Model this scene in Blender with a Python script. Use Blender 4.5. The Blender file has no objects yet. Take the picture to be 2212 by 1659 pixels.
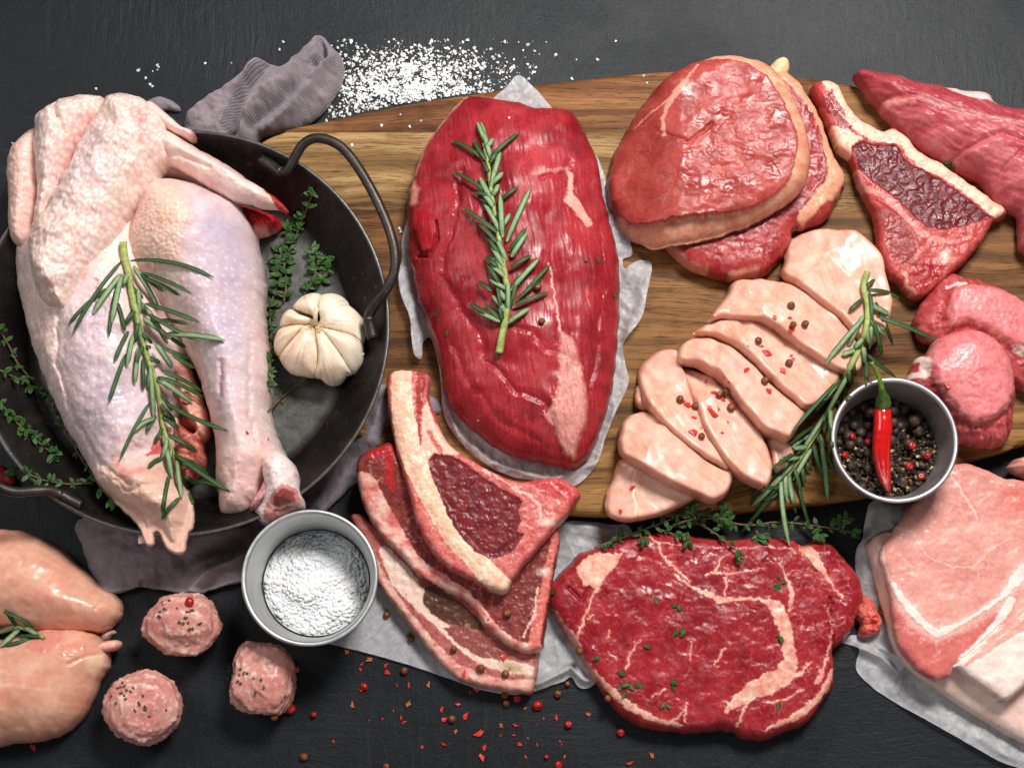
import bpy, bmesh, math, random
import numpy as np
from mathutils import Vector, Matrix

# ---------------------------------------------------------------- camera, light, exposure
S = 0.0003                       # one layout unit = 0.3 mm; layout x 0..2212, y 0..1659 over the table
CX, CY = 1106.0, 829.5
DIST, TILT = 3667.0, math.radians(12.0)
scene = bpy.context.scene
COL = scene.collection
cam_d = bpy.data.cameras.new('camera'); cam = bpy.data.objects.new('camera', cam_d); COL.objects.link(cam)
cam_d.sensor_width = 36.0; cam_d.lens = 36.0 * DIST / 2212.0
cam_d.clip_start = 0.05; cam_d.clip_end = 50
CAMP = np.array([0, -DIST * math.sin(TILT), DIST * math.cos(TILT)])
cam.location = Vector(CAMP * S); cam.rotation_euler = (TILT, 0, 0)
scene.camera = cam
world = bpy.data.worlds.new('World'); scene.world = world; world.use_nodes = True
bg = world.node_tree.nodes['Background']; bg.inputs[0].default_value = (0.93, 0.96, 1.0, 1); bg.inputs[1].default_value = 0.11
def area(name, loc, target, size, energy, color):
    d = bpy.data.lights.new(name, 'AREA'); d.shape = 'RECTANGLE'; d.size, d.size_y = size; d.energy = energy; d.color = color
    o = bpy.data.objects.new(name, d); COL.objects.link(o); o.location = loc
    o.rotation_euler = (Vector(target) - Vector(loc)).to_track_quat('-Z', 'Y').to_euler(); return o
area('key_softbox', (0.34, 0.62, 1.15), (0.0, 0.0, 0.02), (0.36, 0.30), 24, (1.0, 0.98, 0.955))
area('left_fill', (-1.0, 0.35, 1.10), (0, 0, 0), (0.6, 0.6), 5.0, (1.0, 0.985, 0.97))  # added fill lamp from the left, softens the key's shadows
area('front_fill', (0.35, -1.05, 1.05), (0, 0, 0), (0.6, 0.6), 2.6, (1.0, 0.985, 0.97))  # unseen front fill, added to brighten faces turned from the key
vs = scene.view_settings; vs.view_transform = 'Standard'; vs.look = 'None'; vs.exposure = 0.0; vs.gamma = 1.0
scene.cycles.max_bounces = 4; scene.cycles.diffuse_bounces = 3; scene.cycles.glossy_bounces = 2; scene.cycles.transmission_bounces = 2; scene.cycles.transparent_max_bounces = 4
scene.cycles.caustics_reflective = False; scene.cycles.caustics_refractive = False
scene.cycles.use_denoising = True; scene.cycles.use_adaptive_sampling = True; scene.cycles.adaptive_threshold = 0.02

# ---------------------------------------------------------------- layout mapping
ct, st = math.cos(TILT), math.sin(TILT)
def WA(X, Y, Z):
    """layout coordinates on the level plane at height Z (units) -> world arrays (metres)"""
    a = (np.asarray(X, float) - CX) / DIST; b = (CY - np.asarray(Y, float)) / DIST
    dx, dy, dz = a, st + b * ct, -ct + b * st
    t = (Z - CAMP[2]) / dz
    return np.stack([dx * t + CAMP[0], dy * t + CAMP[1], np.broadcast_to(np.asarray(Z, float), np.shape(dx * t))], -1) * S
def W(x, y, z): return Vector(WA(x, y, z))
K = 1300.0 / 2157.0 / 1.7152
TO = {'A': (0, 0), 'B': (1250, 0), 'C': (2494, 0), 'D': (0, 950), 'E': (1250, 950), 'F': (2494, 950), 'G': (0, 1845), 'H': (1250, 1845), 'I': (2494, 1845)}
def T(tile, pts):
    ox, oy = TO[tile]
    return [(p[0] * K + ox / 1.7152, p[1] * K + oy / 1.7152) + tuple(p[2:]) for p in pts]
def lin(r, g, b):
    c = np.array([r, g, b], float) / 255
    return np.where(c <= 0.04045, c / 12.92, ((c + 0.055) / 1.055) ** 2.4)

# ---------------------------------------------------------------- noise
def _hash(ix, iy, seed):
    h = (ix.astype(np.int64) * 374761393 + iy.astype(np.int64) * 668265263 + seed * 2147483647) & 0xffffffff
    h = ((h ^ (h >> 13)) * 1274126177) & 0xffffffff
    h = ((h ^ (h >> 15)) * 2246822519) & 0xffffffff
    return ((h ^ (h >> 16)) & 0xffffff) / float(0x1000000)
def pn(x, y, seed=0):
    x = np.asarray(x, float); y = np.asarray(y, float)
    xi = np.floor(x); yi = np.floor(y); fx = x - xi; fy = y - yi
    u = fx * fx * fx * (fx * (fx * 6 - 15) + 10); v = fy * fy * fy * (fy * (fy * 6 - 15) + 10)
    def g(dx, dy):
        a = _hash(xi + dx, yi + dy, seed) * 2 * math.pi
        return np.cos(a) * (fx - dx) + np.sin(a) * (fy - dy)
    a = g(0, 0); b = g(1, 0); c = g(0, 1); d = g(1, 1)
    return ((a + (b - a) * u) * (1 - v) + (c + (d - c) * u) * v) * 1.5
def fbm(x, y, o=4, seed=0):
    s = 0; a = 1; n = 0
    for i in range(o):
        s = s + a * pn(x * 2 ** i, y * 2 ** i, seed + i * 17); n += a; a *= 0.5
    return s / n * 1.3
def ridge(x, y, o=3, seed=0):
    s = 0; a = 1; n = 0
    for i in range(o):
        s = s + a * (1 - np.abs(pn(x * 2 ** i, y * 2 ** i, seed + i * 31))); n += a; a *= 0.5
    return s / n
def worley(x, y, seed=0, jit=0.9):
    x = np.asarray(x, float); y = np.asarray(y, float); xi = np.floor(x); yi = np.floor(y)
    f1 = np.full(x.shape, 9.0); f2 = f1.copy(); idv = np.zeros(x.shape)
    for dx in (-1, 0, 1):
        for dy in (-1, 0, 1):
            cx = xi + dx; cy = yi + dy
            px = cx + 0.5 + jit * (_hash(cx, cy, seed) - 0.5); py = cy + 0.5 + jit * (_hash(cx, cy, seed + 7) - 0.5)
            d = np.hypot(px - x, py - y); n = d < f1
            f2 = np.where(n, f1, np.minimum(f2, d)); idv = np.where(n, _hash(cx, cy, seed + 3), idv); f1 = np.where(n, d, f1)
    return f1, f2, idv
def sm(a, b, x):
    t = np.clip((x - a) / (b - a), 0, 1); return t * t * (3 - 2 * t)
def mix(c0, c1, t):
    t = np.clip(np.asarray(t, float), 0, 1)[..., None]; return np.asarray(c0) * (1 - t) + np.asarray(c1) * t

# ---------------------------------------------------------------- 2D shape helpers (layout space)
def seg_d(X, Y, pts, closed=False):
    """distance to a polyline, with interpolated third value"""
    P = np.array([p[:2] for p in pts], float); w = np.array([p[2] if len(p) > 2 else 0 for p in pts], float)
    if closed: P = np.vstack([P, P[:1]]); w = np.append(w, w[0])
    sh = np.shape(X); x = np.ravel(X); y = np.ravel(Y)
    best = np.full(x.shape, 1e9); bw = np.zeros(x.shape)
    for i in range(len(P) - 1):
        a, b = P[i], P[i + 1]; ab = b - a; L = ab @ ab + 1e-9
        t = np.clip(((x - a[0]) * ab[0] + (y - a[1]) * ab[1]) / L, 0, 1)
        d = np.hypot(x - a[0] - t * ab[0], y - a[1] - t * ab[1]); n = d < best
        best = np.where(n, d, best); bw = np.where(n, w[i] + (w[i + 1] - w[i]) * t, bw)
    return best.reshape(sh), bw.reshape(sh)
def inside(X, Y, pts):
    P = np.array([p[:2] for p in pts], float); Q = np.roll(P, -1, 0); r = np.zeros(np.shape(X), bool)
    for (x0, y0), (x1, y1) in zip(P, Q):
        if y0 == y1: continue
        r ^= ((y0 > Y) != (y1 > Y)) & (X < (x1 - x0) * (Y - y0) / (y1 - y0) + x0)
    return r
def stroke(X, Y, pts, w=6, soft=3):
    d, bw = seg_d(X, Y, pts); bw = np.where(bw > 0, bw, w) * 0.5
    soft = soft if soft > 4.5 else soft * 0.45; return 1 - sm(-soft, soft, d - bw)
def poly(X, Y, pts, soft=4):
    d, _ = seg_d(X, Y, pts, True); s = np.where(inside(X, Y, pts), -d, d); soft = soft if soft > 5 else soft * 0.45
    return 1 - sm(-soft, soft, s)
def bump(X, Y, x, y, rx, ry=None, rot=0):
    ry = ry or rx; c, s = math.cos(rot), math.sin(rot); dx = X - x; dy = Y - y
    return np.exp(-((dx * c + dy * s) / rx) ** 2 - ((-dx * s + dy * c) / ry) ** 2)
def smooth_closed(pts, step=4.0):
    P = np.array([p[:2] for p in pts], float); n = len(P); out = []
    for i in range(n):
        p0, p1, p2, p3 = P[i - 1], P[i], P[(i + 1) % n], P[(i + 2) % n]
        m = max(1, int(np.hypot(*(p2 - p1)) / step))
        for k in range(m):
            t = k / m
            out.append(0.5 * ((2 * p1) + (p2 - p0) * t + (2 * p0 - 5 * p1 + 4 * p2 - p3) * t * t + (3 * p1 - p0 - 3 * p2 + p3) * t ** 3))
    return np.array(out)
def smooth_open(pts, step=4.0):
    P = [np.array(p, float) for p in pts]; P = [2 * P[0] - P[1]] + P + [2 * P[-1] - P[-2]]; out = []
    for i in range(1, len(P) - 2):
        p0, p1, p2, p3 = P[i - 1], P[i], P[i + 1], P[i + 2]
        m = max(1, int(np.linalg.norm((p2 - p1)[:2]) / step))
        for k in range(m):
            t = k / m
            out.append(0.5 * ((2 * p1) + (p2 - p0) * t + (2 * p0 - 5 * p1 + 4 * p2 - p3) * t * t + (3 * p1 - p0 - 3 * p2 + p3) * t ** 3))
    out.append(P[-2]); return np.array(out)
def gblur(a, s):
    if s <= 0: return a
    r = int(3 * s) + 1; k = np.exp(-0.5 * (np.arange(-r, r + 1) / s) ** 2); k /= k.sum()
    p = np.pad(a, r)
    p = np.apply_along_axis(lambda v: np.convolve(v, k, 'valid'), 1, p)
    return np.apply_along_axis(lambda v: np.convolve(v, k, 'valid'), 0, p)

# ---------------------------------------------------------------- objects
def tag(o, label=None, cat=None, group=None, kind=None):
    if label: o['label'] = label
    if cat: o['category'] = cat
    if group: o['group'] = group
    if kind: o['kind'] = kind
    return o
def thing(name, loc, label, cat, group=None):
    o = bpy.data.objects.new(name, None); o.empty_display_size = 0.01; COL.objects.link(o); o.location = loc
    return tag(o, label, cat, group)
def link(name, me, mat=None, parent=None, loc=None):
    o = bpy.data.objects.new(name, me); COL.objects.link(o)
    if mat and not me.materials: me.materials.append(mat)
    if loc is not None: o.location = loc
    if parent:
        o.parent = parent
        wl = Vector(loc) if loc is not None else Vector((0, 0, 0))
        p = parent; off = Vector((0, 0, 0))
        while p: off = off + p.location; p = p.parent
        o.location = wl - off
    return o
def obj(name, verts, faces, mat, parent=None, col=None, smooth=True, origin=None, attrs=None):
    """verts in world metres; origin defaults to centre of the base"""
    V = np.asarray(verts, float)
    if origin is None: origin = ((V[:, 0].min() + V[:, 0].max()) / 2, (V[:, 1].min() + V[:, 1].max()) / 2, V[:, 2].min())
    me = bpy.data.meshes.new(name)
    F = faces.tolist() if isinstance(faces, np.ndarray) else faces
    me.from_pydata((V - np.array(origin)).tolist(), [], F); me.update()
    if smooth: me.polygons.foreach_set('use_smooth', np.ones(len(me.polygons), bool))
    if col is not None:
        c = np.ones((len(V), 4), np.float32); c[:, :3] = col
        a = me.color_attributes.new('Col', 'FLOAT_COLOR', 'POINT'); a.data.foreach_set('color', c.ravel())
    return link(name, me, mat, parent, Vector(origin))
def tube(path, rad, n=8, cap=True):
    """path (k,3) metres; rad scalar or (k,)"""
    P = np.asarray(path, float); k = len(P); R = np.broadcast_to(np.asarray(rad, float), (k,))
    t = np.gradient(P, axis=0); t /= np.linalg.norm(t, axis=1)[:, None] + 1e-12
    up = np.array([0, 0, 1.0]); V = []
    nrm = np.cross(t[0], up)
    if np.linalg.norm(nrm) < 1e-3: nrm = np.cross(t[0], [1, 0, 0])
    nrm /= np.linalg.norm(nrm)
    for i in range(k):
        nrm = nrm - t[i] * (nrm @ t[i]); nrm /= np.linalg.norm(nrm) + 1e-12; b = np.cross(t[i], nrm)
        for j in range(n):
            a = 2 * math.pi * j / n; V.append(P[i] + R[i] * (math.cos(a) * nrm + math.sin(a) * b))
    F = [(i * n + j, i * n + (j + 1) % n, (i + 1) * n + (j + 1) % n, (i + 1) * n + j) for i in range(k - 1) for j in range(n)]
    if cap: F.append(tuple(range(n))[::-1]); F.append(tuple(range((k - 1) * n, k * n)))
    return np.array(V), F
def lathe(prof, cx, cy, n=96):
    """prof list of (r,z) units around layout centre given in world units (units)"""
    a = np.linspace(0, 2 * math.pi, n, endpoint=False); V = []
    for r, z in prof: V += [(cx + r * math.cos(t), cy + r * math.sin(t), z) for t in a]
    F = [(i * n + j, i * n + (j + 1) % n, (i + 1) * n + (j + 1) % n, (i + 1) * n + j) for i in range(len(prof) - 1) for j in range(n)]
    return np.array(V) * S, F

FIELD_COUNT = [0]
def field(name, out, mat, parent=None, z0=0.0, H=40.0, edge=None, R=30.0, dome=0.3, blur=10.0, pitch=2.3, hmod=None, col=None,
          rag=0.0, ragf=0.03, skirt=((0.6, 0.55), (-6, 0.0)), zref=None, under=0.0, sidecol=None, sheet=None, step=4.0, smooth_out=True, prof_pow=0.5):
    """A solid built over an outline: rounded edge, domed top, optional relief; z0 number or f(X,Y); heights in units."""
    FIELD_COUNT[0] += 1; seed = FIELD_COUNT[0] * 13
    O = smooth_closed(out, step) if smooth_out else np.array([p[:2] for p in out], float)
    if rag > 0:
        tn = np.roll(O, -1, 0) - np.roll(O, 1, 0); tn /= np.linalg.norm(tn, axis=1)[:, None] + 1e-9
        nn = np.stack([tn[:, 1], -tn[:, 0]], 1)
        O = O + nn * (rag * fbm(O[:, 0] * ragf, O[:, 1] * ragf, 4, seed))[:, None]
    x0, y0 = O.min(0) - 2 * pitch; x1, y1 = O.max(0) + 2 * pitch
    nx = int((x1 - x0) / pitch) + 2; ny = int((y1 - y0) / pitch) + 2
    gx = x0 + np.arange(nx) * pitch; gy = y0 + np.arange(ny) * pitch
    X, Y = np.meshgrid(gx, gy)
    # inside of cell centres by scanline
    cxs = gx[:-1] + pitch / 2; A = O; B = np.roll(O, -1, 0); cell = np.zeros((ny - 1, nx - 1), bool)
    for j in range(ny - 1):
        yy = gy[j] + pitch / 2; m = (A[:, 1] > yy) != (B[:, 1] > yy)
        if m.any():
            xs = np.sort((B[m, 0] - A[m, 0]) * (yy - A[m, 1]) / (B[m, 1] - A[m, 1]) + A[m, 0]); cell[j] = np.searchsorted(xs, cxs) % 2 == 1
    used = np.zeros((ny, nx), int)
    for dj in (0, 1):
        for di in (0, 1): used[dj:ny - 1 + dj, di:nx - 1 + di] += cell
    # coarse unsigned distance
    q = 3; cX, cY = np.meshgrid(x0 + np.arange(nx // q + 2) * pitch * q, y0 + np.arange(ny // q + 2) * pitch * q)
    L = O[::2] if len(O) > 160 else O
    dmin = np.full(cX.shape, 1e9)
    for i in range(len(L)):
        a = L[i]; b = L[(i + 1) % len(L)]; ab = b - a; t = np.clip(((cX - a[0]) * ab[0] + (cY - a[1]) * ab[1]) / (ab @ ab + 1e-9), 0, 1)
        dmin = np.minimum(dmin, np.hypot(cX - a[0] - t * ab[0], cY - a[1] - t * ab[1]))
    ins = inside(cX, cY, L); dpos = np.where(ins, dmin, 0.0); sd = np.where(ins, dmin, -dmin)
    db = gblur(dpos, blur / (pitch * q))
    def up(a):
        fx = (X - x0) / (pitch * q); fy = (Y - y0) / (pitch * q); ix = np.clip(fx.astype(int), 0, a.shape[1] - 2); iy = np.clip(fy.astype(int), 0, a.shape[0] - 2)
        u = fx - ix; v = fy - iy
        return (a[iy, ix] * (1 - u) + a[iy, ix + 1] * u) * (1 - v) + (a[iy + 1, ix] * (1 - u) + a[iy + 1, ix + 1] * u) * v
    d = np.maximum(up(sd), 0); dsm = up(db) / (db.max() + 1e-9)
    bnd = (used > 0) & (used < 4)
    bj, bi = np.nonzero(bnd); bx, by = X[bj, bi], Y[bj, bi]
    bd = np.full(bx.shape, 1e9); nxp = bx.copy(); nyp = by.copy()
    for i in range(len(O)):
        a = O[i]; b = O[(i + 1) % len(O)]; ab = b - a; t = np.clip(((bx - a[0]) * ab[0] + (by - a[1]) * ab[1]) / (ab @ ab + 1e-9), 0, 1)
        px = a[0] + t * ab[0]; py = a[1] + t * ab[1]; dd = np.hypot(bx - px, by - py); n = dd < bd
        bd = np.where(n, dd, bd); nxp = np.where(n, px, nxp); nyp = np.where(n, py, nyp)
    X[bj, bi] = nxp; Y[bj, bi] = nyp; d[bj, bi] = 0
    idx = -np.ones((ny, nx), int); keep = used > 0; idx[keep] = np.arange(keep.sum())
    vx, vy, vd, vs_ = X[keep], Y[keep], d[keep], dsm[keep]; N = len(vx)
    e = H * 0.4 if edge is None else edge
    prof = np.clip(1 - (1 - np.minimum(vd / R, 1)) ** 2, 0, 1) ** prof_pow
    zb = z0(vx, vy) if callable(z0) else np.full(N, float(z0))
    h = e + (H - e) * ((1 - dome) * prof + dome * np.minimum(vs_, 1) * np.minimum(1, prof * 1.5))
    if hmod is not None: h = h + hmod(vx, vy, vd)
    h = np.maximum(h, 0.3)
    C = col(vx, vy, vd) if col is not None else None
    zr = zref if zref is not None else float(np.mean(zb)) + e * 0.7
    P = WA(vx, vy, zr); P[:, 2] = (zb + h) * S
    F = []
    cj, ci = np.nonzero(cell)
    q4 = np.stack([idx[cj, ci], idx[cj + 1, ci], idx[cj + 1, ci + 1], idx[cj, ci + 1]], 1)
    # boundary edges
    E = np.concatenate([q4[:, [0, 1]], q4[:, [1, 2]], q4[:, [2, 3]], q4[:, [3, 0]]]); key = np.sort(E, 1); _, inv, cnt = np.unique(key, axis=0, return_inverse=True, return_counts=True)
    be = E[cnt[np.ravel(inv)] == 1]
    bv = np.unique(be); bmap = {int(v): k for k, v in enumerate(bv)}
    if sheet is None:
        # outward direction per boundary vertex from accumulated edge normals
        nrm = np.zeros((N, 2)); dvec = P[be[:, 1], :2] - P[be[:, 0], :2]; en = np.stack([dvec[:, 1], -dvec[:, 0]], 1)
        np.add.at(nrm, be[:, 0], en); np.add.at(nrm, be[:, 1], en); nb = nrm[bv]; nb /= np.linalg.norm(nb, axis=1)[:, None] + 1e-12
        rings = []; allP = [P]; allC = [C] if C is not None else None; base = N
        for off, fz in skirt:
            r = P[bv].copy(); r[:, :2] += nb * off * S; r[:, 2] = (zb[bv] - under * (1 - fz) + h[bv] * fz) * S
            allP.append(r); rings.append(base); base += len(bv)
            if C is not None: allC.append(C[bv] if sidecol is None else np.broadcast_to(sidecol, (len(bv), 3)))
        a = np.array([bmap[int(v)] for v in be[:, 0]]); b = np.array([bmap[int(v)] for v in be[:, 1]])
        prev = None; FS = [q4]
        for rb in rings:
            p0 = be[:, 0] if prev is None else prev + a; p1 = be[:, 1] if prev is None else prev + b
            FS.append(np.stack([p1, p0, rb + a, rb + b], 1)); prev = rb
        FS_t = np.concatenate(FS); P = np.concatenate(allP); C = np.concatenate(allC) if C is not None else None
    else:
        FS_t = q4
    return obj(name, P, FS_t, mat, parent, C)

# ---------------------------------------------------------------- materials
def nmat(name):
    m = bpy.data.materials.new(name); m.use_nodes = True; nt = m.node_tree; p = nt.nodes['Principled BSDF']; return m, nt, p
def nd(nt, t, **kw):
    n = nt.nodes.new(t)
    for k, v in kw.items():
        if k.startswith('i_'): n.inputs[k[2:]].default_value = v
        else: setattr(n, k, v)
    return n
def setp(p, **kw):
    for k, v in kw.items(): p.inputs[k.replace('_', ' ')].default_value = v
def ramp(nt, fac, stops):
    r = nd(nt, 'ShaderNodeValToRGB'); e = r.color_ramp.elements
    while len(e) < len(stops): e.new(0.5)
    for el, (pos, c) in zip(e, stops): el.position = pos; el.color = (*c, 1) if len(c) == 3 else c
    nt.links.new(fac, r.inputs[0]); return r
def noise(nt, co, scale, detail=4, rough=0.55, dist=0.0):
    n = nd(nt, 'ShaderNodeTexNoise'); n.inputs['Scale'].default_value = scale; n.inputs['Detail'].default_value = detail
    n.inputs['Roughness'].default_value = rough; n.inputs['Distortion'].default_value = dist; nt.links.new(co, n.inputs['Vector']); return n
def mapping(nt, co, scale=(1, 1, 1), rot=(0, 0, 0)):
    m = nd(nt, 'ShaderNodeMapping'); m.inputs['Scale'].default_value = scale; m.inputs['Rotation'].default_value = rot; nt.links.new(co, m.inputs['Vector']); return m.outputs[0]
def bumpn(nt, p, heights, dist=0.0005):
    """heights: list of (socket, strength)"""
    prev = None
    for sock, st_ in heights:
        b = nd(nt, 'ShaderNodeBump'); b.inputs['Strength'].default_value = st_; b.inputs['Distance'].default_value = dist
        nt.links.new(sock, b.inputs['Height'])
        if prev: nt.links.new(prev.outputs[0], b.inputs['Normal'])
        prev = b
    nt.links.new(prev.outputs[0], p.inputs['Normal'])
def mat_flesh(name, rough=0.36, var=0.12, vscale=260, bumps=((900, 0.35), (250, 0.25)), sss=0.12, srad=(1.0, 0.35, 0.25), sscale=0.004, spec=0.32, coat=0.0, fiber=None, wet=None):
    m, nt, p = nmat(name); L = nt.links
    at = nd(nt, 'ShaderNodeAttribute', attribute_name='Col'); tc = nd(nt, 'ShaderNodeTexCoord'); co = tc.outputs['Object']
    n1 = noise(nt, co, vscale, 8, 0.72)
    mx = nd(nt, 'ShaderNodeMix', data_type='RGBA', blend_type='OVERLAY'); mx.inputs[0].default_value = 1.0
    rp = ramp(nt, n1.outputs[0], [(0.3, (0.5 - var * 1.3,) * 3), (0.7, (0.5 + var * 1.3,) * 3)])
    L.new(at.outputs['Color'], mx.inputs[6]); L.new(rp.outputs[0], mx.inputs[7]); L.new(mx.outputs[2], p.inputs['Base Color'])
    setp(p, Roughness=rough, Subsurface_Weight=sss, Subsurface_Scale=sscale, Specular_IOR_Level=spec, Coat_Weight=coat, Coat_Roughness=0.12)
    p.inputs['Subsurface Radius'].default_value = srad
    hs = []
    for sc, stn in bumps: hs.append((noise(nt, co, sc, 3, 0.6).outputs[0], stn))
    if fiber:
        rot, sx, sy, stn = fiber; mp = mapping(nt, co, (sx, sy, 1), (0, 0, rot)); hs.append((noise(nt, mp, 1.0, 4, 0.6).outputs[0], stn))
    bumpn(nt, p, hs)
    if wet:
        w = noise(nt, co, wet, 3, 0.5); rr = ramp(nt, w.outputs[0], [(0.35, (rough + 0.15,) * 3), (0.65, (max(0.05, rough - 0.14),) * 3)]); L.new(rr.outputs[0], p.inputs['Roughness'])
    return m
def mat_simple(name, color, rough=0.5, metal=0.0, var=0.0, vscale=100, bump=None, sss=0.0, spec=0.5, coat=0.0, trans=0.0):
    m, nt, p = nmat(name); L = nt.links; tc = nd(nt, 'ShaderNodeTexCoord'); co = tc.outputs['Object']; c = np.asarray(color, float)
    n1 = noise(nt, co, vscale, 5, 0.6)
    rp = ramp(nt, n1.outputs[0], [(0.3, tuple(np.clip(c * (1 - var), 0, 1))), (0.7, tuple(np.clip(c * (1 + var), 0, 1)))]); L.new(rp.outputs[0], p.inputs['Base Color'])
    setp(p, Roughness=rough, Metallic=metal, Specular_IOR_Level=spec, Coat_Weight=coat, Subsurface_Weight=sss, Subsurface_Scale=0.003, Transmission_Weight=trans)
    if bump: bumpn(nt, p, [(noise(nt, co, bump[0], 4).outputs[0], bump[1])])
    return m
def mat_attr(name, rough=0.5, spec=0.5, bump=None, sss=0.0, var=0.08, vscale=400, coat=0.0):
    return mat_flesh(name, rough, var, vscale, (bump,) if bump else ((1200, 0.1),), sss, (0.6, 1.0, 0.3), 0.002, spec, coat)
# ================================================================ table
def mat_table():
    m, nt, p = nmat('slate_paint'); L = nt.links; tc = nd(nt, 'ShaderNodeTexCoord'); co = tc.outputs['Object']
    big = noise(nt, co, 5, 5, 0.6)
    warp = nd(nt, 'ShaderNodeVectorMath', operation='MULTIPLY_ADD'); wn = noise(nt, co, 9, 3)
    L.new(wn.outputs['Color'], warp.inputs[0]); warp.inputs[1].default_value = (0.03, 0.03, 0); L.new(co, warp.inputs[2])
    st1 = noise(nt, mapping(nt, warp.outputs[0], (300, 26, 1), (0, 0, math.radians(58))), 1.0, 5, 0.75)
    st2 = noise(nt, mapping(nt, warp.outputs[0], (30, 420, 1), (0, 0, math.radians(-20))), 1.0, 5, 0.75)
    fine = noise(nt, co, 700, 4, 0.7)
    mxs = nd(nt, 'ShaderNodeMix', data_type='FLOAT'); sel = ramp(nt, big.outputs[0], [(0.46, (0, 0, 0)), (0.54, (1, 1, 1))])
    L.new(sel.outputs[0], mxs.inputs[0]); L.new(st1.outputs[0], mxs.inputs[2]); L.new(st2.outputs[0], mxs.inputs[3])
    c = ramp(nt, mxs.outputs[0], [(0.3, lin(15, 17, 20)), (0.58, lin(22, 25, 29)), (0.72, lin(40, 45, 50)), (0.86, lin(84, 92, 99))])
    sp = ramp(nt, fine.outputs[0], [(0.68, (0, 0, 0)), (0.78, (0.5, 0.5, 0.5))])
    mm = nd(nt, 'ShaderNodeMix', data_type='RGBA', blend_type='MIX'); L.new(sp.outputs[0], mm.inputs[0]); L.new(c.outputs[0], mm.inputs[6]); mm.inputs[7].default_value = (*lin(96, 102, 106), 1)
    L.new(mm.outputs[2], p.inputs['Base Color'])
    rr = ramp(nt, big.outputs[0], [(0.3, (0.38,) * 3), (0.7, (0.52,) * 3)]); L.new(rr.outputs[0], p.inputs['Roughness'])
    med = noise(nt, co, 130, 6, 0.7); bumpn(nt, p, [(mxs.outputs[0], 0.45), (med.outputs[0], 0.5), (fine.outputs[0], 0.3)], 0.0008); setp(p, Specular_IOR_Level=0.24)
    return m
M_TABLE = mat_table()
tv = [(-0.75, -0.75, 0), (0.75, -0.75, 0), (0.75, 0.85, 0), (-0.75, 0.85, 0)]
tv += [(x, y, -0.03) for x, y, z in tv]
tag(obj('table_top', tv, [(0, 1, 2, 3), (4, 7, 6, 5), (0, 4, 5, 1), (1, 5, 6, 2), (2, 6, 7, 3), (3, 7, 4, 0)], M_TABLE, smooth=False, origin=(0, 0, 0)),
    'dark slate grey painted table surface', kind='structure')

# ================================================================ cutting board of glued staves
BZ = 60.0
def mat_wood(i):
    m, nt, p = nmat('acacia_wood_%d' % i); L = nt.links; tc = nd(nt, 'ShaderNodeTexCoord'); co = tc.outputs['Object']
    pal = [(lin(112, 68, 36), lin(158, 108, 62), lin(58, 34, 18)), (lin(134, 100, 58), lin(178, 144, 94), lin(80, 54, 28)), (lin(104, 66, 32), lin(150, 106, 60), lin(54, 32, 16)),
           (lin(94, 58, 27), lin(140, 98, 52), lin(48, 28, 13)), (lin(120, 80, 38), lin(166, 122, 68), lin(60, 36, 17)), (lin(124, 84, 40), lin(168, 124, 68), lin(64, 40, 19))][i % 6]
    off = nd(nt, 'ShaderNodeVectorMath', operation='ADD'); L.new(co, off.inputs[0]); off.inputs[1].default_value = (i * 0.37, i * 0.21, 0)
    wn = noise(nt, off.outputs[0], 7, 2); wp = nd(nt, 'ShaderNodeVectorMath', operation='MULTIPLY_ADD'); L.new(wn.outputs['Color'], wp.inputs[0]); wp.inputs[1].default_value = (0, 0.03, 0); L.new(off.outputs[0], wp.inputs[2])
    bands = noise(nt, mapping(nt, wp.outputs[0], (3, 95, 60)), 1.0, 4, 0.6)
    c = ramp(nt, bands.outputs[0], [(0.28, pal[2]), (0.45, pal[0]), (0.62, pal[1]), (0.78, pal[0])])
    pores = noise(nt, mapping(nt, wp.outputs[0], (60, 1100, 300)), 1.0, 4, 0.7)
    pr = ramp(nt, pores.outputs[0], [(0.38, (0.3, 0.24, 0.19)), (0.47, (1, 1, 1))])
    mm = nd(nt, 'ShaderNodeMix', data_type='RGBA', blend_type='MULTIPLY'); mm.inputs[0].default_value = 0.95; L.new(c.outputs[0], mm.inputs[6]); L.new(pr.outputs[0], mm.inputs[7])
    pa = noise(nt, off.outputs[0], 11, 4); pf = ramp(nt, pa.outputs[0], [(0.46, (0, 0, 0)), (0.66, (0.8, 0.8, 0.8))])
    m2 = nd(nt, 'ShaderNodeMix', data_type='RGBA', blend_type='MIX'); L.new(pf.outputs[0], m2.inputs[0]); L.new(mm.outputs[2], m2.inputs[6])
    m3 = nd(nt, 'ShaderNodeMix', data_type='RGBA', blend_type='MIX'); m3.inputs[0].default_value = 0.26; L.new(mm.outputs[2], m3.inputs[6]); m3.inputs[7].default_value = (*lin(146, 116, 74), 1); L.new(m3.outputs[2], m2.inputs[7])
    sta = noise(nt, off.outputs[0], 17, 5, 0.65); sf = ramp(nt, sta.outputs[0], [(0.54, (1, 1, 1)), (0.66, (0.62, 0.55, 0.48))]); m5 = nd(nt, 'ShaderNodeMix', data_type='RGBA', blend_type='MULTIPLY'); m5.inputs[0].default_value = 1.0; L.new(m2.outputs[2], m5.inputs[6]); L.new(sf.outputs[0], m5.inputs[7])
    L.new(m5.outputs[2], p.inputs['Base Color']); setp(p, Roughness=0.55, Specular_IOR_Level=0.16)
    sc = noise(nt, mapping(nt, off.outputs[0], (900, 16, 1), (0, 0, math.radians(50 + i * 23))), 1.0, 2, 0.5); scr = ramp(nt, sc.outputs[0], [(0.70, (0, 0, 0)), (0.74, (1, 1, 1))])
    bumpn(nt, p, [(pores.outputs[0], 0.45), (bands.outputs[0], 0.15), (scr.outputs[0], -0.25)], 0.0005)
    return m
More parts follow.
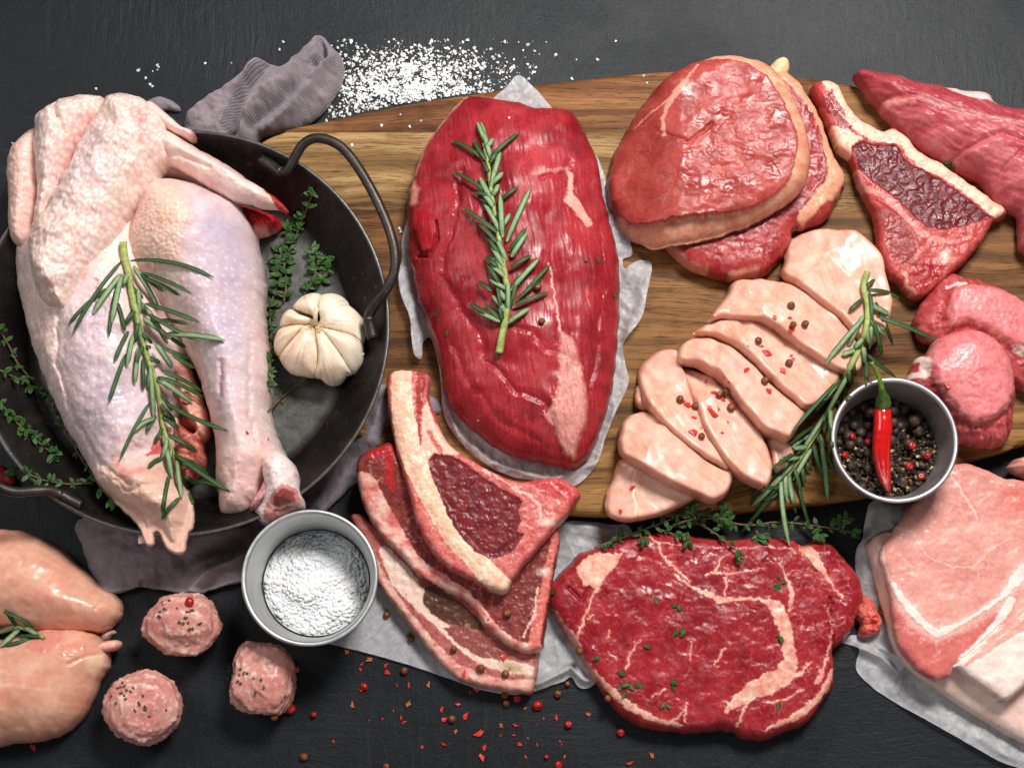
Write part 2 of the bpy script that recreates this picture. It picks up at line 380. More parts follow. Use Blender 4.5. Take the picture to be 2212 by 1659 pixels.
bt = smooth_open([(468, 600), (478, 480), (515, 375), (560, 322), (610, 296), (725, 268), (850, 240), (1000, 215), (1180, 190), (1330, 172), (1480, 161), (1600, 163), (1740, 178), (1850, 196), (1960, 225), (2212, 290), (2360, 340)], 6)
bb = smooth_open([(468, 600), (490, 720), (560, 800), (660, 870), (780, 950), (880, 1010), (980, 1055), (1080, 1088), (1220, 1112), (1400, 1118), (1630, 1106), (1880, 1073), (2065, 1008), (2212, 962), (2360, 900)], 6)
seams = [-200, 297, 462, 630, 803, 968, 1400]
board = thing('cutting_board', W(1300, 640, 0), 'long oval wooden serving board of striped brown staves under the meats', 'cutting board')
xs_all = np.unique(np.concatenate([468.5 + 8 * np.linspace(0, 1, 9) ** 2 * 8, np.arange(536, 2360, 12.0)]))
topy = np.interp(xs_all, bt[:, 0], bt[:, 1]); boty = np.interp(xs_all, bb[:, 0], bb[:, 1])
for si in range(len(seams) - 1):
    s0, s1 = seams[si], seams[si + 1]; secs = []
    for x, ty, by in zip(xs_all, topy, boty):
        a, b = max(ty, s0), min(by, s1)
        if b - a < 3: continue
        ra = 16.0 if ty > s0 - 1 else 0.7; rb = 16.0 if by < s1 + 1 else 0.7
        ra, rb = min(ra, (b - a) * 0.3), min(rb, (b - a) * 0.3)
        pr = [(a + ra * 0.5, 0), (a + 0.0, min(ra, 14.0) * 0.9)]
        for t in np.linspace(0, math.pi / 2, 6): pr.append((a + ra * (1 - math.sin(t)) if False else a + ra - ra * math.cos(t), BZ - ra + ra * math.sin(t)))
        n_mid = 6
        for k in range(1, n_mid): pr.append((a + ra + (b - rb - a - ra) * k / n_mid, BZ))
        for t in np.linspace(math.pi / 2, 0, 6): pr.append((b - rb + rb * math.cos(t), BZ - rb + rb * math.sin(t)))
        pr += [(b, min(rb, 14.0) * 0.9), (b - rb * 0.5, 0)]
        secs.append([(x, py, pz) for py, pz in pr])
    if len(secs) < 2: continue
    A = np.array(secs); k, n = A.shape[:2]
    V = WA(A[..., 0].ravel(), A[..., 1].ravel(), 30.0); V[:, 2] = A[..., 2].ravel() * S
    F = [(i * n + j, (i + 1) * n + j, (i + 1) * n + (j + 1) % n, i * n + (j + 1) % n) for i in range(k - 1) for j in range(n)]
    F += [tuple(range(n)), tuple(range((k - 1) * n, k * n))[::-1]]
    o = obj('stave', V, F, mat_wood(si), board)

# ================================================================ black steel roasting pan
PZ = 66.0
pts = np.array([(421, 285), (527, 299), (625, 336), (758, 443), (840, 642), (836, 765), (799, 905), (730, 985), (430, 1157), (186, 1118), (105, 1078)], float)
RIMZ = PZ + 112
wp = WA(pts[:, 0], pts[:, 1], RIMZ)[:, :2] / S
Amat = np.c_[2 * wp, np.ones(len(wp))]; sol = np.linalg.lstsq(Amat, (wp ** 2).sum(1), rcond=None)[0]
PCX, PCY = sol[0], sol[1]; PR = math.sqrt(sol[2] + PCX ** 2 + PCY ** 2)
def mat_pan():
    m, nt, p = nmat('worn_blued_steel'); L = nt.links; tc = nd(nt, 'ShaderNodeTexCoord'); co = tc.outputs['Object']; geo = nd(nt, 'ShaderNodeNewGeometry')
    at = nd(nt, 'ShaderNodeAttribute', attribute_name='Col')
    n1 = noise(nt, co, 28, 6, 0.65); n2 = noise(nt, co, 300, 4, 0.7)
    mx = nd(nt, 'ShaderNodeMix', data_type='RGBA', blend_type='OVERLAY'); mx.inputs[0].default_value = 1.0
    n3_ = noise(nt, co, 110, 8, 0.8); rp = ramp(nt, n3_.outputs[0], [(0.35, (0.3, 0.29, 0.28)), (0.65, (0.66, 0.66, 0.64))]); L.new(at.outputs['Color'], mx.inputs[6]); L.new(rp.outputs[0], mx.inputs[7])
    sp = ramp(nt, n2.outputs[0], [(0.63, (0, 0, 0)), (0.75, (0.6, 0.6, 0.6))]); m2 = nd(nt, 'ShaderNodeMix', data_type='RGBA', blend_type='MIX')
    L.new(sp.outputs[0], m2.inputs[0]); L.new(mx.outputs[2], m2.inputs[6]); m2.inputs[7].default_value = (*lin(140, 132, 120), 1)
    L.new(m2.outputs[2], p.inputs['Base Color'])
    rr = ramp(nt, n1.outputs[0], [(0.3, (0.33,) * 3), (0.7, (0.52,) * 3)]); L.new(rr.outputs[0], p.inputs['Roughness']); setp(p, Metallic=0.75)
    scr = noise(nt, mapping(nt, co, (1400, 14, 1), (0, 0, 0.7)), 1.0, 3, 0.6); bumpn(nt, p, [(n2.outputs[0], 0.25), (n3_.outputs[0], 0.3), (scr.outputs[0], 0.12)], 0.0006); return m
M_PAN = mat_pan()
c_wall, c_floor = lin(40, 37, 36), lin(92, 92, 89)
pan = thing('roasting_pan', Vector((PCX * S, PCY * S, PZ * S)), 'round black steel pan with wire loop handles, holding the raw chicken', 'pan')
prof_floor = [(0.5, PZ + 6), (60, PZ + 6), (120, PZ + 6), (180, PZ + 6.2), (240, PZ + 6.5), (300, PZ + 7), (PR - 112, PZ + 8), (PR - 100, PZ + 10), (PR - 90, PZ + 16)]
V, F = lathe(prof_floor, PCX, PCY, 120); ang = np.arctan2(V[:, 1] / S - PCY, V[:, 0] / S - PCX); rad = np.hypot(V[:, 1] / S - PCY, V[:, 0] / S - PCX)
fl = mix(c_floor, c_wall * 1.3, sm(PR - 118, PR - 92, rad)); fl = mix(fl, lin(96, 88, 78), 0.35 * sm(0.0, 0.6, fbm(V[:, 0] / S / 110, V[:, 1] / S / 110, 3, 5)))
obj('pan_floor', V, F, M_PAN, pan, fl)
prof_wall = [(PR - 90.2, PZ + 16), (PR - 80, PZ + 26), (PR - 60, PZ + 50), (PR - 35, PZ + 80), (PR - 14, PZ + 106), (PR - 8, PZ + 112.5), (PR - 3, PZ + 114), (PR, PZ + 111), (PR - 1, PZ + 106), (PR - 8, PZ + 100), (PR - 30, PZ + 74), (PR - 56, PZ + 42), (PR - 78, PZ + 14), (PR - 92, PZ + 1), (PR - 130, PZ), (0.5, PZ)]
V, F = lathe(prof_wall, PCX, PCY, 144); rad = np.hypot(V[:, 1] / S - PCY, V[:, 0] / S - PCX)
wc = mix(c_wall, lin(62, 52, 46), sm(0.1, 0.7, fbm(V[:, 0] / S / 60, V[:, 1] / S / 60, 3, 9))); wc = mix(wc, lin(120, 116, 112), 0.7 * sm(PR - 7, PR - 3, rad))  # last mix paints the rolled rim's highlight into the colour
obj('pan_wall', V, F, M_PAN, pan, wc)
c_han = lin(66, 60, 57)
def handle(path, r=10.5):
    P = smooth_open(path, 6); V = WA(P[:, 0], P[:, 1], P[:, 2]); v, f = tube(V, r * S, 14)
    cc = np.broadcast_to(c_han, (len(v), 3)); h = obj('handle', v, f, M_PAN, pan, cc)
    for seg in (P[:9], P[-9:]):
        q = WA(seg[:, 0], seg[:, 1], seg[:, 2]); v, f = tube(q, r * 1.18 * S, 14); obj('weld_stud', v, f, M_PAN, h, np.broadcast_to(c_han * 0.9, (len(v), 3)))
    return h
rz = RIMZ
def in_pan_z(x, y):   # height of the pan inner wall at a layout point
    p = WA(x, y, PZ + 60)[:2] / S; r = math.hypot(p[0] - PCX, p[1] - PCY); return np.interp(r, [PR - 90, PR - 60, PR - 35, PR - 8], [PZ + 16, PZ + 50, PZ + 80, PZ + 112])
handle([(561, 345, rz - 8), (585, 358, rz - 6), (604, 372, rz), (622, 368, rz + 14), (640, 335, rz + 28), (655, 312, rz + 36), (680, 299, rz + 42), (712, 304, rz + 44), (745, 325, rz + 44), (780, 372, rz + 44), (815, 435, rz + 44), (842, 500, rz + 44), (853, 550, rz + 42), (851, 590, rz + 38), (835, 625, rz + 30), (812, 655, rz + 14), (797, 683, rz - 2), (800, 708, rz - 8), (806, 732, rz - 10)])
handle([(176, 1093, rz - 8), (152, 1081, rz - 6), (125, 1066, rz), (100, 1060, rz + 14), (70, 1061, rz + 26), (35, 1063, rz + 34), (0, 1052, rz + 40), (-60, 1010, rz + 44), (-90, 940, rz + 44), (-95, 880, rz + 36), (-70, 840, rz + 10), (-45, 815, rz - 8)])

# ================================================================ linen napkin under the pan
def mat_linen():
    m, nt, p = nmat('mauve_linen'); L = nt.links; tc = nd(nt, 'ShaderNodeTexCoord'); co = tc.outputs['Object']
    def wv(rot):
        w = nd(nt, 'ShaderNodeTexWave', wave_type='BANDS', bands_direction='X'); w.inputs['Scale'].default_value = 330; w.inputs['Distortion'].default_value = 1.2; w.inputs['Detail'].default_value = 1
        w.inputs['Detail Scale'].default_value = 3; L.new(mapping(nt, co, (1, 1, 1), (0, 0, rot)), w.inputs['Vector']); return w
    a, b = wv(math.radians(38)), wv(math.radians(128))
    mu = nd(nt, 'ShaderNodeMath', operation='MULTIPLY'); L.new(a.outputs['Fac'], mu.inputs[0]); L.new(b.outputs['Fac'], mu.inputs[1])
    n1 = noise(nt, co, 60, 4); n2 = noise(nt, co, 900, 3)
    c = ramp(nt, mu.outputs[0], [(0.0, lin(112, 100, 106)), (0.6, lin(182, 168, 174))])
    mx = nd(nt, 'ShaderNodeMix', data_type='RGBA', blend_type='OVERLAY'); mx.inputs[0].default_value = 1.0; rp = ramp(nt, n1.outputs[0], [(0.3, (0.38,) * 3), (0.7, (0.6,) * 3)])
    L.new(c.outputs[0], mx.inputs[6]); L.new(rp.outputs[0], mx.inputs[7]); L.new(mx.outputs[2], p.inputs['Base Color']); setp(p, Roughness=0.9, Specular_IOR_Level=0.15, Sheen_Weight=0.2)
    bumpn(nt, p, [(mu.outputs[0], 0.6), (n2.outputs[0], 0.3)], 0.0004); return m
M_LINEN = mat_linen()
napkin = thing('linen_napkin', W(500, 900, 0), 'crumpled mauve grey linen napkin under the pan and between its rim and the meatballs', 'napkin')
nap_top = T('A', [(1140, 790), (1200, 700), (1290, 640), (1400, 570), (1480, 510), (1560, 420), (1640, 385), (1750, 402), (1830, 365), (1900, 330), (1945, 285), (1985, 268), (2040, 300), (2090, 350), (2115, 420), (2110, 500), (2080, 570), (2030, 640), (1980, 705), (1900, 770), (1800, 820), (1600, 870), (1560, 1010), (1300, 1010), (1150, 880)])
def nap_top_h(X, Y, d):
    h = 26 * stroke(X, Y, T('A', [(1180, 740), (1400, 590), (1500, 500), (1600, 395)]), 20, 22)
    h = h - 60 * stroke(X, Y, T('A', [(1440, 840), (1500, 690), (1560, 560), (1650, 440), (1740, 430)]), 30, 12)
    h = h + 34 * stroke(X, Y, T('A', [(1480, 820), (1600, 700), (1760, 560), (1900, 420), (1960, 310)]), 36, 30)
    h = h - 16 * stroke(X, Y, T('A', [(1560, 830), (1750, 700), (1900, 560), (1960, 470)]), 10, 14)
    h = h + 24 * stroke(X, Y, T('A', [(1640, 850), (1800, 740), (1900, 600), (1990, 470), (2080, 400)]), 20, 20)
    h = h - 26 * stroke(X, Y, T('A', [(1990, 320), (2010, 420), (1960, 470)]), 12, 8)
    return 1.5 * h + 8 * fbm(X / 24, Y / 24, 3, 4)
field('cloth_fold', nap_top, M_LINEN, napkin, z0=0, H=84, edge=20, R=34, dome=0.5, hmod=nap_top_h, pitch=2.2, rag=2.5)
field('cloth_corner', T('A', [(900, 640), (930, 618), (990, 598), (1050, 618), (1108, 670), (1085, 688), (1020, 682), (960, 700)]), M_LINEN, napkin, z0=0, H=24, edge=8, R=16, pitch=2, rag=2, hmod=lambda X, Y, d: 3 * fbm(X / 10, Y / 10, 3, 2))
nap_bot = [(166, 1125), (175, 1175), (190, 1220), (207, 1262), (225, 1278), (245, 1283), (275, 1276), (300, 1268), (330, 1271), (365, 1276), (395, 1284), (430, 1284), (470, 1270), (520, 1258), (575, 1250), (620, 1200), (660, 1150), (705, 1105), (760, 1050), (800, 1010), (825, 975), (850, 905), (950, 905), (940, 870), (860, 850), (790, 850), (700, 960), (600, 1060), (430, 1120), (250, 1100)]
def nap_bot_h(X, Y, d):
    h = 14 * stroke(X, Y, [(215, 1272), (245, 1281), (300, 1268), (400, 1282), (440, 1281), (520, 1256)], 10, 6)
    h = h + 22 * stroke(X, Y, [(420, 1275), (450, 1240), (510, 1215), (560, 1190)], 18, 14) - 10 * stroke(X, Y, [(440, 1278), (480, 1240), (540, 1222)], 6, 8)
    h = h - 22 * stroke(X, Y, [(400, 1210), (440, 1190), (520, 1170)], 26, 16) + 14 * stroke(X, Y, [(520, 1150), (580, 1120), (640, 1100)], 14, 12)
    h = h + 16 * stroke(X, Y, [(690, 1120), (740, 1040), (800, 960), (830, 880)], 20, 18)
    return 1.3 * h + 8 * fbm(X / 36, Y / 36, 3, 8)
field('cloth_flap', nap_bot, M_LINEN, napkin, z0=lambda X, Y: 62 * sm(860, 960, X) * sm(1000, 880, Y) if False else 58 * sm(740, 850, X) * (1 - sm(960, 1040, Y)), H=26, edge=5, R=40, dome=0.3, hmod=nap_bot_h, pitch=2.3, rag=3, ragf=0.05)

# ================================================================ baking paper sheets
def mat_paper():
    m, nt, p = nmat('baking_paper'); L = nt.links; tc = nd(nt, 'ShaderNodeTexCoord'); co = tc.outputs['Object']
    n1 = noise(nt, co, 120, 6, 0.7); n2 = noise(nt, co, 20, 3)
    c = ramp(nt, n1.outputs[0], [(0.3, lin(196, 195, 198)), (0.65, lin(226, 225, 227))]); L.new(c.outputs[0], p.inputs['Base Color'])
    setp(p, Roughness=0.42, Specular_IOR_Level=0.4)
    tr = nd(nt, 'ShaderNodeBsdfTranslucent'); tr.inputs[0].default_value = (0.8, 0.79, 0.8, 1); tp = nd(nt, 'ShaderNodeBsdfTransparent'); tp.inputs[0].default_value = (0.95, 0.95, 0.95, 1)
    a = nd(nt, 'ShaderNodeMixShader'); a.inputs[0].default_value = 0.2; b = nd(nt, 'ShaderNodeMixShader'); mt = noise(nt, co, 260, 6, 0.75); mr = ramp(nt, mt.outputs[0], [(0.35, (0.16,) * 3), (0.65, (0.44,) * 3)]); L.new(mr.outputs[0], b.inputs[0])
    out = nt.nodes['Material Output']; L.new(p.outputs[0], a.inputs[1]); L.new(tr.outputs[0], a.inputs[2]); L.new(a.outputs[0], b.inputs[1]); L.new(tp.outputs[0], b.inputs[2]); L.new(b.outputs[0], out.inputs[0])
    bumpn(nt, p, [(n1.outputs[0], 0.12)], 0.0004); return m
M_PAPER = mat_paper()
def crinkle(X, Y, s, amp, seed):
    f1, f2, i = worley(X / s + 0.4 * pn(X / s, Y / s, seed), Y / s + 0.4 * pn(X / s, Y / s, seed + 5), seed); a = i * 6.283
    cr = np.clip(1 - np.abs(pn(X / s * 0.7, Y / s * 0.7, seed + 2)) * 1.4, 0, 1) ** 7 + 0.7 * np.clip(1 - np.abs(pn(X / s * 1.5 + 5, Y / s * 1.5, seed + 8)) * 1.4, 0, 1) ** 7
    return amp * (0.8 * pn(X / s * 0.5, Y / s * 0.5, seed + 4) + 1.5 * np.abs(pn(X / s * 0.7 + 3, Y / s * 0.7, seed + 12)) + 0.9 * np.abs(pn(X / s * 1.4, Y / s * 1.1 + 7, seed + 15)) + 0.4 * cr)
def paper(name, outline, label, z0, hm, zref, seed, pitch=2.6, rag=1.0):
    o = field(name, outline, M_PAPER, None, z0=z0, H=1.2, edge=1.2, R=4, dome=0, hmod=hm, pitch=pitch, sheet=True, zref=zref, smooth_out=True, step=3, rag=rag)
    return tag(o, label, 'baking paper', 'sheets of baking paper')
def pr_h(X, Y, d):
    e = 1 - sm(0, 40, d)
    h = crinkle(X, Y, 34, 6, 3) * sm(0, 8, d + 5)
    up = sm(560, 600, Y) * (1 - sm(760, 800, Y)) * (sm(1335, 1360, X) + 1 - sm(895, 925, X))
    h = h + e * 24 * up + 20 * stroke(X, Y, [(950, 790), (960, 870), (990, 940), (1060, 1000), (1190, 1040), (1290, 1000), (1330, 880)], 8, 14)
    return np.maximum(h + 3, 1.5)
paper('paper_sheet', [(872, 500), (868, 560), (862, 600), (868, 645), (886, 690), (890, 730), (896, 770), (911, 776), (914, 742), (930, 730), (946, 780), (953, 830), (955, 880), (972, 925), (1010, 972), (1060, 1010), (1110, 1030), (1190, 1044), (1242, 1049), (1288, 1004), (1310, 940), (1338, 875), (1358, 825), (1350, 785), (1345, 755), (1352, 735), (1384, 692), (1396, 640), (1407, 572), (1388, 562), (1372, 566), (1350, 582), (1346, 560), (1366, 548), (1352, 490), (1336, 445), (1312, 400), (1290, 340), (1240, 280), (1190, 232), (1160, 195), (1120, 163), (1092, 190), (1062, 218), (1000, 270), (920, 380)],
      'white baking paper crumpled under the large red roast on the board', BZ + 1, pr_h, BZ + 8, 3)
def pm_h(X, Y, d):
    h = crinkle(X, Y, 60, 5, 11) * sm(900, 1150, X + (Y - 1300) * 0.2)
    h = h + 22 * stroke(X, Y, [(1160, 1478), (1215, 1452), (1232, 1442), (1262, 1470), (1285, 1470)], 10, 12) + 3 + 12 * stroke(X, Y, [(1205, 1135), (1350, 1150)], 10, 20)
    return np.maximum(h + 3, 1.0)
paper('paper_sheet', [(690, 1384), (740, 1360), (800, 1290), (900, 1180), (1100, 1110), (1205, 1128), (1240, 1126), (1290, 1130), (1325, 1134), (1352, 1134), (1366, 1150), (1360, 1180), (1350, 1300), (1320, 1430), (1286, 1475), (1265, 1487), (1248, 1482), (1233, 1462), (1216, 1472), (1190, 1480), (1155, 1493), (1110, 1500), (1040, 1490), (960, 1462), (880, 1435), (800, 1412), (735, 1396)],
      'white baking paper under the three bone chops and the marbled steak', 0.5, pm_h, 4, 11)
def pg_h(X, Y, d):
    h = crinkle(X, Y, 70, 6, 21) * sm(0, 20, d)
    h = h + 26 * stroke(X, Y, [(1855, 1400), (1900, 1420), (1935, 1455), (1950, 1430), (1900, 1400)], 14, 14) + 30 * stroke(X, Y, [(1868, 1165), (1900, 1150), (1925, 1140)], 14, 14)
    h = h + (1 - sm(0, 60, d)) * 10 * sm(1500, 1560, Y)
    return np.maximum(h + 3, 1.0)
paper('paper_sheet', [(1885, 1082), (1940, 1075), (2100, 1060), (2280, 1100), (2280, 1400), (2280, 1690), (2212, 1662), (2160, 1645), (2090, 1606), (2000, 1555), (1930, 1515), (1880, 1480), (1850, 1445), (1852, 1402), (1812, 1384), (1835, 1372), (1868, 1372), (1880, 1368), (1868, 1320), (1855, 1270), (1848, 1230), (1850, 1190), (1862, 1160), (1872, 1110)],
      'white baking paper with folded edge under the pale pork slices', 0.5, pg_h, 6, 21)
# ================================================================ raw meats
M_BEEF = mat_flesh('raw_beef', rough=0.30, var=0.13, vscale=700, bumps=((1500, 0.10), (620, 0.28), (300, 0.1)), sss=0.03, wet=120)
M_ROAST = mat_flesh('raw_roast', rough=0.37, var=0.13, vscale=600, bumps=((1500, 0.08), (420, 0.16), (150, 0.15)), sss=0.03, fiber=(-0.12, 500, 60, 0.05), wet=60)
M_LOIN = mat_flesh('raw_loin', rough=0.36, var=0.11, vscale=500, bumps=((1400, 0.10), (520, 0.22), (220, 0.12)), sss=0.05, wet=90)
M_CHOP = mat_flesh('raw_chop', rough=0.34, var=0.12, vscale=700, bumps=((1600, 0.15), (560, 0.2), (260, 0.08)), sss=0.05, spec=0.25, wet=140)
M_PORK = mat_flesh('raw_pork', rough=0.34, var=0.09, vscale=600, bumps=((1500, 0.12), (460, 0.25)), sss=0.1, spec=0.26, wet=120)
M_POULTRY = mat_flesh('raw_poultry_fillet', rough=0.26, var=0.06, vscale=260, bumps=((900, 0.10), (200, 0.07)), sss=0.5, srad=(1.0, 0.45, 0.28), sscale=0.006, spec=0.42)
M_SKIN = mat_flesh('chicken_skin', rough=0.34, var=0.06, vscale=500, bumps=((1400, 0.12), (420, 0.25)), sss=0.2, sscale=0.004, spec=0.35, wet=100)
M_MINCE = mat_flesh('minced_meat', rough=0.30, var=0.10, vscale=700, bumps=((1400, 0.2), (420, 0.3)), sss=0.1, wet=160)
FAT, FATP, FATO, BONE = lin(238, 206, 178), lin(230, 176, 158), lin(222, 162, 132), lin(238, 220, 200)
RED, DRED, PINK = lin(168, 44, 46), lin(118, 34, 40), lin(208, 112, 104)
def vary(C, X, Y, s=40, a=0.12, seed=0, g=1.12):
    C = np.clip(C, 0.001, 1) ** g
    return np.clip(C * (1 + a * fbm(X / s, Y / s, 4, seed))[:, None], 0, 1)
def warp(X, Y, a=4, s=18, seed=0):
    return X + a * fbm(X / s, Y / s, 4, seed) + 1.6 * pn(X / 5, Y / 5, seed + 3), Y + a * fbm(X / s, Y / s, 4, seed + 50) + 1.6 * pn(X / 5, Y / 5, seed + 4)
def fibre(X, Y, ang, along, across, seed=0, o=3):
    c, s = math.cos(ang), math.sin(ang); u = X * c + Y * s; v = -X * s + Y * c
    v = v + 6 * pn(u / 60, v / 60, seed + 9); return fbm(u / along, v / across, o, seed)
def veins(X, Y, s, thr, seed, w=0.06):
    """thin branching marbling lines"""
    x, y = warp(X, Y, s * 0.35, s * 0.8, seed); f1, f2, i = worley(x / s, y / s, seed)
    return (1 - sm(0, w, f2 - f1)) * sm(thr, thr + 0.25, fbm(X / (s * 1.6), Y / (s * 1.6), 2, seed + 4))

# ---------------- large roast
roast_o = [(1005, 215), (1060, 218), (1115, 226), (1160, 238), (1200, 240), (1237, 250), (1262, 290), (1286, 345), (1300, 420), (1318, 490), (1333, 560), (1335, 640), (1332, 720), (1325, 800), (1311, 870), (1293, 930), (1268, 985), (1235, 1006), (1180, 994), (1130, 985), (1080, 968), (1030, 930), (988, 890), (965, 845), (950, 770), (925, 700), (905, 640), (890, 570), (882, 500), (885, 430), (893, 390), (908, 345), (932, 300), (962, 260)]
r_flap = [(893, 470), (920, 470), (940, 500), (946, 530), (935, 560), (915, 562), (905, 530), (892, 510)]
r_sinew = [(1208, 735), (1236, 755), (1252, 810), (1264, 870), (1262, 925), (1246, 960), (1236, 1000), (1218, 985), (1196, 935), (1176, 915), (1192, 890), (1204, 850), (1206, 795)]
r_fat2 = [(1222, 392), (1236, 400), (1234, 440), (1252, 462), (1276, 500), (1262, 508), (1236, 480), (1216, 462), (1226, 430)]
def roast_h(X, Y, d):
    x, y = warp(X, Y, 10, 60, 2)
    h = 1.1 * fibre(X, Y, 1.45, 70, 6, 1) + 9 * fbm(X / 110, Y / 110, 3, 3) 
    h = h - 10 * stroke(x, y, [(1090, 720), (1150, 750), (1230, 800)], 4, 12) * 0.7 - 12 * stroke(x, y, [(1060, 800), (1120, 860), (1180, 880), (1190, 930)], 4, 12) * 0.8
    h = h - 10 * stroke(x, y, [(980, 760), (1020, 850), (1090, 930), (1160, 960)], 4, 14) * 0.7 - 9 * stroke(x, y, [(1290, 500), (1300, 620), (1285, 760), (1270, 860)], 4, 14) * 0.8
    h = h - 14 * stroke(x, y, [(960, 620), (1010, 700), (1050, 780)], 4, 18) * 0.8 - 8 * stroke(x, y, [(1170, 420), (1215, 400), (1230, 370)], 5, 8) - 9 * stroke(x, y, [(1000, 400), (980, 520), (960, 600)], 6, 10)
    h = h + 12 * poly(x, y, r_flap, 5) - 10 * stroke(X, Y, [(945, 500), (950, 540), (930, 572), (905, 566)], 5, 4)
    h = h + 5 * poly(x, y, r_sinew, 8) + 3 * poly(x, y, r_sinew, 4) * fibre(X, Y, 1.4, 20, 5, 7) + 3 * poly(x, y, r_fat2, 4)
    h = h - 16 * bump(X, Y, 1190, 640, 50, 130, 0.1) * 0.4 + 10 * bump(X, Y, 1140, 480, 90, 160)
    return h
def roast_c(X, Y, d):
    x, y = warp(X, Y, 5, 20, 5); C = mix(lin(150, 35, 45), lin(178, 57, 63), 0.5 + 0.8 * fbm(X / 80, Y / 80, 4, 6))
    C = mix(C, lin(132, 24, 36), 0.5 * sm(0.05, 0.6, fibre(X, Y, 1.45, 120, 4, 11))); C = mix(C, lin(206, 96, 100), 0.28 * sm(0.2, 0.7, fibre(X, Y, 1.45, 110, 3.5, 12)))
    C = mix(C, lin(196, 84, 92), 0.5 * bump(X, Y, 1180, 360, 60, 60)); C = mix(C, lin(120, 20, 34), 0.6 * sm(0.1, 0.6, fbm(X / 120, Y / 120, 3, 77))); C = mix(C, lin(196, 96, 98), 0.2 * sm(0.25, 0.6, fbm(X / 60, Y / 70, 4, 78)))  # first mix paints a pink sheen on the roast's upper right
    C = mix(C, lin(206, 150, 128), 0.9 * stroke(x, y, [(1006, 216), (965, 258), (934, 300), (910, 345), (896, 385)], 9, 4))
    C = mix(C, lin(228, 160, 140), 0.9 * stroke(x, y, [(890, 400), (898, 425), (895, 450)], 15, 5)); C = mix(C, lin(176, 38, 46), poly(x, y, r_flap, 4))
    C = mix(C, lin(226, 164, 152), 0.85 * poly(x, y, r_sinew, 6)); C = mix(C, lin(198, 104, 104), 0.6 * poly(x, y, r_sinew, 6) * sm(0, 0.5, fibre(X, Y, 1.3, 30, 6, 14)))
    C = mix(C, lin(232, 186, 172), 0.9 * stroke(x, y, [(1183, 600), (1194, 660), (1208, 735)], 4, 2)); C = mix(C, lin(232, 176, 160), 0.85 * poly(x, y, r_fat2, 4)); C = mix(C, lin(214, 140, 132), 0.7 * stroke(x, y, [(1150, 408), (1190, 400), (1222, 390)], 7, 4))
    C = mix(C, lin(220, 160, 140), 0.6 * stroke(x, y, [(920, 690), (935, 740), (948, 790)], 12, 5))
    return vary(C, X, Y, 14, 0.10, 15)
roast = tag(field('beef_roast', roast_o, M_ROAST, None, z0=BZ + 4, H=150, edge=48, R=120, dome=0.45, blur=40, hmod=roast_h, col=roast_c, rag=4, under=0, zref=BZ + 45, skirt=((4, 0.6), (-4, 0.25), (-26, 0.0))),
            'large dark red oval beef roast with rosemary on top, on white paper', 'meat')

# ---------------- two round steaks, stacked
st2_o = [(1600, 240), (1648, 168), (1690, 160), (1725, 190), (1755, 235), (1778, 285), (1796, 340), (1816, 372), (1820, 402), (1806, 428), (1790, 462), (1768, 480), (1742, 492), (1712, 500), (1702, 535), (1680, 562), (1645, 592), (1590, 606), (1535, 598), (1490, 580), (1458, 552), (1436, 518), (1450, 460), (1500, 380)]
def st2_c(X, Y, d):
    x, y = warp(X, Y, 4, 16, 3)
    C = mix(lin(150, 42, 46), lin(178, 74, 70), 0.5 + 0.8 * fbm(X / 40, Y / 40, 3, 2)); C = mix(C, lin(206, 130, 116), 0.55 * veins(X, Y, 36, -0.2, 3))
    C = mix(C, FATO, stroke(x, y, T('C', [(560, 430, 40), (650, 470, 32), (740, 560, 26), (830, 640, 26), (900, 760, 26), (935, 880, 26), (960, 1000, 26), (990, 1110, 44), (960, 1190, 40), (900, 1230, 36), (850, 1290, 26), (780, 1370, 24)]), 24, 4))
    C = mix(C, lin(216, 150, 126), 0.8 * stroke(x, y, [(1440, 520), (1456, 552), (1486, 580), (1520, 594)], 16, 5)); C = mix(C, lin(214, 160, 132), 0.7 * stroke(x, y, [(1575, 602), (1630, 592)], 12, 5))
    return vary(C, X, Y, 12, 0.08, 5)
def st2_h(X, Y, d):
    x, y = warp(X, Y, 4, 16, 3)
    f = stroke(x, y, T('C', [(560, 430, 40), (650, 470, 32), (740, 560, 26), (830, 640, 26), (900, 760, 26), (935, 880, 26), (960, 1000, 26), (990, 1110, 44), (960, 1190, 40), (900, 1230, 36), (850, 1290, 26), (780, 1370, 24)]), 24, 6)
    return 3 * f + 2 * f * fbm(X / 20, Y / 20, 3, 2) + 2 * fbm(X / 18, Y / 18, 3, 4)
steak2 = thing('round_steak', W(1640, 400, BZ), 'round red steak with fat rim and bone stub, lying under the other round steak', 'steak')
field('meat_slice', st2_o, M_LOIN, steak2, z0=BZ + 1, H=66, edge=34, R=30, dome=0.15, hmod=st2_h, col=st2_c, rag=5, skirt=((4, 0.6), (-6, 0.0)))
field('bone_stub', [(1648, 168), (1662, 148), (1678, 130), (1692, 127), (1702, 134), (1704, 150), (1698, 166), (1690, 185), (1665, 190)], M_CHOP, steak2, z0=BZ + 18, H=40, edge=14, R=20, pitch=2, rag=2, col=lambda X, Y, d: vary(mix(lin(226, 188, 140), lin(238, 214, 176), 0.5 + 0.9 * fbm(X / 14, Y / 14, 3, 1)), X, Y, 8, 0.1, 3), hmod=lambda X, Y, d: 2 * fbm(X / 7, Y / 7, 3, 2))
st1_o = [(1485, 150), (1528, 134), (1580, 130), (1625, 140), (1665, 160), (1700, 205), (1726, 260), (1742, 315), (1744, 365), (1733, 405), (1700, 440), (1640, 474), (1575, 500), (1490, 522), (1425, 527), (1385, 508), (1352, 482), (1330, 440), (1318, 402), (1322, 350), (1340, 300), (1370, 250), (1402, 208), (1440, 175)]
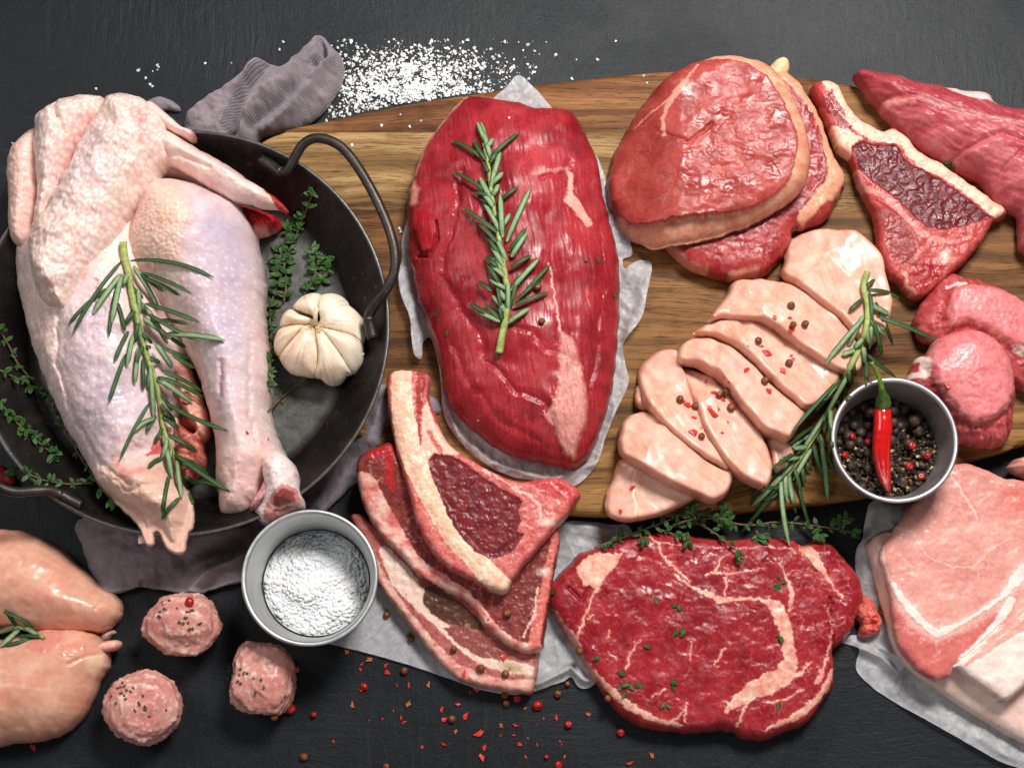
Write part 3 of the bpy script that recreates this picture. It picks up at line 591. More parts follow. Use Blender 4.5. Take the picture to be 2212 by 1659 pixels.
st1_in = [(1496, 148), (1562, 147), (1609, 160), (1650, 192), (1683, 242), (1708, 300), (1715, 334), (1697, 408), (1668, 438), (1626, 461), (1564, 476), (1454, 486), (1396, 490), (1358, 478), (1330, 444), (1312, 402), (1316, 350), (1336, 298), (1366, 248), (1398, 206), (1436, 172)]
def st1_m(X, Y):
    x, y = warp(X, Y, 4, 20, 8); return 1 - poly(x, y, st1_in, 3)
def st1_h(X, Y, d):
    f = st1_m(X, Y); m = 1 - f
    c1, c2, i1 = worley(X / 15 + 0.3 * pn(X / 20, Y / 20, 3), Y / 10, 5)
    wr = sm(0.0, 0.35, c2 - c1)
    reg = 0.35 + 0.65 * bump(X, Y, 1570, 350, 130, 110)
    h = m * (1.1 * (wr - 0.6) * reg * sm(-0.3, 0.3, fbm(X / 30, Y / 30, 2, 51)) + 1.0 * reg * (ridge(X / 26, Y / 15, 3, 52) - 0.7) + 4 * fbm(X / 60, Y / 44, 3, 6)) - 7 * m * stroke(*warp(X, Y, 6, 26, 4), [(1420, 300), (1480, 330), (1530, 290)], 4, 5)
    return h - 30 * f * sm(400, 520, Y) - 5 * f + f * (2 * fbm(X / 30, Y / 30, 3, 9))
def st1_c(X, Y, d):
    f = st1_m(X, Y); x, y = warp(X, Y, 4, 14, 7)
    C = mix(lin(156, 58, 54), lin(186, 88, 80), 0.5 + 0.8 * fbm(X / 50, Y / 50, 4, 2))
    v = np.maximum.reduce([stroke(x, y, [(1502, 160, 5), (1480, 190, 6), (1462, 215, 16), (1440, 240, 10), (1428, 275, 9), (1430, 310, 5)], 6, 3), stroke(x, y, [(1462, 215), (1495, 205)], 5, 3), stroke(x, y, [(1440, 235, 5), (1400, 255, 3), (1370, 275, 2)], 4, 2)])
    C = mix(C, lin(222, 160, 140), 0.9 * v); C = mix(C, lin(218, 150, 132), 0.7 * stroke(x, y, [(1470, 322, 2), (1520, 335, 6), (1575, 350, 8), (1600, 385, 4)], 5, 3) * sm(-0.3, 0.2, fbm(X / 8, Y / 8, 2, 5)))
    C = mix(C, lin(212, 140, 124), 0.35 * veins(X, Y, 44, 0.0, 9))
    fc = mix(lin(212, 142, 114), lin(228, 178, 150), 0.5 + 0.9 * fbm(X / 30, Y / 30, 4, 12)); fc = mix(fc, lin(208, 128, 104), 0.6 * sm(0.1, 0.6, fbm(X / 30, Y / 14, 3, 22)))
    return vary(mix(C, fc, f), X, Y, 10, 0.07, 3)
def st1_z(X, Y): return BZ + 4 + 72 * sm(1335, 1470, X) + 10 * sm(1500, 1740, X)
tag(field('round_steak', st1_o, M_LOIN, None, z0=st1_z, H=72, edge=26, R=40, dome=0.12, hmod=st1_h, col=st1_c, rag=4, zref=BZ + 85, under=0, skirt=((4, 0.55), (0, 0.2), (-8, 0.0)), pitch=2.1),
    'round red steak with pale fat rim on top of the other round steak', 'steak')

# ---------------- bone-in chop beside the tenderloin
tb_o = [(1752, 195), (1774, 182), (1806, 188), (1818, 212), (1832, 240), (1852, 262), (1882, 280), (1902, 292), (1930, 284), (1957, 302), (1975, 328), (2006, 346), (2040, 366), (2064, 384), (2088, 400), (2112, 418), (2142, 440), (2166, 456), (2168, 470), (2142, 480), (2132, 502), (2112, 532), (2088, 560), (2062, 586), (2032, 612), (1992, 645), (1970, 646), (1936, 612), (1912, 592), (1896, 545), (1890, 492), (1878, 452), (1858, 412), (1848, 385), (1834, 347), (1804, 322), (1790, 284), (1770, 240)]
tb_eye = T('C', [(1085, 930), (1130, 900), (1200, 915), (1270, 925), (1350, 920), (1380, 960), (1400, 1010), (1440, 1040), (1530, 1080), (1620, 1130), (1720, 1200), (1800, 1260), (1900, 1340), (1940, 1370), (1850, 1390), (1740, 1420), (1640, 1440), (1540, 1420), (1470, 1370), (1380, 1270), (1290, 1200), (1200, 1140), (1130, 1070)])
def tb_c(X, Y, d):
    x, y = warp(X, Y, 3.5, 14, 4); eye = poly(x, y, tb_eye, 3)
    C = mix(lin(172, 66, 66), lin(196, 98, 92), 0.5 + 0.8 * fbm(X / 22, Y / 22, 3, 3))
    fat = stroke(x, y, T('C', [(940, 530, 26), (1000, 620, 30), (1060, 720, 36), (1150, 800, 40), (1250, 860, 34), (1340, 870, 28), (1420, 900, 28), (1450, 970, 28), (1530, 1030, 28), (1640, 1080, 28), (1760, 1160, 28), (1860, 1240, 30), (1960, 1310, 36)]), 28, 3)
    fat = np.maximum(fat, poly(x, y, T('C', [(960, 800), (1060, 830), (1150, 880), (1080, 930), (1080, 1000), (1020, 960), (970, 870)]), 4)); C = mix(C, mix(FAT, FATP, 0.5 + fbm(X / 20, Y / 20, 3, 2)), fat)
    C = mix(C, lin(150, 48, 52), 0.9 * stroke(x, y, T('C', [(950, 600, 10), (1000, 690, 12), (1045, 750, 4)]), 10, 2)); C = mix(C, lin(140, 44, 52), 0.9 * stroke(x, y, T('C', [(900, 640, 16), (960, 710, 18), (1020, 780, 16), (1090, 840, 4)]), 14, 3)); C = mix(C, lin(176, 60, 60), 0.8 * stroke(x, y, T('C', [(870, 560), (880, 640)]), 18, 4))
    C = mix(C, mix(lin(94, 30, 36), lin(128, 48, 52), 0.5 + fibre(X, Y, -0.9, 40, 5, 8)), eye); C = mix(C, lin(168, 90, 88), eye * 0.4 * veins(X, Y, 30, 0.1, 6))
    C = mix(C, lin(212, 140, 130), 0.9 * stroke(x, y, T('C', [(1120, 1080, 8), (1160, 1180, 12), (1290, 1240, 14), (1380, 1330, 16), (1450, 1420, 16), (1560, 1490, 12), (1680, 1520, 8), (1800, 1490, 5)]), 10, 3)); C = mix(C, lin(140, 66, 64), 0.7 * poly(x, y, T('C', [(1230, 1300), (1330, 1330), (1440, 1440), (1490, 1540), (1480, 1660), (1380, 1640), (1300, 1560), (1270, 1420)]), 6))
    C = mix(C, lin(206, 140, 128), 0.7 * stroke(x, y, T('C', [(1450, 1440), (1490, 1540), (1470, 1620)]), 5, 3)); C = mix(C, lin(236, 206, 190), 0.95 * bump(X, Y, *T('C', [(1650, 1600)])[0], 12, 14)); C = mix(C, lin(222, 160, 144), 0.8 * stroke(x, y, T('F', [(1410, 120), (1420, 200), (1470, 250)]), 7, 3)); C = mix(C, lin(158, 36, 44), 0.8 * poly(x, y, T('F', [(1440, 90), (1560, 50), (1650, 80), (1620, 160), (1500, 250), (1440, 190)]), 6))
    C = mix(C, lin(214, 130, 124), 0.6 * veins(X, Y, 24, -0.1, 12) * sm(500, 530, Y))
    return vary(C, X, Y, 9, 0.08, 3)
def tb_h(X, Y, d):
    x, y = warp(X, Y, 3.5, 14, 4); eye = poly(x, y, tb_eye, 5)
    return -3 * eye + eye * 0.3 * fibre(X, Y, -0.9, 30, 6, 8) + 2 * fbm(X / 14, Y / 14, 3, 5) - 5 * stroke(X, Y, T('C', [(1230, 1260), (1340, 1330), (1450, 1440), (1490, 1540)]), 3, 3)
tag(field('bone_chop', tb_o, M_CHOP, None, z0=BZ + 1, H=58, edge=36, R=14, dome=0.1, hmod=tb_h, col=tb_c, rag=4, pitch=1.7, skirt=((2, 0.5), (-4, 0.0))),
    'dark red bone-in chop with cream fat edge between the round steaks and the tenderloin', 'chop')

# ---------------- pork tenderloin
tl_o = [(1850, 160), (1862, 154), (1905, 157), (1950, 168), (2000, 184), (2050, 192), (2085, 198), (2130, 204), (2150, 226), (2212, 238), (2300, 250), (2330, 400), (2300, 560), (2215, 540), (2206, 500), (2200, 462), (2171, 448), (2143, 424), (2122, 390), (2086, 377), (2051, 358), (2016, 338), (1981, 314), (1946, 282), (1911, 243), (1876, 205), (1856, 176)]
def tl_h(X, Y, d):
    x, y = warp(X, Y, 5, 30, 3)
    h = 7 * fbm(X / 60, Y / 40, 3, 3) + 2.4 * fibre(X, Y, 0.5, 60, 7, 4)
    h = h - 10 * stroke(x, y, T('C', [(1270, 640), (1450, 640), (1600, 720), (1800, 790), (2157, 840)]), 4, 7) - 12 * stroke(x, y, T('C', [(1700, 1010), (1850, 930), (1980, 890), (2157, 960)]), 5, 9) - 10 * stroke(x, y, T('C', [(1960, 1190), (2000, 1080), (2080, 1000)]), 4, 8)
    return h
def tl_c(X, Y, d):
    x, y = warp(X, Y, 5, 24, 6); C = mix(lin(178, 78, 86), lin(208, 118, 122), 0.5 + 0.8 * fbm(X / 60, Y / 40, 3, 3)); C = mix(C, lin(158, 56, 64), 0.7 * sm(270, 180, Y - (X - 1852) * 0.25)); C = mix(C, lin(222, 150, 148), 0.4 * sm(0.2, 0.6, fibre(X, Y, 0.55, 90, 8, 7)))
    C = mix(C, lin(236, 208, 204), 0.9 * stroke(x, y, T('C', [(1660, 550, 14), (1760, 600, 24), (1880, 630, 26), (2040, 660, 10)]), 20, 4)); C = mix(C, lin(226, 160, 146), 0.7 * stroke(x, y, T('C', [(1300, 660), (1440, 670)]), 12, 6)); C = mix(C, lin(228, 190, 188), 0.5 * stroke(x, y, T('C', [(1480, 650), (1600, 710), (1750, 770), (2157, 830)]), 8, 8))
    return vary(C, X, Y, 14, 0.07, 3)
tag(field('pork_tenderloin', tl_o, M_LOIN, None, z0=BZ + 1, H=125, edge=40, R=80, dome=0.35, blur=24, hmod=tl_h, col=tl_c, rag=4, zref=BZ + 45, skirt=((3, 0.55), (-8, 0.2), (-24, 0.0))),
    'long pink pork tenderloin with tapered end on the far end of the board', 'meat')

# ---------------- two medallions
def med_c(face, ring, seed):
    def f(X, Y, d):
        x, y = warp(X, Y, 4, 16, seed); m = poly(x, y, face, 4)
        C = mix(lin(164, 56, 60), lin(198, 100, 98), 0.5 + 0.8 * fbm(X / 24, Y / 24, 3, seed)); C = mix(C, lin(216, 150, 146), 0.4 * sm(0.1, 0.6, fibre(X, Y, 1.2, 40, 8, seed + 1)) * (1 - m))
        C = mix(C, mix(lin(208, 112, 116), lin(222, 142, 140), 0.5 + 0.9 * fbm(X / 20, Y / 20, 3, seed + 2)), m)
        for pts, w in ring: C = mix(C, lin(238, 214, 204), 0.9 * stroke(x, y, pts, w, 4))
        return vary(C, X, Y, 9, 0.07, seed)
    return f
def med_h(face, seed):
    def f(X, Y, d):
        x, y = warp(X, Y, 4, 16, seed); m = poly(x, y, face, 12)
        return 24 * m + 0.8 * m * fbm(X / 9, Y / 9, 3, seed) + (1 - m) * 5 * fbm(X / 22, Y / 14, 3, seed + 3)
    return f
fa = T('F', [(1700, 220), (1830, 215), (1960, 230), (2080, 270), (2200, 360), (2250, 520), (2200, 640), (2050, 600), (1900, 500), (1760, 450), (1660, 480), (1640, 380)])
tag(field('pork_medallion', [(1972, 700), (1985, 662), (2000, 642), (2018, 618), (2045, 596), (2062, 596), (2078, 606), (2112, 608), (2152, 625), (2192, 652), (2235, 700), (2240, 840), (2190, 836), (2150, 800), (2080, 770), (2020, 748), (1985, 735)], M_LOIN, None, z0=BZ + 1, H=72, edge=30, R=40, dome=0.2, hmod=med_h(fa, 3), col=med_c(fa, [(T('F', [(2060, 610), (2157, 640)]), 14), (T('F', [(1660, 220), (1760, 200)]), 8)], 3), rag=4),
    'pink pork medallion behind the other one, at the right edge of the photo', 'meat')
fb = T('F', [(1570, 560), (1620, 500), (1720, 465), (1800, 455), (1900, 475), (1990, 530), (2060, 630), (2090, 740), (2080, 850), (2030, 950), (1940, 1020), (1820, 1050), (1720, 990), (1640, 880), (1580, 780), (1550, 660)])
tag(field('pork_medallion', [(1970, 800), (1985, 772), (2002, 762), (2020, 738), (2058, 716), (2098, 709), (2130, 718), (2162, 745), (2186, 790), (2197, 850), (2193, 905), (2178, 952), (2140, 962), (2090, 957), (2060, 942), (2042, 905), (2012, 872), (1976, 852), (1962, 826)], M_LOIN, None, z0=BZ + 2, H=92, edge=36, R=50, dome=0.2, hmod=med_h(fb, 8), col=med_c(fb, [(T('F', [(1470, 600, 20), (1540, 640, 16), (1530, 740, 20), (1450, 730, 14)]), 18), (T('F', [(1900, 480, 4), (1990, 540, 10), (2080, 650, 14), (2095, 740, 4)]), 8), (T('F', [(1560, 560, 8), (1640, 490, 8), (1730, 462, 3)]), 6)], 8), rag=4, zref=BZ + 60),
    'thick round pink pork medallion with white fat at its side, beside the pepper cup', 'meat')
tag(field('meat_fat_scrap', T('F', [(2080, 640), (2157, 590), (2220, 600), (2220, 800), (2150, 805), (2090, 790), (2070, 720)]), M_PORK, None, z0=BZ + 2, H=66, edge=20, R=30, pitch=2.4, col=lambda X, Y, d: vary(mix(lin(226, 178, 164), lin(238, 208, 194), 0.5 + fbm(X / 20, Y / 20, 3, 4)), X, Y, 9, 0.06, 1), hmod=lambda X, Y, d: 4 * fbm(X / 18, Y / 18, 3, 6)),
    'pale fatty meat piece at the right edge behind the thick medallion', 'meat')

# ---------------- sliced chicken breast
def fil_c(seed, bands=None, ang=0.7):
    def f(X, Y, d):
        C = mix(lin(222, 170, 148), lin(234, 198, 180), 0.5 + 0.9 * fbm(X / 50, Y / 50, 3, seed)); C = mix(C, lin(212, 146, 116), 0.5 * (1 - sm(0, 12, d)) + 0.35 * sm(0.0, 0.6, fibre(X, Y, ang, 140, 16, seed + 3))); C = mix(C, lin(230, 176, 164), 0.35 * sm(0.0, 0.6, fbm(X / 70, Y / 70, 2, seed + 31)))
        C = mix(C, lin(240, 216, 200), 0.2 * sm(0.05, 0.55, fibre(X, Y, ang + 0.5, 90, 4, seed + 5))); C = mix(C, lin(226, 160, 150), 0.4 * sm(0.1, 0.6, fbm(X / 34, Y / 34, 3, seed + 61)))
        return vary(C, X, Y, 18, 0.03, seed)
    return f
def fil_h(seed, facets=(), ang=0.7):
    def f(X, Y, d):
        h = 3 * fbm(X / 60, Y / 60, 2, seed) + 0.25 * fibre(X, Y, ang, 60, 10, seed + 2)
        for pts, w, a in facets: h = h + a * stroke(X, Y, pts, w, w)
        return h
    return f
G_STR = 'raw chicken breast slices fanned out on the board'
def slice_(outline, label, z, H, seed, ang=0.7, facets=(), tilt=(-0.24, 0.25), R=11, edge=None):
    O = np.array([p[:2] for p in outline]); c = O.mean(0)
    ev, evec = np.linalg.eigh(np.cov((O - c).T)); ax = evec[:, 1]; ax = ax if ax[0] + ax[1] > 0 else -ax; tt = (O - c) @ ax; t0, tl = tt.min(), tt.max() - tt.min()
    fh = fil_h(seed, facets, ang); hm = lambda X, Y, d: fh(X, Y, d) - 0.62 * tl * np.maximum(0, 0.30 - ((X - c[0]) * ax[0] + (Y - c[1]) * ax[1] - t0) / tl + 0.04 * pn(X / 30, Y / 30, seed))
    zf = lambda X, Y: np.maximum(BZ + 1, BZ + z + tilt[0] * (X - c[0]) + tilt[1] * (Y - c[1]))
    tag(field('chicken_slice', outline, M_POULTRY, None, z0=zf, H=H, edge=edge or H * 0.7, R=R, dome=0.08, blur=14, hmod=hm, col=fil_c(seed, ang=ang), rag=2.5, zref=BZ + z + H * 0.6, under=min(z, 40), skirt=((2, 0.5), (-8, 0.0)), pitch=2.2), label, 'chicken slice', G_STR)
slice_([(1703, 520), (1728, 498), (1770, 489), (1812, 492), (1850, 505), (1882, 530), (1904, 560), (1914, 605), (1925, 648), (1921, 690), (1895, 735), (1855, 745), (1800, 690), (1740, 645), (1690, 598), (1698, 560)], 'broad pale chicken end piece furthest from the pepper-dusted front, against the steaks', 1, 74, 11, 1.3)
slice_(T('F', [(395, 125), (520, 128), (640, 148), (750, 178), (880, 248), (980, 328), (1060, 418), (1130, 515), (1165, 640), (1130, 720), (1020, 722), (900, 655), (760, 565), (660, 492), (560, 425), (440, 395), (300, 375), (225, 390), (265, 320), (330, 235)]), 'chicken slice with wide glossy highlight and peppercorns below the broad end piece', 26, 82, 12, 0.65, [(T('F', [(420, 180), (560, 260), (700, 400)]), 40, 6)])
slice_(T('F', [(130, 462), (200, 410), (250, 380), (330, 368), (440, 385), (560, 425), (700, 515), (820, 590), (950, 678), (1030, 722), (1000, 800), (910, 900), (800, 945), (740, 902), (620, 802), (490, 668), (370, 562), (240, 485)]), 'third chicken slice of the fan, single peppercorn near its upper end', 16, 80, 13, 0.7, [(T('F', [(390, 390), (380, 500), (480, 620)]), 10, 5)])
slice_(T('F', [(38, 560), (85, 500), (165, 470), (260, 495), (370, 560), (500, 668), (620, 800), (740, 900), (812, 960), (765, 1060), (705, 1135), (640, 1112), (540, 1072), (440, 962), (330, 822), (250, 732), (150, 662), (45, 640)]), 'middle chicken slice of the fan with red flakes along its lower edge', 22, 82, 14, 0.75, [(T('F', [(300, 560), (270, 700), (340, 800)]), 10, 6)])
slice_(T('F', [(560, 1085), (660, 1110), (730, 1160), (740, 1210), (700, 1290), (620, 1320), (590, 1200)]), 'small chicken end showing below the middle slice, touching the rosemary', 1, 46, 15, 0.7)
slice_(T('F', [(45, 650), (150, 670), (250, 742), (330, 832), (440, 972), (535, 1085), (580, 1190), (608, 1310), (565, 1425), (500, 1415), (400, 1362), (300, 1262), (200, 1102), (120, 882), (65, 762)]), 'long narrow chicken slice with a cluster of crushed red pepper in its middle', 12, 74, 16, 1.0, [])
slice_([(1470, 750), (1432, 747), (1400, 768), (1381, 800), (1387, 850), (1400, 885), (1440, 930), (1490, 972), (1540, 1004), (1572, 1016), (1562, 962), (1524, 902), (1497, 862), (1480, 800)], 'chicken slice with a dark peppercorn pair, left of the long narrow slice', 8, 70, 17, 0.95)
slice_([(1382, 880), (1372, 860), (1378, 830), (1400, 850), (1410, 890)], 'tiny chicken flap under the left end of the fan', 1, 34, 18)
slice_([(1341, 930), (1352, 900), (1372, 885), (1412, 890), (1452, 928), (1500, 972), (1550, 1008), (1582, 1018), (1575, 1058), (1540, 1083), (1490, 1066), (1430, 1040), (1372, 1005), (1340, 978)], 'plump chicken slice without pepper, last but one toward the thyme', 20, 76, 19, 0.6, [])
slice_([(1343, 990), (1400, 1022), (1460, 1048), (1500, 1072), (1455, 1100), (1400, 1120), (1350, 1126), (1313, 1112), (1310, 1070), (1325, 1035)], 'glossy thin chicken tip nearest the front edge of the board', 1, 52, 20, 0.3)

# ---------------- three bone chops
CZ = 8
c3_o = [(757, 1120), (780, 1110), (800, 1128), (900, 1200), (1000, 1290), (1080, 1350), (1120, 1400), (1158, 1408), (1160, 1450), (1152, 1490), (1136, 1498), (1080, 1489), (1010, 1476), (960, 1441), (920, 1396), (870, 1332), (818, 1262), (812, 1230), (792, 1180)]
def c3_c(X, Y, d):
    x, y = warp(X, Y, 3.5, 16, 3)
    C = mix(lin(170, 92, 88), lin(186, 112, 104), 0.5 + fbm(X / 20, Y / 20, 3, 2)); C = mix(C, lin(236, 204, 188), stroke(x, y, T('H', [(300, 340, 24), (400, 500, 50), (560, 690, 34), (640, 780, 22), (760, 910, 16), (900, 1000, 24), (1050, 1040, 30), (1180, 1060, 20)]), 24, 4))
    C = mix(C, lin(96, 62, 48), poly(x, y, T('H', [(540, 560), (600, 540), (760, 640), (880, 760), (920, 830), (800, 800), (680, 780), (580, 720), (530, 640)]), 4)); C = mix(C, lin(150, 86, 80), poly(x, y, T('H', [(650, 800), (760, 790), (930, 850), (1050, 890), (1120, 960), (1000, 1000), (860, 980), (740, 900)]), 4)); C = mix(C, lin(214, 160, 146), 0.7 * veins(X, Y, 22, -0.2, 5) * sm(1340, 1360, Y))
    C = mix(C, mix(lin(232, 186, 170), lin(214, 140, 128), 0.5 + fbm(X / 26, Y / 26, 3, 7)), stroke(x, y, T('H', [(190, 300, 14), (280, 520, 26), (400, 720, 34), (560, 900, 32), (700, 1050, 32), (860, 1120, 32), (1050, 1160, 30), (1190, 1160, 30)]), 28, 4))
    C = mix(C, lin(178, 156, 110), 0.9 * bump(X, Y, *T('H', [(1070, 1045)])[0], 24, 12, 0.35)); C = mix(C, lin(236, 210, 196), 0.9 * bump(X, Y, *T('H', [(1180, 1070)])[0], 10, 14))
    return vary(C, X, Y, 9, 0.07, 4)
tag(field('bone_chop', c3_o, M_CHOP, None, z0=6, H=50, edge=30, R=13, dome=0.05, hmod=lambda X, Y, d: 2 * fbm(X / 18, Y / 18, 3, 2), col=c3_c, rag=3, pitch=1.8, skirt=((2, 0.5), (-3, 0.0))), 'lowest of the three overlapping bone chops, brown eye and long fat rim', 'chop')
c2_o = [(775, 1008), (790, 985), (822, 970), (848, 964), (870, 1000), (900, 1080), (960, 1160), (1060, 1230), (1110, 1225), (1160, 1180), (1205, 1135), (1207, 1180), (1194, 1250), (1184, 1320), (1176, 1370), (1172, 1400), (1138, 1410), (1100, 1395), (1050, 1352), (1012, 1302), (955, 1272), (912, 1250), (870, 1205), (822, 1155), (790, 1100), (776, 1045)]
def c2_c(X, Y, d):
    x, y = warp(X, Y, 3.5, 16, 13)
    C = mix(lin(122, 52, 50), lin(146, 72, 66), 0.5 + fbm(X / 24, Y / 24, 3, 2)); C = mix(C, lin(204, 140, 130), 0.8 * veins(X, Y, 26, -0.15, 7))
    C = mix(C, mix(lin(236, 196, 180), lin(214, 120, 112), 0.45 + fbm(X / 30, Y / 30, 3, 8)), stroke(x, y, T('H', [(160, -40, 70), (240, 90, 62), (340, 220, 46), (430, 340, 30), (520, 440, 26), (640, 510, 26), (760, 590, 28), (850, 680, 28), (930, 780, 26), (1010, 860, 24), (1110, 925, 26), (1230, 930, 20)]), 28, 4))
    C = mix(C, lin(186, 48, 52), 0.8 * poly(x, y, T('E', [(180, 1230), (260, 1190), (350, 1180), (360, 1240), (300, 1260), (200, 1270)]), 4)); C = mix(C, lin(188, 40, 44), 0.85 * stroke(x, y, T('E', [(330, 1270, 14), (330, 1400, 16), (350, 1460, 6)]), 12, 3))
    C = mix(C, mix(lin(224, 140, 124), lin(206, 104, 98), 0.5 + fbm(X / 10, Y / 10, 3, 6)), stroke(x, y, T('H', [(1340, 230, 16), (1300, 430, 18), (1270, 600, 20), (1230, 760, 24), (1210, 900, 26)]), 20, 3)); C = mix(C, lin(234, 190, 176), 0.9 * stroke(x, y, T('H', [(1230, 560), (1210, 720), (1140, 860)]), 5, 2)); C = mix(C, lin(240, 220, 206), 0.9 * bump(X, Y, *T('H', [(1270, 460)])[0], 13, 8))
    return vary(C, X, Y, 9, 0.07, 4)
tag(field('bone_chop', c2_o, M_CHOP, None, z0=lambda X, Y: 40 + 30 * sm(1150, 1000, Y), H=50, edge=30, R=14, dome=0.06, hmod=lambda X, Y, d: 2.2 * fbm(X / 16, Y / 16, 3, 2), col=c2_c, rag=3, pitch=1.8, under=20, skirt=((2, 0.5), (-3, 0.0))), 'middle one of the three overlapping bone chops, marbled with wavy fat edge', 'chop')
c1_o = [(837, 822), (846, 808), (866, 802), (892, 804), (922, 809), (928, 824), (926, 862), (945, 905), (962, 950), (1000, 985), (1050, 1014), (1092, 1034), (1130, 1043), (1180, 1034), (1210, 1035), (1250, 1060), (1249, 1080), (1226, 1110), (1200, 1140), (1162, 1185), (1132, 1220), (1106, 1256), (1090, 1279), (1060, 1275), (1010, 1250), (960, 1220), (920, 1170), (895, 1110), (880, 1050), (856, 970), (842, 900), (836, 850)]
c1_eye = T('E', [(565, 1270), (600, 1230), (700, 1235), (800, 1290), (900, 1370), (1010, 1440), (1100, 1480), (1140, 1520), (1110, 1570), (1130, 1640), (1100, 1700), (1150, 1720), (1070, 1830), (950, 1870), (860, 1830), (770, 1750), (690, 1620), (630, 1470), (580, 1360)])
def c1_c(X, Y, d):
    x, y = warp(X, Y, 3, 16, 23); eye = poly(x, y, c1_eye, 3)
    C = mix(lin(200, 96, 94), lin(214, 132, 122), 0.5 + fbm(X / 20, Y / 20, 3, 2)); C = mix(C, lin(232, 190, 178), 0.7 * veins(X, Y, 20, -0.3, 7))
    C = mix(C, mix(lin(242, 214, 186), lin(236, 184, 160), 0.5 + fbm(X / 34, Y / 34, 3, 8)), stroke(x, y, T('E', [(400, 720, 44), (400, 850, 46), (410, 1000, 48), (440, 1150, 52), (490, 1300, 50), (560, 1450, 46), (640, 1600, 44), (720, 1730, 44), (830, 1850, 44), (960, 1990, 46), (1030, 2040, 40)]), 44, 3)); C = mix(C, lin(212, 110, 94), 0.75 * stroke(x, y, T('E', [(318, 790, 12), (310, 900, 12), (330, 1100, 10), (370, 1260, 10), (470, 1500, 8), (560, 1680, 6)]), 8, 4))
    C = mix(C, lin(236, 196, 176), 0.9 * poly(x, y, T('E', [(530, 960), (560, 900), (590, 1020), (650, 1100), (760, 1220), (700, 1240), (600, 1225), (550, 1270), (520, 1150)]), 4)); C = mix(C, lin(166, 62, 58), 0.9 * stroke(x, y, T('E', [(520, 720, 18), (515, 820, 20), (505, 930, 14), (505, 1060, 8), (515, 1180, 3)]), 14, 2)); C = mix(C, lin(184, 84, 76), 0.85 * stroke(x, y, T('E', [(560, 870, 6), (590, 980, 6), (660, 1080, 8), (780, 1210, 8), (900, 1300, 8)]), 7, 2))
    for cx, cy, a in ((575, 1110, 0.5), (600, 1160, 0.6), (630, 1200, 0.7)): C = mix(C, lin(198, 96, 82), 0.85 * (bump(X, Y, *T('E', [(cx, cy)])[0], 7, 13, -0.5) > 0.5))
    C = mix(C, mix(lin(110, 36, 40), lin(134, 54, 54), 0.5 + fbm(X / 26, Y / 26, 3, 9)), eye); C = mix(C, lin(176, 96, 90), eye * 0.35 * sm(0.45, 0.7, fbm(X / 4, Y / 4, 2, 3)))
    C = mix(C, lin(192, 56, 62), 0.7 * poly(x, y, T('E', [(1150, 1390), (1300, 1370), (1400, 1390), (1490, 1460), (1440, 1560), (1380, 1500), (1280, 1460)]), 8)); C = mix(C, lin(234, 196, 184), 0.8 * stroke(x, y, T('E', [(900, 1320), (1050, 1420), (1180, 1480), (1240, 1540), (1250, 1620)]), 8, 4)); C = mix(C, lin(240, 212, 198), 0.95 * bump(X, Y, *T('E', [(1290, 1640)])[0], 16, 9)); C = mix(C, lin(182, 60, 64), 0.8 * stroke(x, y, T('E', [(950, 1360), (1060, 1430)]), 7, 2))
    return vary(C, X, Y, 9, 0.06, 4)
def c1_h(X, Y, d): return -3 * poly(X, Y, c1_eye, 6) + 2 * fbm(X / 16, Y / 16, 3, 2) + 5 * stroke(X, Y, T('E', [(400, 850), (440, 1150), (560, 1450), (720, 1730), (960, 1990)]), 30, 10)
tag(field('bone_chop', c1_o, M_CHOP, None, z0=lambda X, Y: 92 + 0.0 * X, H=52, edge=32, R=14, dome=0.06, hmod=c1_h, col=c1_c, rag=2.5, pitch=1.7, under=26, skirt=((2, 0.5), (-3, 0.0))), 'topmost bone chop with long curved cream fat strip, leaning on the board', 'chop')

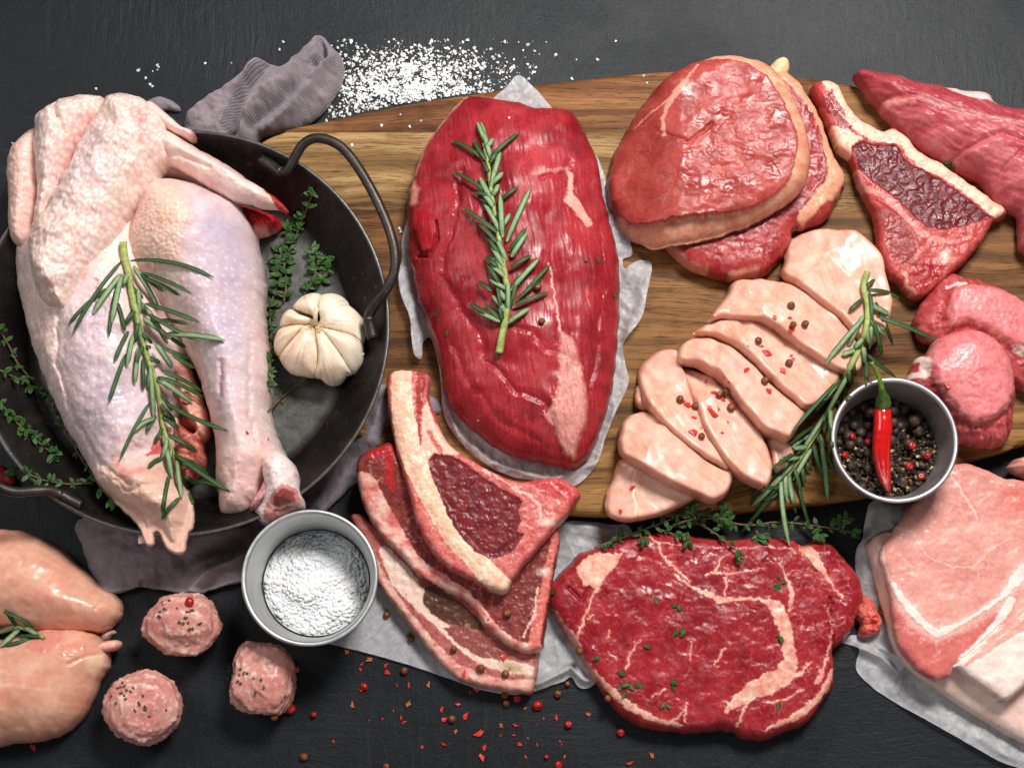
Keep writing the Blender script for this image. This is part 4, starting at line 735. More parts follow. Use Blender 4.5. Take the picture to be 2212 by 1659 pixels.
# ---------------- marbled ribeye
re_o = [(1188, 1268), (1210, 1243), (1238, 1214), (1262, 1194), (1292, 1184), (1332, 1168), (1378, 1157), (1425, 1155), (1480, 1161), (1560, 1168), (1640, 1165), (1702, 1168), (1731, 1181), (1757, 1176), (1790, 1180), (1820, 1205), (1841, 1232), (1858, 1262), (1860, 1292), (1850, 1322), (1840, 1352), (1820, 1382), (1796, 1402), (1799, 1440), (1795, 1480), (1770, 1520), (1740, 1556), (1700, 1576), (1650, 1592), (1605, 1590), (1590, 1580), (1560, 1576), (1500, 1580), (1430, 1574), (1370, 1560), (1332, 1530), (1300, 1490), (1270, 1442), (1240, 1392), (1206, 1340), (1186, 1306)]
re_f = lambda: [T('H', [(1900, 230, 7), (1960, 290, 9), (1990, 370, 9), (2060, 440, 7), (2157, 530, 7)]), T('I', [(0, 480, 7), (60, 530, 9), (120, 570, 10), (200, 600, 13), (280, 640, 15), (360, 635, 9), (440, 625, 8), (540, 640, 10), (610, 680, 22), (640, 740, 26), (670, 820, 22), (690, 920, 22), (700, 1010, 26), (660, 1100, 34), (560, 1150, 36), (470, 1190, 28), (380, 1250, 20), (310, 1310, 12)]), T('I', [(180, 490, 4), (240, 470, 8), (310, 480, 7), (440, 465, 5), (540, 440, 3)]), T('I', [(310, 480, 6), (305, 640, 6)]), T('I', [(240, 470, 8), (270, 400, 6), (330, 350, 4)]),
      T('I', [(640, 420, 4), (680, 500, 7), (710, 600, 14), (700, 700, 10)]), T('I', [(790, 310, 22), (840, 380, 24), (900, 460, 14), (960, 560, 9), (1020, 620, 6)]), T('I', [(930, 690, 5), (960, 780, 6), (950, 900, 6), (900, 1060, 10), (870, 1130, 14)]), T('I', [(700, 1100, 14), (770, 1080, 10), (830, 1010, 5)]), T('I', [(480, 1210, 10), (420, 1300, 9), (380, 1400, 10)]), T('I', [(560, 1260, 5), (680, 1240, 6), (780, 1180, 5)]),
      T('I', [(960, 1060, 10), (930, 1150, 16), (870, 1240, 18), (790, 1310, 18), (690, 1370, 14), (560, 1420, 10)]), T('H', [(1740, 350, 8), (1640, 480, 9), (1560, 620, 8), (1510, 760, 9), (1470, 860, 10)]), T('H', [(1300, 660, 10), (1360, 760, 12), (1440, 880, 20), (1500, 1000, 18), (1580, 1090, 14), (1690, 1200, 16), (1800, 1290, 18), (1960, 1370, 14), (2100, 1400, 10)]), T('I', [(240, 1030, 7), (300, 930, 5)]), T('I', [(90, 1000, 5), (100, 900, 3)]), T('I', [(60, 1380, 8), (70, 1260, 5)]), T('H', [(1770, 1050, 8), (1790, 960, 6), (1850, 880, 4)]), T('H', [(1650, 870, 6), (1670, 820, 4)]), T('H', [(2050, 1380, 8), (2130, 1290, 6)]), T('H', [(1930, 1220, 8), (2010, 1180, 5)]), T('H', [(1540, 750, 5), (1570, 720, 4)]), T('H', [(1660, 960, 5), (1710, 1000, 4)])]
RE_F = re_f()
re_fp = T('H', [(1460, 430), (1500, 400), (1560, 355), (1640, 345), (1740, 360), (1710, 420), (1640, 500), (1600, 565), (1500, 545)])
def re_fat(X, Y):
    x, y = warp(X, Y, 5, 14, 33); f = poly(x, y, re_fp, 3)
    for L in RE_F: f = np.maximum(f, stroke(x, y, [(q[0], q[1], q[2] * (0.6 if q[2] < 11 else 1.25 if q[2] > 19 else 0.9)) for q in L], 4, 4) * (0.8 + 0.2 * sm(-0.4, 0.1, fbm(X / 14, Y / 14, 3, 61))))
    return f
def re_c(X, Y, d):
    f = re_fat(X, Y); xh, yh = warp(X, Y, 7, 12, 35); halo = np.zeros(len(X))
    for L in RE_F: halo = np.maximum(halo, stroke(xh, yh, [(q[0], q[1], q[2] * 0.9 + 7) for q in L], 8, 6))
    C = mix(lin(144, 30, 42), lin(170, 50, 56), 0.5 + 0.9 * fbm(X / 70, Y / 70, 3, 2)); C = mix(C, lin(176, 76, 78), 0.35 * sm(0.1, 0.5, fibre(X, Y, 0.9, 24, 3.5, 47))); C = mix(C, lin(120, 22, 36), 0.4 * sm(0.1, 0.6, fbm(X / 26, Y / 26, 3, 41))); C = mix(C, lin(128, 40, 52), 0.5 * bump(X, Y, 1540, 1290, 90, 60))
    mv = veins(X, Y, 46, 0.0, 9, 0.04) * 0.55 + veins(X, Y, 17, 0.1, 29, 0.07) * 0.45 + veins(X, Y, 26, -0.05, 19, 0.12) * np.clip(0.12 + sm(1690, 1730, X) * 0.88, 0, 1) * 0.75 + veins(X, Y, 30, -0.2, 39, 0.07) * poly(X, Y, [(1420, 1165), (1740, 1165), (1700, 1290), (1560, 1290), (1470, 1240)], 12) * 0.5
    C = mix(C, lin(212, 124, 118), np.clip(mv, 0, 0.85)); fc = mix(lin(240, 194, 170), lin(220, 142, 130), 0.4 + 1.0 * fbm(X / 22, Y / 22, 4, 8)); C = mix(C, lin(190, 84, 84), 0.55 * halo * sm(-0.35, 0.3, fbm(X / 8, Y / 8, 3, 91))); C = mix(C, fc, f)
    C = mix(C, lin(196, 84, 82), 0.5 * (1 - sm(0, 14, d)))
    return vary(C, X, Y, 9, 0.09, 4)
def re_h(X, Y, d):
    f = re_fat(X, Y); return 1.2 * f + 3.0 * fbm(X / 40, Y / 40, 3, 3) + 0.2 * fbm(X / 7, Y / 7, 2, 5) * (1 - f) - 12 * stroke(*warp(X, Y, 4, 14, 3), T('I', [(950, 620), (940, 740), (960, 830), (975, 920)]), 4, 5) - 8 * stroke(X, Y, T('I', [(780, 290), (780, 360), (860, 460)]), 3, 4) - 8 * stroke(X, Y, T('H', [(1540, 560), (1500, 640), (1420, 560)]), 4, 5)
ribeye = thing('ribeye_steak', W(1520, 1370, 6), 'large dark red marbled steak with branching fat seams, in front of the board', 'steak')
field('meat_slice', re_o, M_BEEF, ribeye, z0=7, H=64, edge=30, R=26, dome=0.15, hmod=re_h, col=re_c, rag=5, pitch=1.7, skirt=((4, 0.55), (-5, 0.0)))
field('fat_end', [(1852, 1285), (1878, 1292), (1894, 1318), (1903, 1340), (1898, 1364), (1876, 1376), (1852, 1372), (1858, 1350), (1846, 1330)], M_BEEF, ribeye, z0=6, H=44, edge=14, R=18, pitch=1.8, rag=3, col=lambda X, Y, d: vary(mix(lin(196, 70, 66), lin(222, 130, 116), 0.5 + fbm(X / 14, Y / 14, 3, 3)), X, Y, 7, 0.1, 2), hmod=lambda X, Y, d: 6 * fbm(X / 12, Y / 12, 3, 2) - 12 * bump(X, Y, 1877, 1350, 9, 7))

# ---------------- pork slices, right
p2_o = [(1872, 1178), (1900, 1155), (1960, 1150), (2100, 1150), (2280, 1200), (2290, 1400), (2290, 1620), (2212, 1604), (2150, 1572), (2070, 1522), (2010, 1482), (1960, 1445), (1932, 1405), (1912, 1340), (1894, 1270), (1880, 1210)]
tag(field('pork_slice', p2_o, M_PORK, None, z0=6, H=60, edge=26, R=46, dome=0.1, col=lambda X, Y, d: vary(mix(mix(lin(232, 196, 182), lin(240, 214, 204), 0.5 + fbm(X / 50, Y / 50, 3, 3)), lin(214, 150, 140), 0.6 * stroke(*warp(X, Y, 4, 20, 3), T('I', [(1270, 230, 20), (1290, 300, 10)]), 12, 6)), X, Y, 14, 0.04, 3), hmod=lambda X, Y, d: 4 * fbm(X / 60, Y / 60, 3, 4), rag=2, pitch=2.6),
    'pale pork slice with whitish rind, underneath the other pork slice', 'pork slice')
p1_o = [(2000, 1040), (2025, 1017), (2055, 1004), (2090, 1003), (2130, 1014), (2165, 1032), (2230, 1040), (2290, 1060), (2290, 1430), (2240, 1462), (2200, 1492), (2168, 1515), (2140, 1500), (2096, 1468), (2062, 1442), (2052, 1462), (2020, 1470), (1988, 1450), (1960, 1425), (1944, 1405), (1934, 1372), (1926, 1320), (1914, 1255), (1902, 1205), (1906, 1180), (1930, 1150), (1952, 1115), (1980, 1068)]
p1_rind = T('I', [(1720, 1040), (1800, 980), (1960, 860), (2080, 760), (2157, 690), (2300, 600), (2330, 1000), (2157, 1140), (2060, 1240), (1980, 1245), (1880, 1180), (1760, 1090)])
def p1_f(X, Y):
    x, y = warp(X, Y, 4, 18, 43)
    return np.maximum.reduce([stroke(x, y, T('I', [(1340, 530, 8), (1380, 610, 16), (1450, 690, 18), (1530, 780, 14), (1610, 840, 18), (1750, 780, 8), (1900, 690, 7), (2010, 610, 9), (2080, 520, 24), (2157, 440, 30), (2300, 330, 30)]), 16, 3), stroke(x, y, T('I', [(2060, 640, 22), (1960, 800, 16), (1840, 920, 14), (1730, 1030, 12)]), 14, 3), poly(x, y, p1_rind, 3) * (1 - 0.9 * stroke(x, y, T('I', [(1780, 1030, 8), (1900, 940, 18), (2040, 830, 26), (2157, 760, 30)]), 16, 3))])
def p1_c(X, Y, d):
    f = p1_f(X, Y); x, y = warp(X, Y, 4, 18, 44)
    C = mix(lin(212, 136, 124), lin(228, 164, 150), 0.5 + 0.8 * fbm(X / 70, Y / 70, 4, 3)); C = mix(C, lin(204, 96, 92), 0.8 * np.clip(poly(x, y, T('I', [(1350, 680), (1450, 800), (1600, 880), (1800, 830), (2000, 700), (2070, 600), (1950, 830), (1700, 1040), (1690, 1110), (1560, 1110), (1400, 960)]), 6), 0, 1)); C = mix(C, lin(214, 96, 88), 0.6 * bump(X, Y, 2200, 1080, 60, 40))
    C = mix(C, lin(234, 188, 176), 0.55 * veins(X, Y, 46, -0.1, 5, 0.05)); C = mix(C, lin(236, 196, 184), 0.8 * stroke(x, y, T('F', [(1700, 1360, 3), (1790, 1500, 6), (1860, 1620, 4)]), 4, 2)); C = mix(C, lin(236, 196, 184), 0.7 * stroke(x, y, T('I', [(1350, 180), (1450, 210), (1560, 370), (1700, 430), (1830, 430), (1930, 330), (2060, 250)]), 3, 2)); C = mix(C, lin(236, 200, 186), 0.8 * stroke(x, y, [(1906, 1180), (1904, 1205), (1916, 1255)], 8, 3))
    C = mix(C, lin(234, 186, 174), 0.55 * stroke(*warp(X, Y, 8, 14, 46), T('I', [(1330, 500, 10), (1380, 610, 34), (1450, 690, 38), (1530, 780, 34), (1610, 840, 36), (1750, 780, 24), (1900, 690, 22), (2010, 610, 26), (2080, 520, 44), (2157, 440, 50)]), 20, 7)); C = mix(C, mix(lin(246, 228, 218), lin(238, 204, 192), 0.4 + fbm(X / 40, Y / 26, 3, 7)), f); return vary(C, X, Y, 9, 0.05, 4, 1.0)
def p1_h(X, Y, d): return 3 * fbm(X / 40, Y / 40, 3, 6) + 2 * p1_f(X, Y) - 7 * stroke(X, Y, T('I', [(1720, 1030), (1850, 920), (2000, 780)]), 3, 4) + 8 * poly(X, Y, p1_rind, 10)
tag(field('pork_slice', p1_o, M_PORK, None, z0=lambda X, Y: 64 + 0 * X, H=46, edge=24, R=20, dome=0.15, hmod=p1_h, col=p1_c, rag=4, pitch=1.9, under=4, zref=90), 'light pink pork slice with fat seam and white rind, on top of another', 'pork slice')
tag(field('pork_scrap', T('F', [(2050, 1300), (2100, 1250), (2157, 1235), (2230, 1240), (2240, 1400), (2157, 1370), (2080, 1330)]), M_PORK, None, z0=20, H=90, edge=30, R=24, pitch=2.2, rag=3, col=lambda X, Y, d: vary(mix(lin(214, 130, 120), lin(236, 196, 180), 0.5 + fbm(X / 14, Y / 14, 3, 3)), X, Y, 7, 0.08, 2), hmod=lambda X, Y, d: 3 * fbm(X / 10, Y / 10, 3, 3)), 'pink meat corner at the right edge behind the upper pork slice', 'meat')

# ---------------- chicken breasts, lower left
def br_c(seed, ang):
    def f(X, Y, d):
        C = mix(lin(216, 158, 134), lin(230, 182, 158), 0.5 + 0.8 * fbm(X / 70, Y / 50, 3, seed)); C = mix(C, lin(220, 134, 122), 0.35 * sm(0.0, 0.7, fbm(X / 90, Y / 60, 2, seed + 7))); C = mix(C, lin(234, 198, 180), 0.25 * sm(0.1, 0.6, fibre(X, Y, ang, 160, 12, seed + 3)))
        return vary(C, X, Y, 20, 0.03, seed)
    return f
tag(field('chicken_breast', [(-70, 1150), (-10, 1144), (40, 1146), (82, 1160), (132, 1190), (180, 1235), (215, 1270), (242, 1284), (258, 1304), (255, 1332), (236, 1352), (200, 1364), (140, 1366), (80, 1364), (0, 1350), (-70, 1345)], M_POULTRY, None, z0=1, H=125, edge=40, R=90, dome=0.3, blur=24, col=br_c(3, 0.5), hmod=lambda X, Y, d: 4 * fbm(X / 60, Y / 60, 3, 3) + 0.2 * fibre(X, Y, -0.6, 60, 7, 5) - 8 * stroke(X, Y, T('G', [(620, 690), (660, 620)]), 3, 5), rag=3, zref=45, skirt=((3, 0.5), (-10, 0.0))),
    'smooth whole chicken breast at the left edge, nearer the pan', 'chicken breast', 'whole chicken breasts at the lower left')
def b2_h(X, Y, d): return 4 * fbm(X / 60, Y / 60, 3, 8) + 0.15 * fibre(X, Y, 0.1, 60, 8, 5) + 4 * poly(X, Y, T('G', [(250, 810), (400, 800), (600, 820), (600, 900), (480, 1000), (330, 970)]), 10) * (0.6 + fbm(X / 14, Y / 14, 3, 3)) - 8 * stroke(X, Y, T('G', [(470, 1030), (560, 980), (640, 960)]), 3, 5)
def b2_c(X, Y, d):
    C = br_c(9, 0.1)(X, Y, d); x, y = warp(X, Y, 4, 16, 2); C = mix(C, lin(216, 132, 122), 0.7 * poly(x, y, T('G', [(240, 810), (400, 800), (440, 880), (330, 970), (200, 930)]), 8)); return mix(C, lin(232, 200, 168), 0.7 * poly(x, y, T('G', [(560, 980), (640, 950), (650, 1030), (600, 1100), (570, 1060)]), 6))
b2 = thing('chicken_breast', W(80, 1490, 1), 'whole chicken breast with ragged end nearest the lower left corner', 'chicken breast', 'whole chicken breasts at the lower left')
field('fillet', [(-70, 1378), (0, 1382), (60, 1368), (100, 1356), (150, 1356), (196, 1366), (214, 1382), (228, 1400), (230, 1440), (208, 1478), (196, 1512), (172, 1550), (132, 1582), (82, 1598), (30, 1602), (-70, 1600)], M_POULTRY, b2, z0=1, H=128, edge=40, R=90, dome=0.3, blur=24, col=b2_c, hmod=b2_h, rag=3, zref=45, skirt=((3, 0.5), (-10, 0.0)))
field('tendon_end', T('G', [(600, 900), (650, 880), (720, 875), (745, 895), (720, 930), (650, 945), (610, 950), (570, 940)]), M_POULTRY, b2, z0=40, H=26, edge=6, R=10, pitch=1.8, col=lambda X, Y, d: mix(lin(226, 160, 146), lin(232, 186, 164), 0.5 + fbm(X / 9, Y / 9, 2, 3)), rag=1.5, under=20)
tag(field('chicken_scrap', T('G', [(620, 840), (650, 820), (700, 810), (715, 825), (690, 850), (660, 880), (630, 880)]), M_POULTRY, None, z0=1, H=26, edge=5, R=14, pitch=1.8, rag=2, col=lambda X, Y, d: mix(lin(190, 150, 138), lin(210, 170, 156), 0.5 + fbm(X / 9, Y / 9, 2, 3))), 'small torn chicken scrap beside the tip between the two breasts', 'meat')

tag(field('meat_scrap', T('D', [(-120, 1270), (0, 1285), (50, 1310), (90, 1370), (70, 1400), (0, 1400), (-120, 1420)]), M_BEEF, None, z0=0.5, H=46, edge=20, R=24, pitch=2.4, rag=3, col=lambda X, Y, d: vary(mix(lin(130, 30, 38), lin(168, 60, 62), 0.5 + fbm(X / 16, Y / 16, 3, 3)), X, Y, 8, 0.1, 3), hmod=lambda X, Y, d: 4 * fbm(X / 16, Y / 16, 3, 3)), 'dark red meat scrap at the left edge beside the pan handle', 'meat')
# ================================================================ whole raw chicken in the pan
FL = PZ + 8
vary0 = vary
def vary(C, X, Y, s=40, a=0.12, seed=0): return vary0(C, X, Y, s, a * 1.4, seed, 1.02)
chick = thing('raw_chicken', W(300, 720, FL), 'whole raw pink-skinned chicken with wing and leg, lying in the black pan', 'chicken')
def folli(X, Y, seed, a=0.9, sx=15.0, sy=9.0):
    ca, sa = math.cos(a), math.sin(a); u = X * ca + Y * sa + 5 * pn(X / 40, Y / 40, seed); v = -X * sa + Y * ca + 5 * pn(X / 40, Y / 40, seed + 1)
    f1, f2, i = worley(u / sx, v / sy, seed, 0.75); return (1 - sm(0.12, 0.5, f1)), sm(0.0, 0.25, f2 - f1)
def goose(X, Y, s, seed, thr=0.0):
    f1, f2, i = worley(X / s, Y / s, seed, 0.7); return (1 - sm(0.07, 0.27, f1)) * (i > thr)
def skin(X, Y, seed, lav=None):
    C = mix(lin(230, 194, 186), lin(240, 216, 206), 0.5 + 0.8 * fbm(X / 50, Y / 50, 4, seed)); C = mix(C, lin(222, 160, 150), 0.55 * sm(0.1, 0.7, fbm(X / 34, Y / 34, 3, seed + 5))); C = mix(C, lin(232, 206, 176), 0.45 * sm(0.15, 0.6, fbm(X / 60, Y / 60, 3, seed + 11)))
    if lav is not None: C = mix(C, lin(200, 180, 196), np.clip(lav, 0, 1) * (0.85 + 0.25 * fbm(X / 70, Y / 70, 2, seed + 2)))
    return C
ck_body = [(90, 300), (45, 305), (18, 350), (13, 410), (20, 470), (22, 540), (36, 620), (54, 700), (76, 772), (106, 850), (140, 922), (176, 986), (216, 1046), (258, 1088), (296, 1118), (312, 1148), (326, 1176), (335, 1178), (338, 1156), (350, 1152), (368, 1178), (388, 1197), (405, 1192), (409, 1160), (421, 1140), (419, 1096), (402, 1062), (388, 1040), (380, 1005), (386, 960), (384, 900), (388, 850), (392, 780), (410, 700), (430, 600), (420, 480), (340, 380), (240, 310), (160, 285)]
def body_h(X, Y, d):
    g = goose(X, Y, 16, 3) * sm(560, 640, Y) * (1 - 0.6 * sm(900, 1040, Y))
    h = 0.9 * g + 9 * fbm(X / 70, Y / 70, 3, 3) + 0.4 * fbm(X / 10, Y / 10, 2, 5)
    wr = sm(960, 1060, Y) + sm(150, 60, X) * 0.6
    x, y = warp(X, Y, 8, 30, 5)
    h = h + wr * 5 * ridge(x / 30, y / 18, 2, 7) - 90 * sm(1020, 1130, Y)
    h = h - 12 * stroke(x, y, [(150, 700), (140, 800), (175, 920), (230, 1010), (300, 1060)], 4, 9) - 10 * stroke(x, y, [(270, 1050), (300, 1075), (360, 1060)], 4, 8) - 9 * stroke(x, y, [(236, 640), (228, 760), (250, 700)], 3, 6)
    h = h - 75 * bump(X, Y, 190, 430, 150, 190, -0.4) - 55 * bump(X, Y, 400, 560, 90, 130)
    h = h - 34 * stroke(x, y, T('D', [(880, 1240), (960, 1180), (1000, 1080), (1060, 960)]), 26, 12) * 0.7
    return h
def body_c(X, Y, d):
    sp, net = folli(X, Y, 73, 1.2, 12, 9); edge_ = sm(170, 60, X - (Y - 560) * 0.28)
    lav = 1.0 * bump(X, Y, 250, 880, 110, 150, 0.3) + 0.7 * bump(X, Y, 220, 700, 60, 60) + 0.4 * bump(X, Y, 60, 560, 30, 80)
    C = skin(X, Y, 3, lav); C = mix(C, lin(240, 222, 214), 0.6 * goose(X, Y, 16, 3)); x, y = warp(X, Y, 6, 16, 5); C = mix(C, lin(222, 168, 160), 0.45 * (1 - net) * (0.25 + 0.75 * edge_)); C = mix(C, lin(244, 230, 220), 0.4 * sp * (0.2 + 0.8 * edge_))
    C = mix(C, lin(222, 170, 146), 0.65 * sm(1040, 1100, Y + 0.2 * X)); C = mix(C, lin(184, 52, 48), 0.9 * poly(x, y, T('D', [(930, 1255), (960, 1180), (1000, 1130), (1050, 1110), (1010, 1230), (960, 1260)]), 5)); C = mix(C, lin(214, 130, 120), 0.7 * stroke(x, y, T('D', [(760, 1270), (830, 1400), (950, 1350)]), 14, 8))
    return vary(C, X, Y, 12, 0.05, 3)
field('body', ck_body, M_SKIN, chick, z0=lambda X, Y: FL + 112 * sm(1000, 1105, Y), under=20, H=215, edge=46, R=150, dome=0.45, blur=40, hmod=body_h, col=body_c, rag=5, zref=FL + 70, skirt=((5, 0.5), (-6, 0.2), (-30, 0.0)), pitch=2.2)
# inner cavity meat between tail and leg
cav = T('D', [(1040, 560), (1110, 560), (1180, 680), (1250, 860), (1300, 1000), (1290, 1120), (1260, 1160), (1275, 1280), (1230, 1350), (1170, 1400), (1090, 1300), (1060, 1100), (1050, 900), (1060, 700)])
def cav_c(X, Y, d):
    x, y = warp(X, Y, 6, 14, 3); C = mix(lin(160, 66, 58), lin(206, 122, 104), 0.5 + fbm(X / 16, Y / 16, 3, 3)); C = mix(C, lin(222, 160, 140), poly(x, y, T('D', [(1110, 560), (1160, 640), (1220, 800), (1290, 950), (1300, 1090), (1260, 1150), (1220, 1090), (1190, 930), (1120, 800), (1090, 700)]), 6)); return mix(C, lin(216, 150, 130), sm(0.2, 0.5, fbm(X / 10, Y / 10, 2, 8)) * sm(940, 960, Y))
field('cavity_flesh', cav, M_CHOP, chick, z0=FL, H=96, edge=26, R=30, dome=0.2, pitch=2.2, rag=4, col=cav_c, hmod=lambda X, Y, d: 12 * fbm(X / 18, Y / 18, 3, 3) - 50 * stroke(X, Y, T('D', [(1100, 930), (1150, 1040), (1200, 1080)]), 22, 8))
# leg
leg_o = T('A', [(820, 1290), (860, 1205), (910, 1125), (990, 1104), (1080, 1108), (1200, 1138), (1320, 1188), (1420, 1232), (1482, 1285), (1530, 1372), (1560, 1462), (1580, 1560)]) + T('D', [(1592, 30), (1606, 180), (1602, 300), (1612, 450), (1640, 640), (1642, 780), (1640, 900), (1655, 1020), (1690, 1140), (1742, 1222), (1720, 1300), (1650, 1380), (1620, 1480), (1560, 1540), (1480, 1590), (1400, 1602), (1340, 1572), (1325, 1480), (1310, 1350), (1310, 1200), (1305, 1100), (1290, 1000), (1250, 850), (1200, 700), (1150, 600), (1080, 470), (960, 330), (860, 200), (780, 60)]) + T('A', [(760, 1500), (780, 1400)])
def leg_h(X, Y, d):
    g = goose(X, Y, 17, 9) * sm(560, 620, Y + (X - 480) * -0.1) * (1 - sm(900, 960, Y)); x, y = warp(X, Y, 5, 24, 5)
    patch = poly(x, y, T('A', [(880, 1330), (1000, 1240), (1120, 1230), (1230, 1340), (1260, 1460), (1190, 1620), (1180, 1700), (1000, 1760), (860, 1700), (800, 1560)]), 12)
    h = 1.1 * g + 5 * fbm(X / 60, Y / 60, 3, 4) + patch * (5 + 1.8 * sm(0.0, 0.3, (lambda w: w[1] - w[0])(worley(X / 12, Y / 9, 6))) + 1.5 * fbm(X / 8, Y / 8, 2, 4)) - 8 * patch * stroke(x, y, T('A', [(880, 1340), (830, 1500), (830, 1640)]), 3, 5)
    h = h - 30 * sm(880, 1060, Y) - 10 * stroke(x, y, T('D', [(1560, 560), (1560, 800), (1560, 1000), (1600, 1180)]), 3, 7) - 8 * stroke(x, y, T('D', [(1400, 700), (1390, 900)]), 5, 8) + sm(970, 1000, Y) * 4 * ridge(x / 20, y / 14, 2, 5)
    return h + 34 * bump(X, Y, 430, 470, 110, 90)
def leg_c(X, Y, d):
    lav = 0.95 * bump(X, Y, 490, 560, 70, 150) + 0.8 * bump(X, Y, 505, 780, 50, 160) + 0.08; C = skin(X, Y, 7, lav * (1 - 0.8 * sm(960, 1000, Y))); C = mix(C, lin(242, 228, 224), 0.5 * goose(X, Y, 17 + 2 * pn(X / 40, Y / 40, 3) * 0, 9) * sm(540, 600, Y)); x, y = warp(X, Y, 5, 24, 5)
    C = mix(C, lin(232, 190, 170), 0.7 * poly(x, y, T('A', [(880, 1330), (1000, 1240), (1120, 1230), (1230, 1340), (1260, 1460), (1190, 1620), (1180, 1700), (1000, 1760), (860, 1700), (800, 1560)]), 12)); C = mix(C, lin(226, 170, 138), 0.5 * bump(X, Y, *T('A', [(1110, 1480)])[0], 20, 14)); C = mix(C, lin(172, 120, 140), 0.55 * stroke(x, y, T('D', [(1420, 700), (1400, 900), (1380, 960)]), 14, 8)); C = mix(C, lin(232, 186, 176), 0.5 * sm(950, 1010, Y))
    return vary(C, X, Y, 12, 0.05, 6)
leg_ob = field('leg', leg_o, M_SKIN, chick, z0=FL + 14, H=196, edge=44, R=110, dome=0.35, blur=30, hmod=leg_h, col=leg_c, rag=4, zref=FL + 80, under=14, skirt=((5, 0.5), (-6, 0.2), (-24, 0.0)), pitch=2.2)
kn = T('D', [(1620, 1290), (1700, 1210), (1745, 1222), (1802, 1272), (1836, 1352), (1846, 1440), (1866, 1502), (1858, 1550), (1790, 1600), (1700, 1645), (1650, 1655), (1600, 1630), (1570, 1590), (1550, 1560), (1600, 1520), (1640, 1440)])
def kn_c(X, Y, d):
    x, y = warp(X, Y, 3, 12, 5); C = mix(lin(232, 206, 200), lin(240, 224, 220), 0.5 + fbm(X / 24, Y / 24, 3, 3)); C = mix(C, lin(214, 150, 146), 0.6 * sm(0.2, 0.6, fbm(X / 18, Y / 18, 3, 8)))
    C = mix(C, lin(206, 140, 132), poly(x, y, T('D', [(1700, 1480), (1760, 1430), (1840, 1450), (1862, 1520), (1800, 1590), (1690, 1640), (1620, 1620), (1650, 1540)]), 4)); C = mix(C, lin(150, 62, 58), 0.9 * poly(x, y, T('D', [(1710, 1500), (1760, 1455), (1830, 1470), (1830, 1530), (1770, 1570), (1690, 1580)]), 4)); return mix(C, lin(232, 196, 186), 0.8 * stroke(x, y, T('D', [(1670, 1560), (1740, 1560), (1850, 1520)]), 4, 2))
field('leg_bone_end', kn, M_CHOP, leg_ob, z0=FL + 66, H=100, edge=40, R=40, dome=0.2, pitch=2, rag=2, col=kn_c, hmod=lambda X, Y, d: 3 * fbm(X / 14, Y / 14, 3, 3) - 34 * sm(1060, 1110, Y - 0.6 * (X - 620) * 0), zref=FL + 90, under=30)
field('hock_ring', T('D', [(1560, 1500), (1600, 1440), (1630, 1375), (1655, 1390), (1668, 1430), (1650, 1480), (1600, 1530), (1540, 1560)]), M_CHOP, leg_ob, z0=FL + 90, H=44, edge=12, R=9, pitch=1.6, col=lambda X, Y, d: mix(lin(176, 120, 128), lin(206, 150, 148), 0.5 + fbm(X / 8, Y / 8, 2, 3)), hmod=lambda X, Y, d: -8 * bump(X, Y, 568, 1064, 8, 16, 0.5), under=60)
# back wing part seen at far left
field('shoulder', T('A', [(40, 1060), (45, 980), (75, 900), (120, 860), (200, 800), (280, 790), (300, 1000), (260, 1250), (180, 1500), (80, 1480), (48, 1300), (55, 1150)]), M_SKIN, chick, z0=FL + 60, H=90, edge=30, R=50, pitch=2.2, rag=4, col=lambda X, Y, d: vary(mix(skin(X, Y, 21), lin(226, 166, 152), 0.4), X, Y, 12, 0.06, 3), hmod=lambda X, Y, d: 5 * ridge(X / 22, Y / 18, 2, 3) + 1.5 * fbm(X / 9, Y / 9, 2, 3), zref=FL + 100, under=60)
# wing
wing_o = T('A', [(645, 592), (665, 574), (740, 564), (820, 580), (890, 600), (930, 640), (1000, 690), (1030, 800), (1060, 900), (1010, 985), (955, 1020), (935, 1080), (910, 1122), (870, 1190), (830, 1240), (780, 1330), (740, 1400), (700, 1470), (660, 1560), (630, 1620)]) + T('D', [(640, 20), (600, 70), (560, 140), (525, 190), (480, 252), (430, 312), (400, 327), (330, 316), (272, 282), (222, 200), (190, 100), (176, 20)]) + T('A', [(172, 1530), (172, 1470), (200, 1350), (285, 1250), (335, 1150), (395, 1030), (465, 890), (540, 780), (600, 680)])
upper_o = T('A', [(196, 850), (200, 760), (214, 705), (245, 675), (300, 640), (400, 590), (520, 566), (600, 580), (640, 596), (625, 690), (570, 790), (500, 900), (430, 1040), (370, 1160), (310, 1280), (240, 1400), (205, 1330), (216, 1200), (208, 1000)])
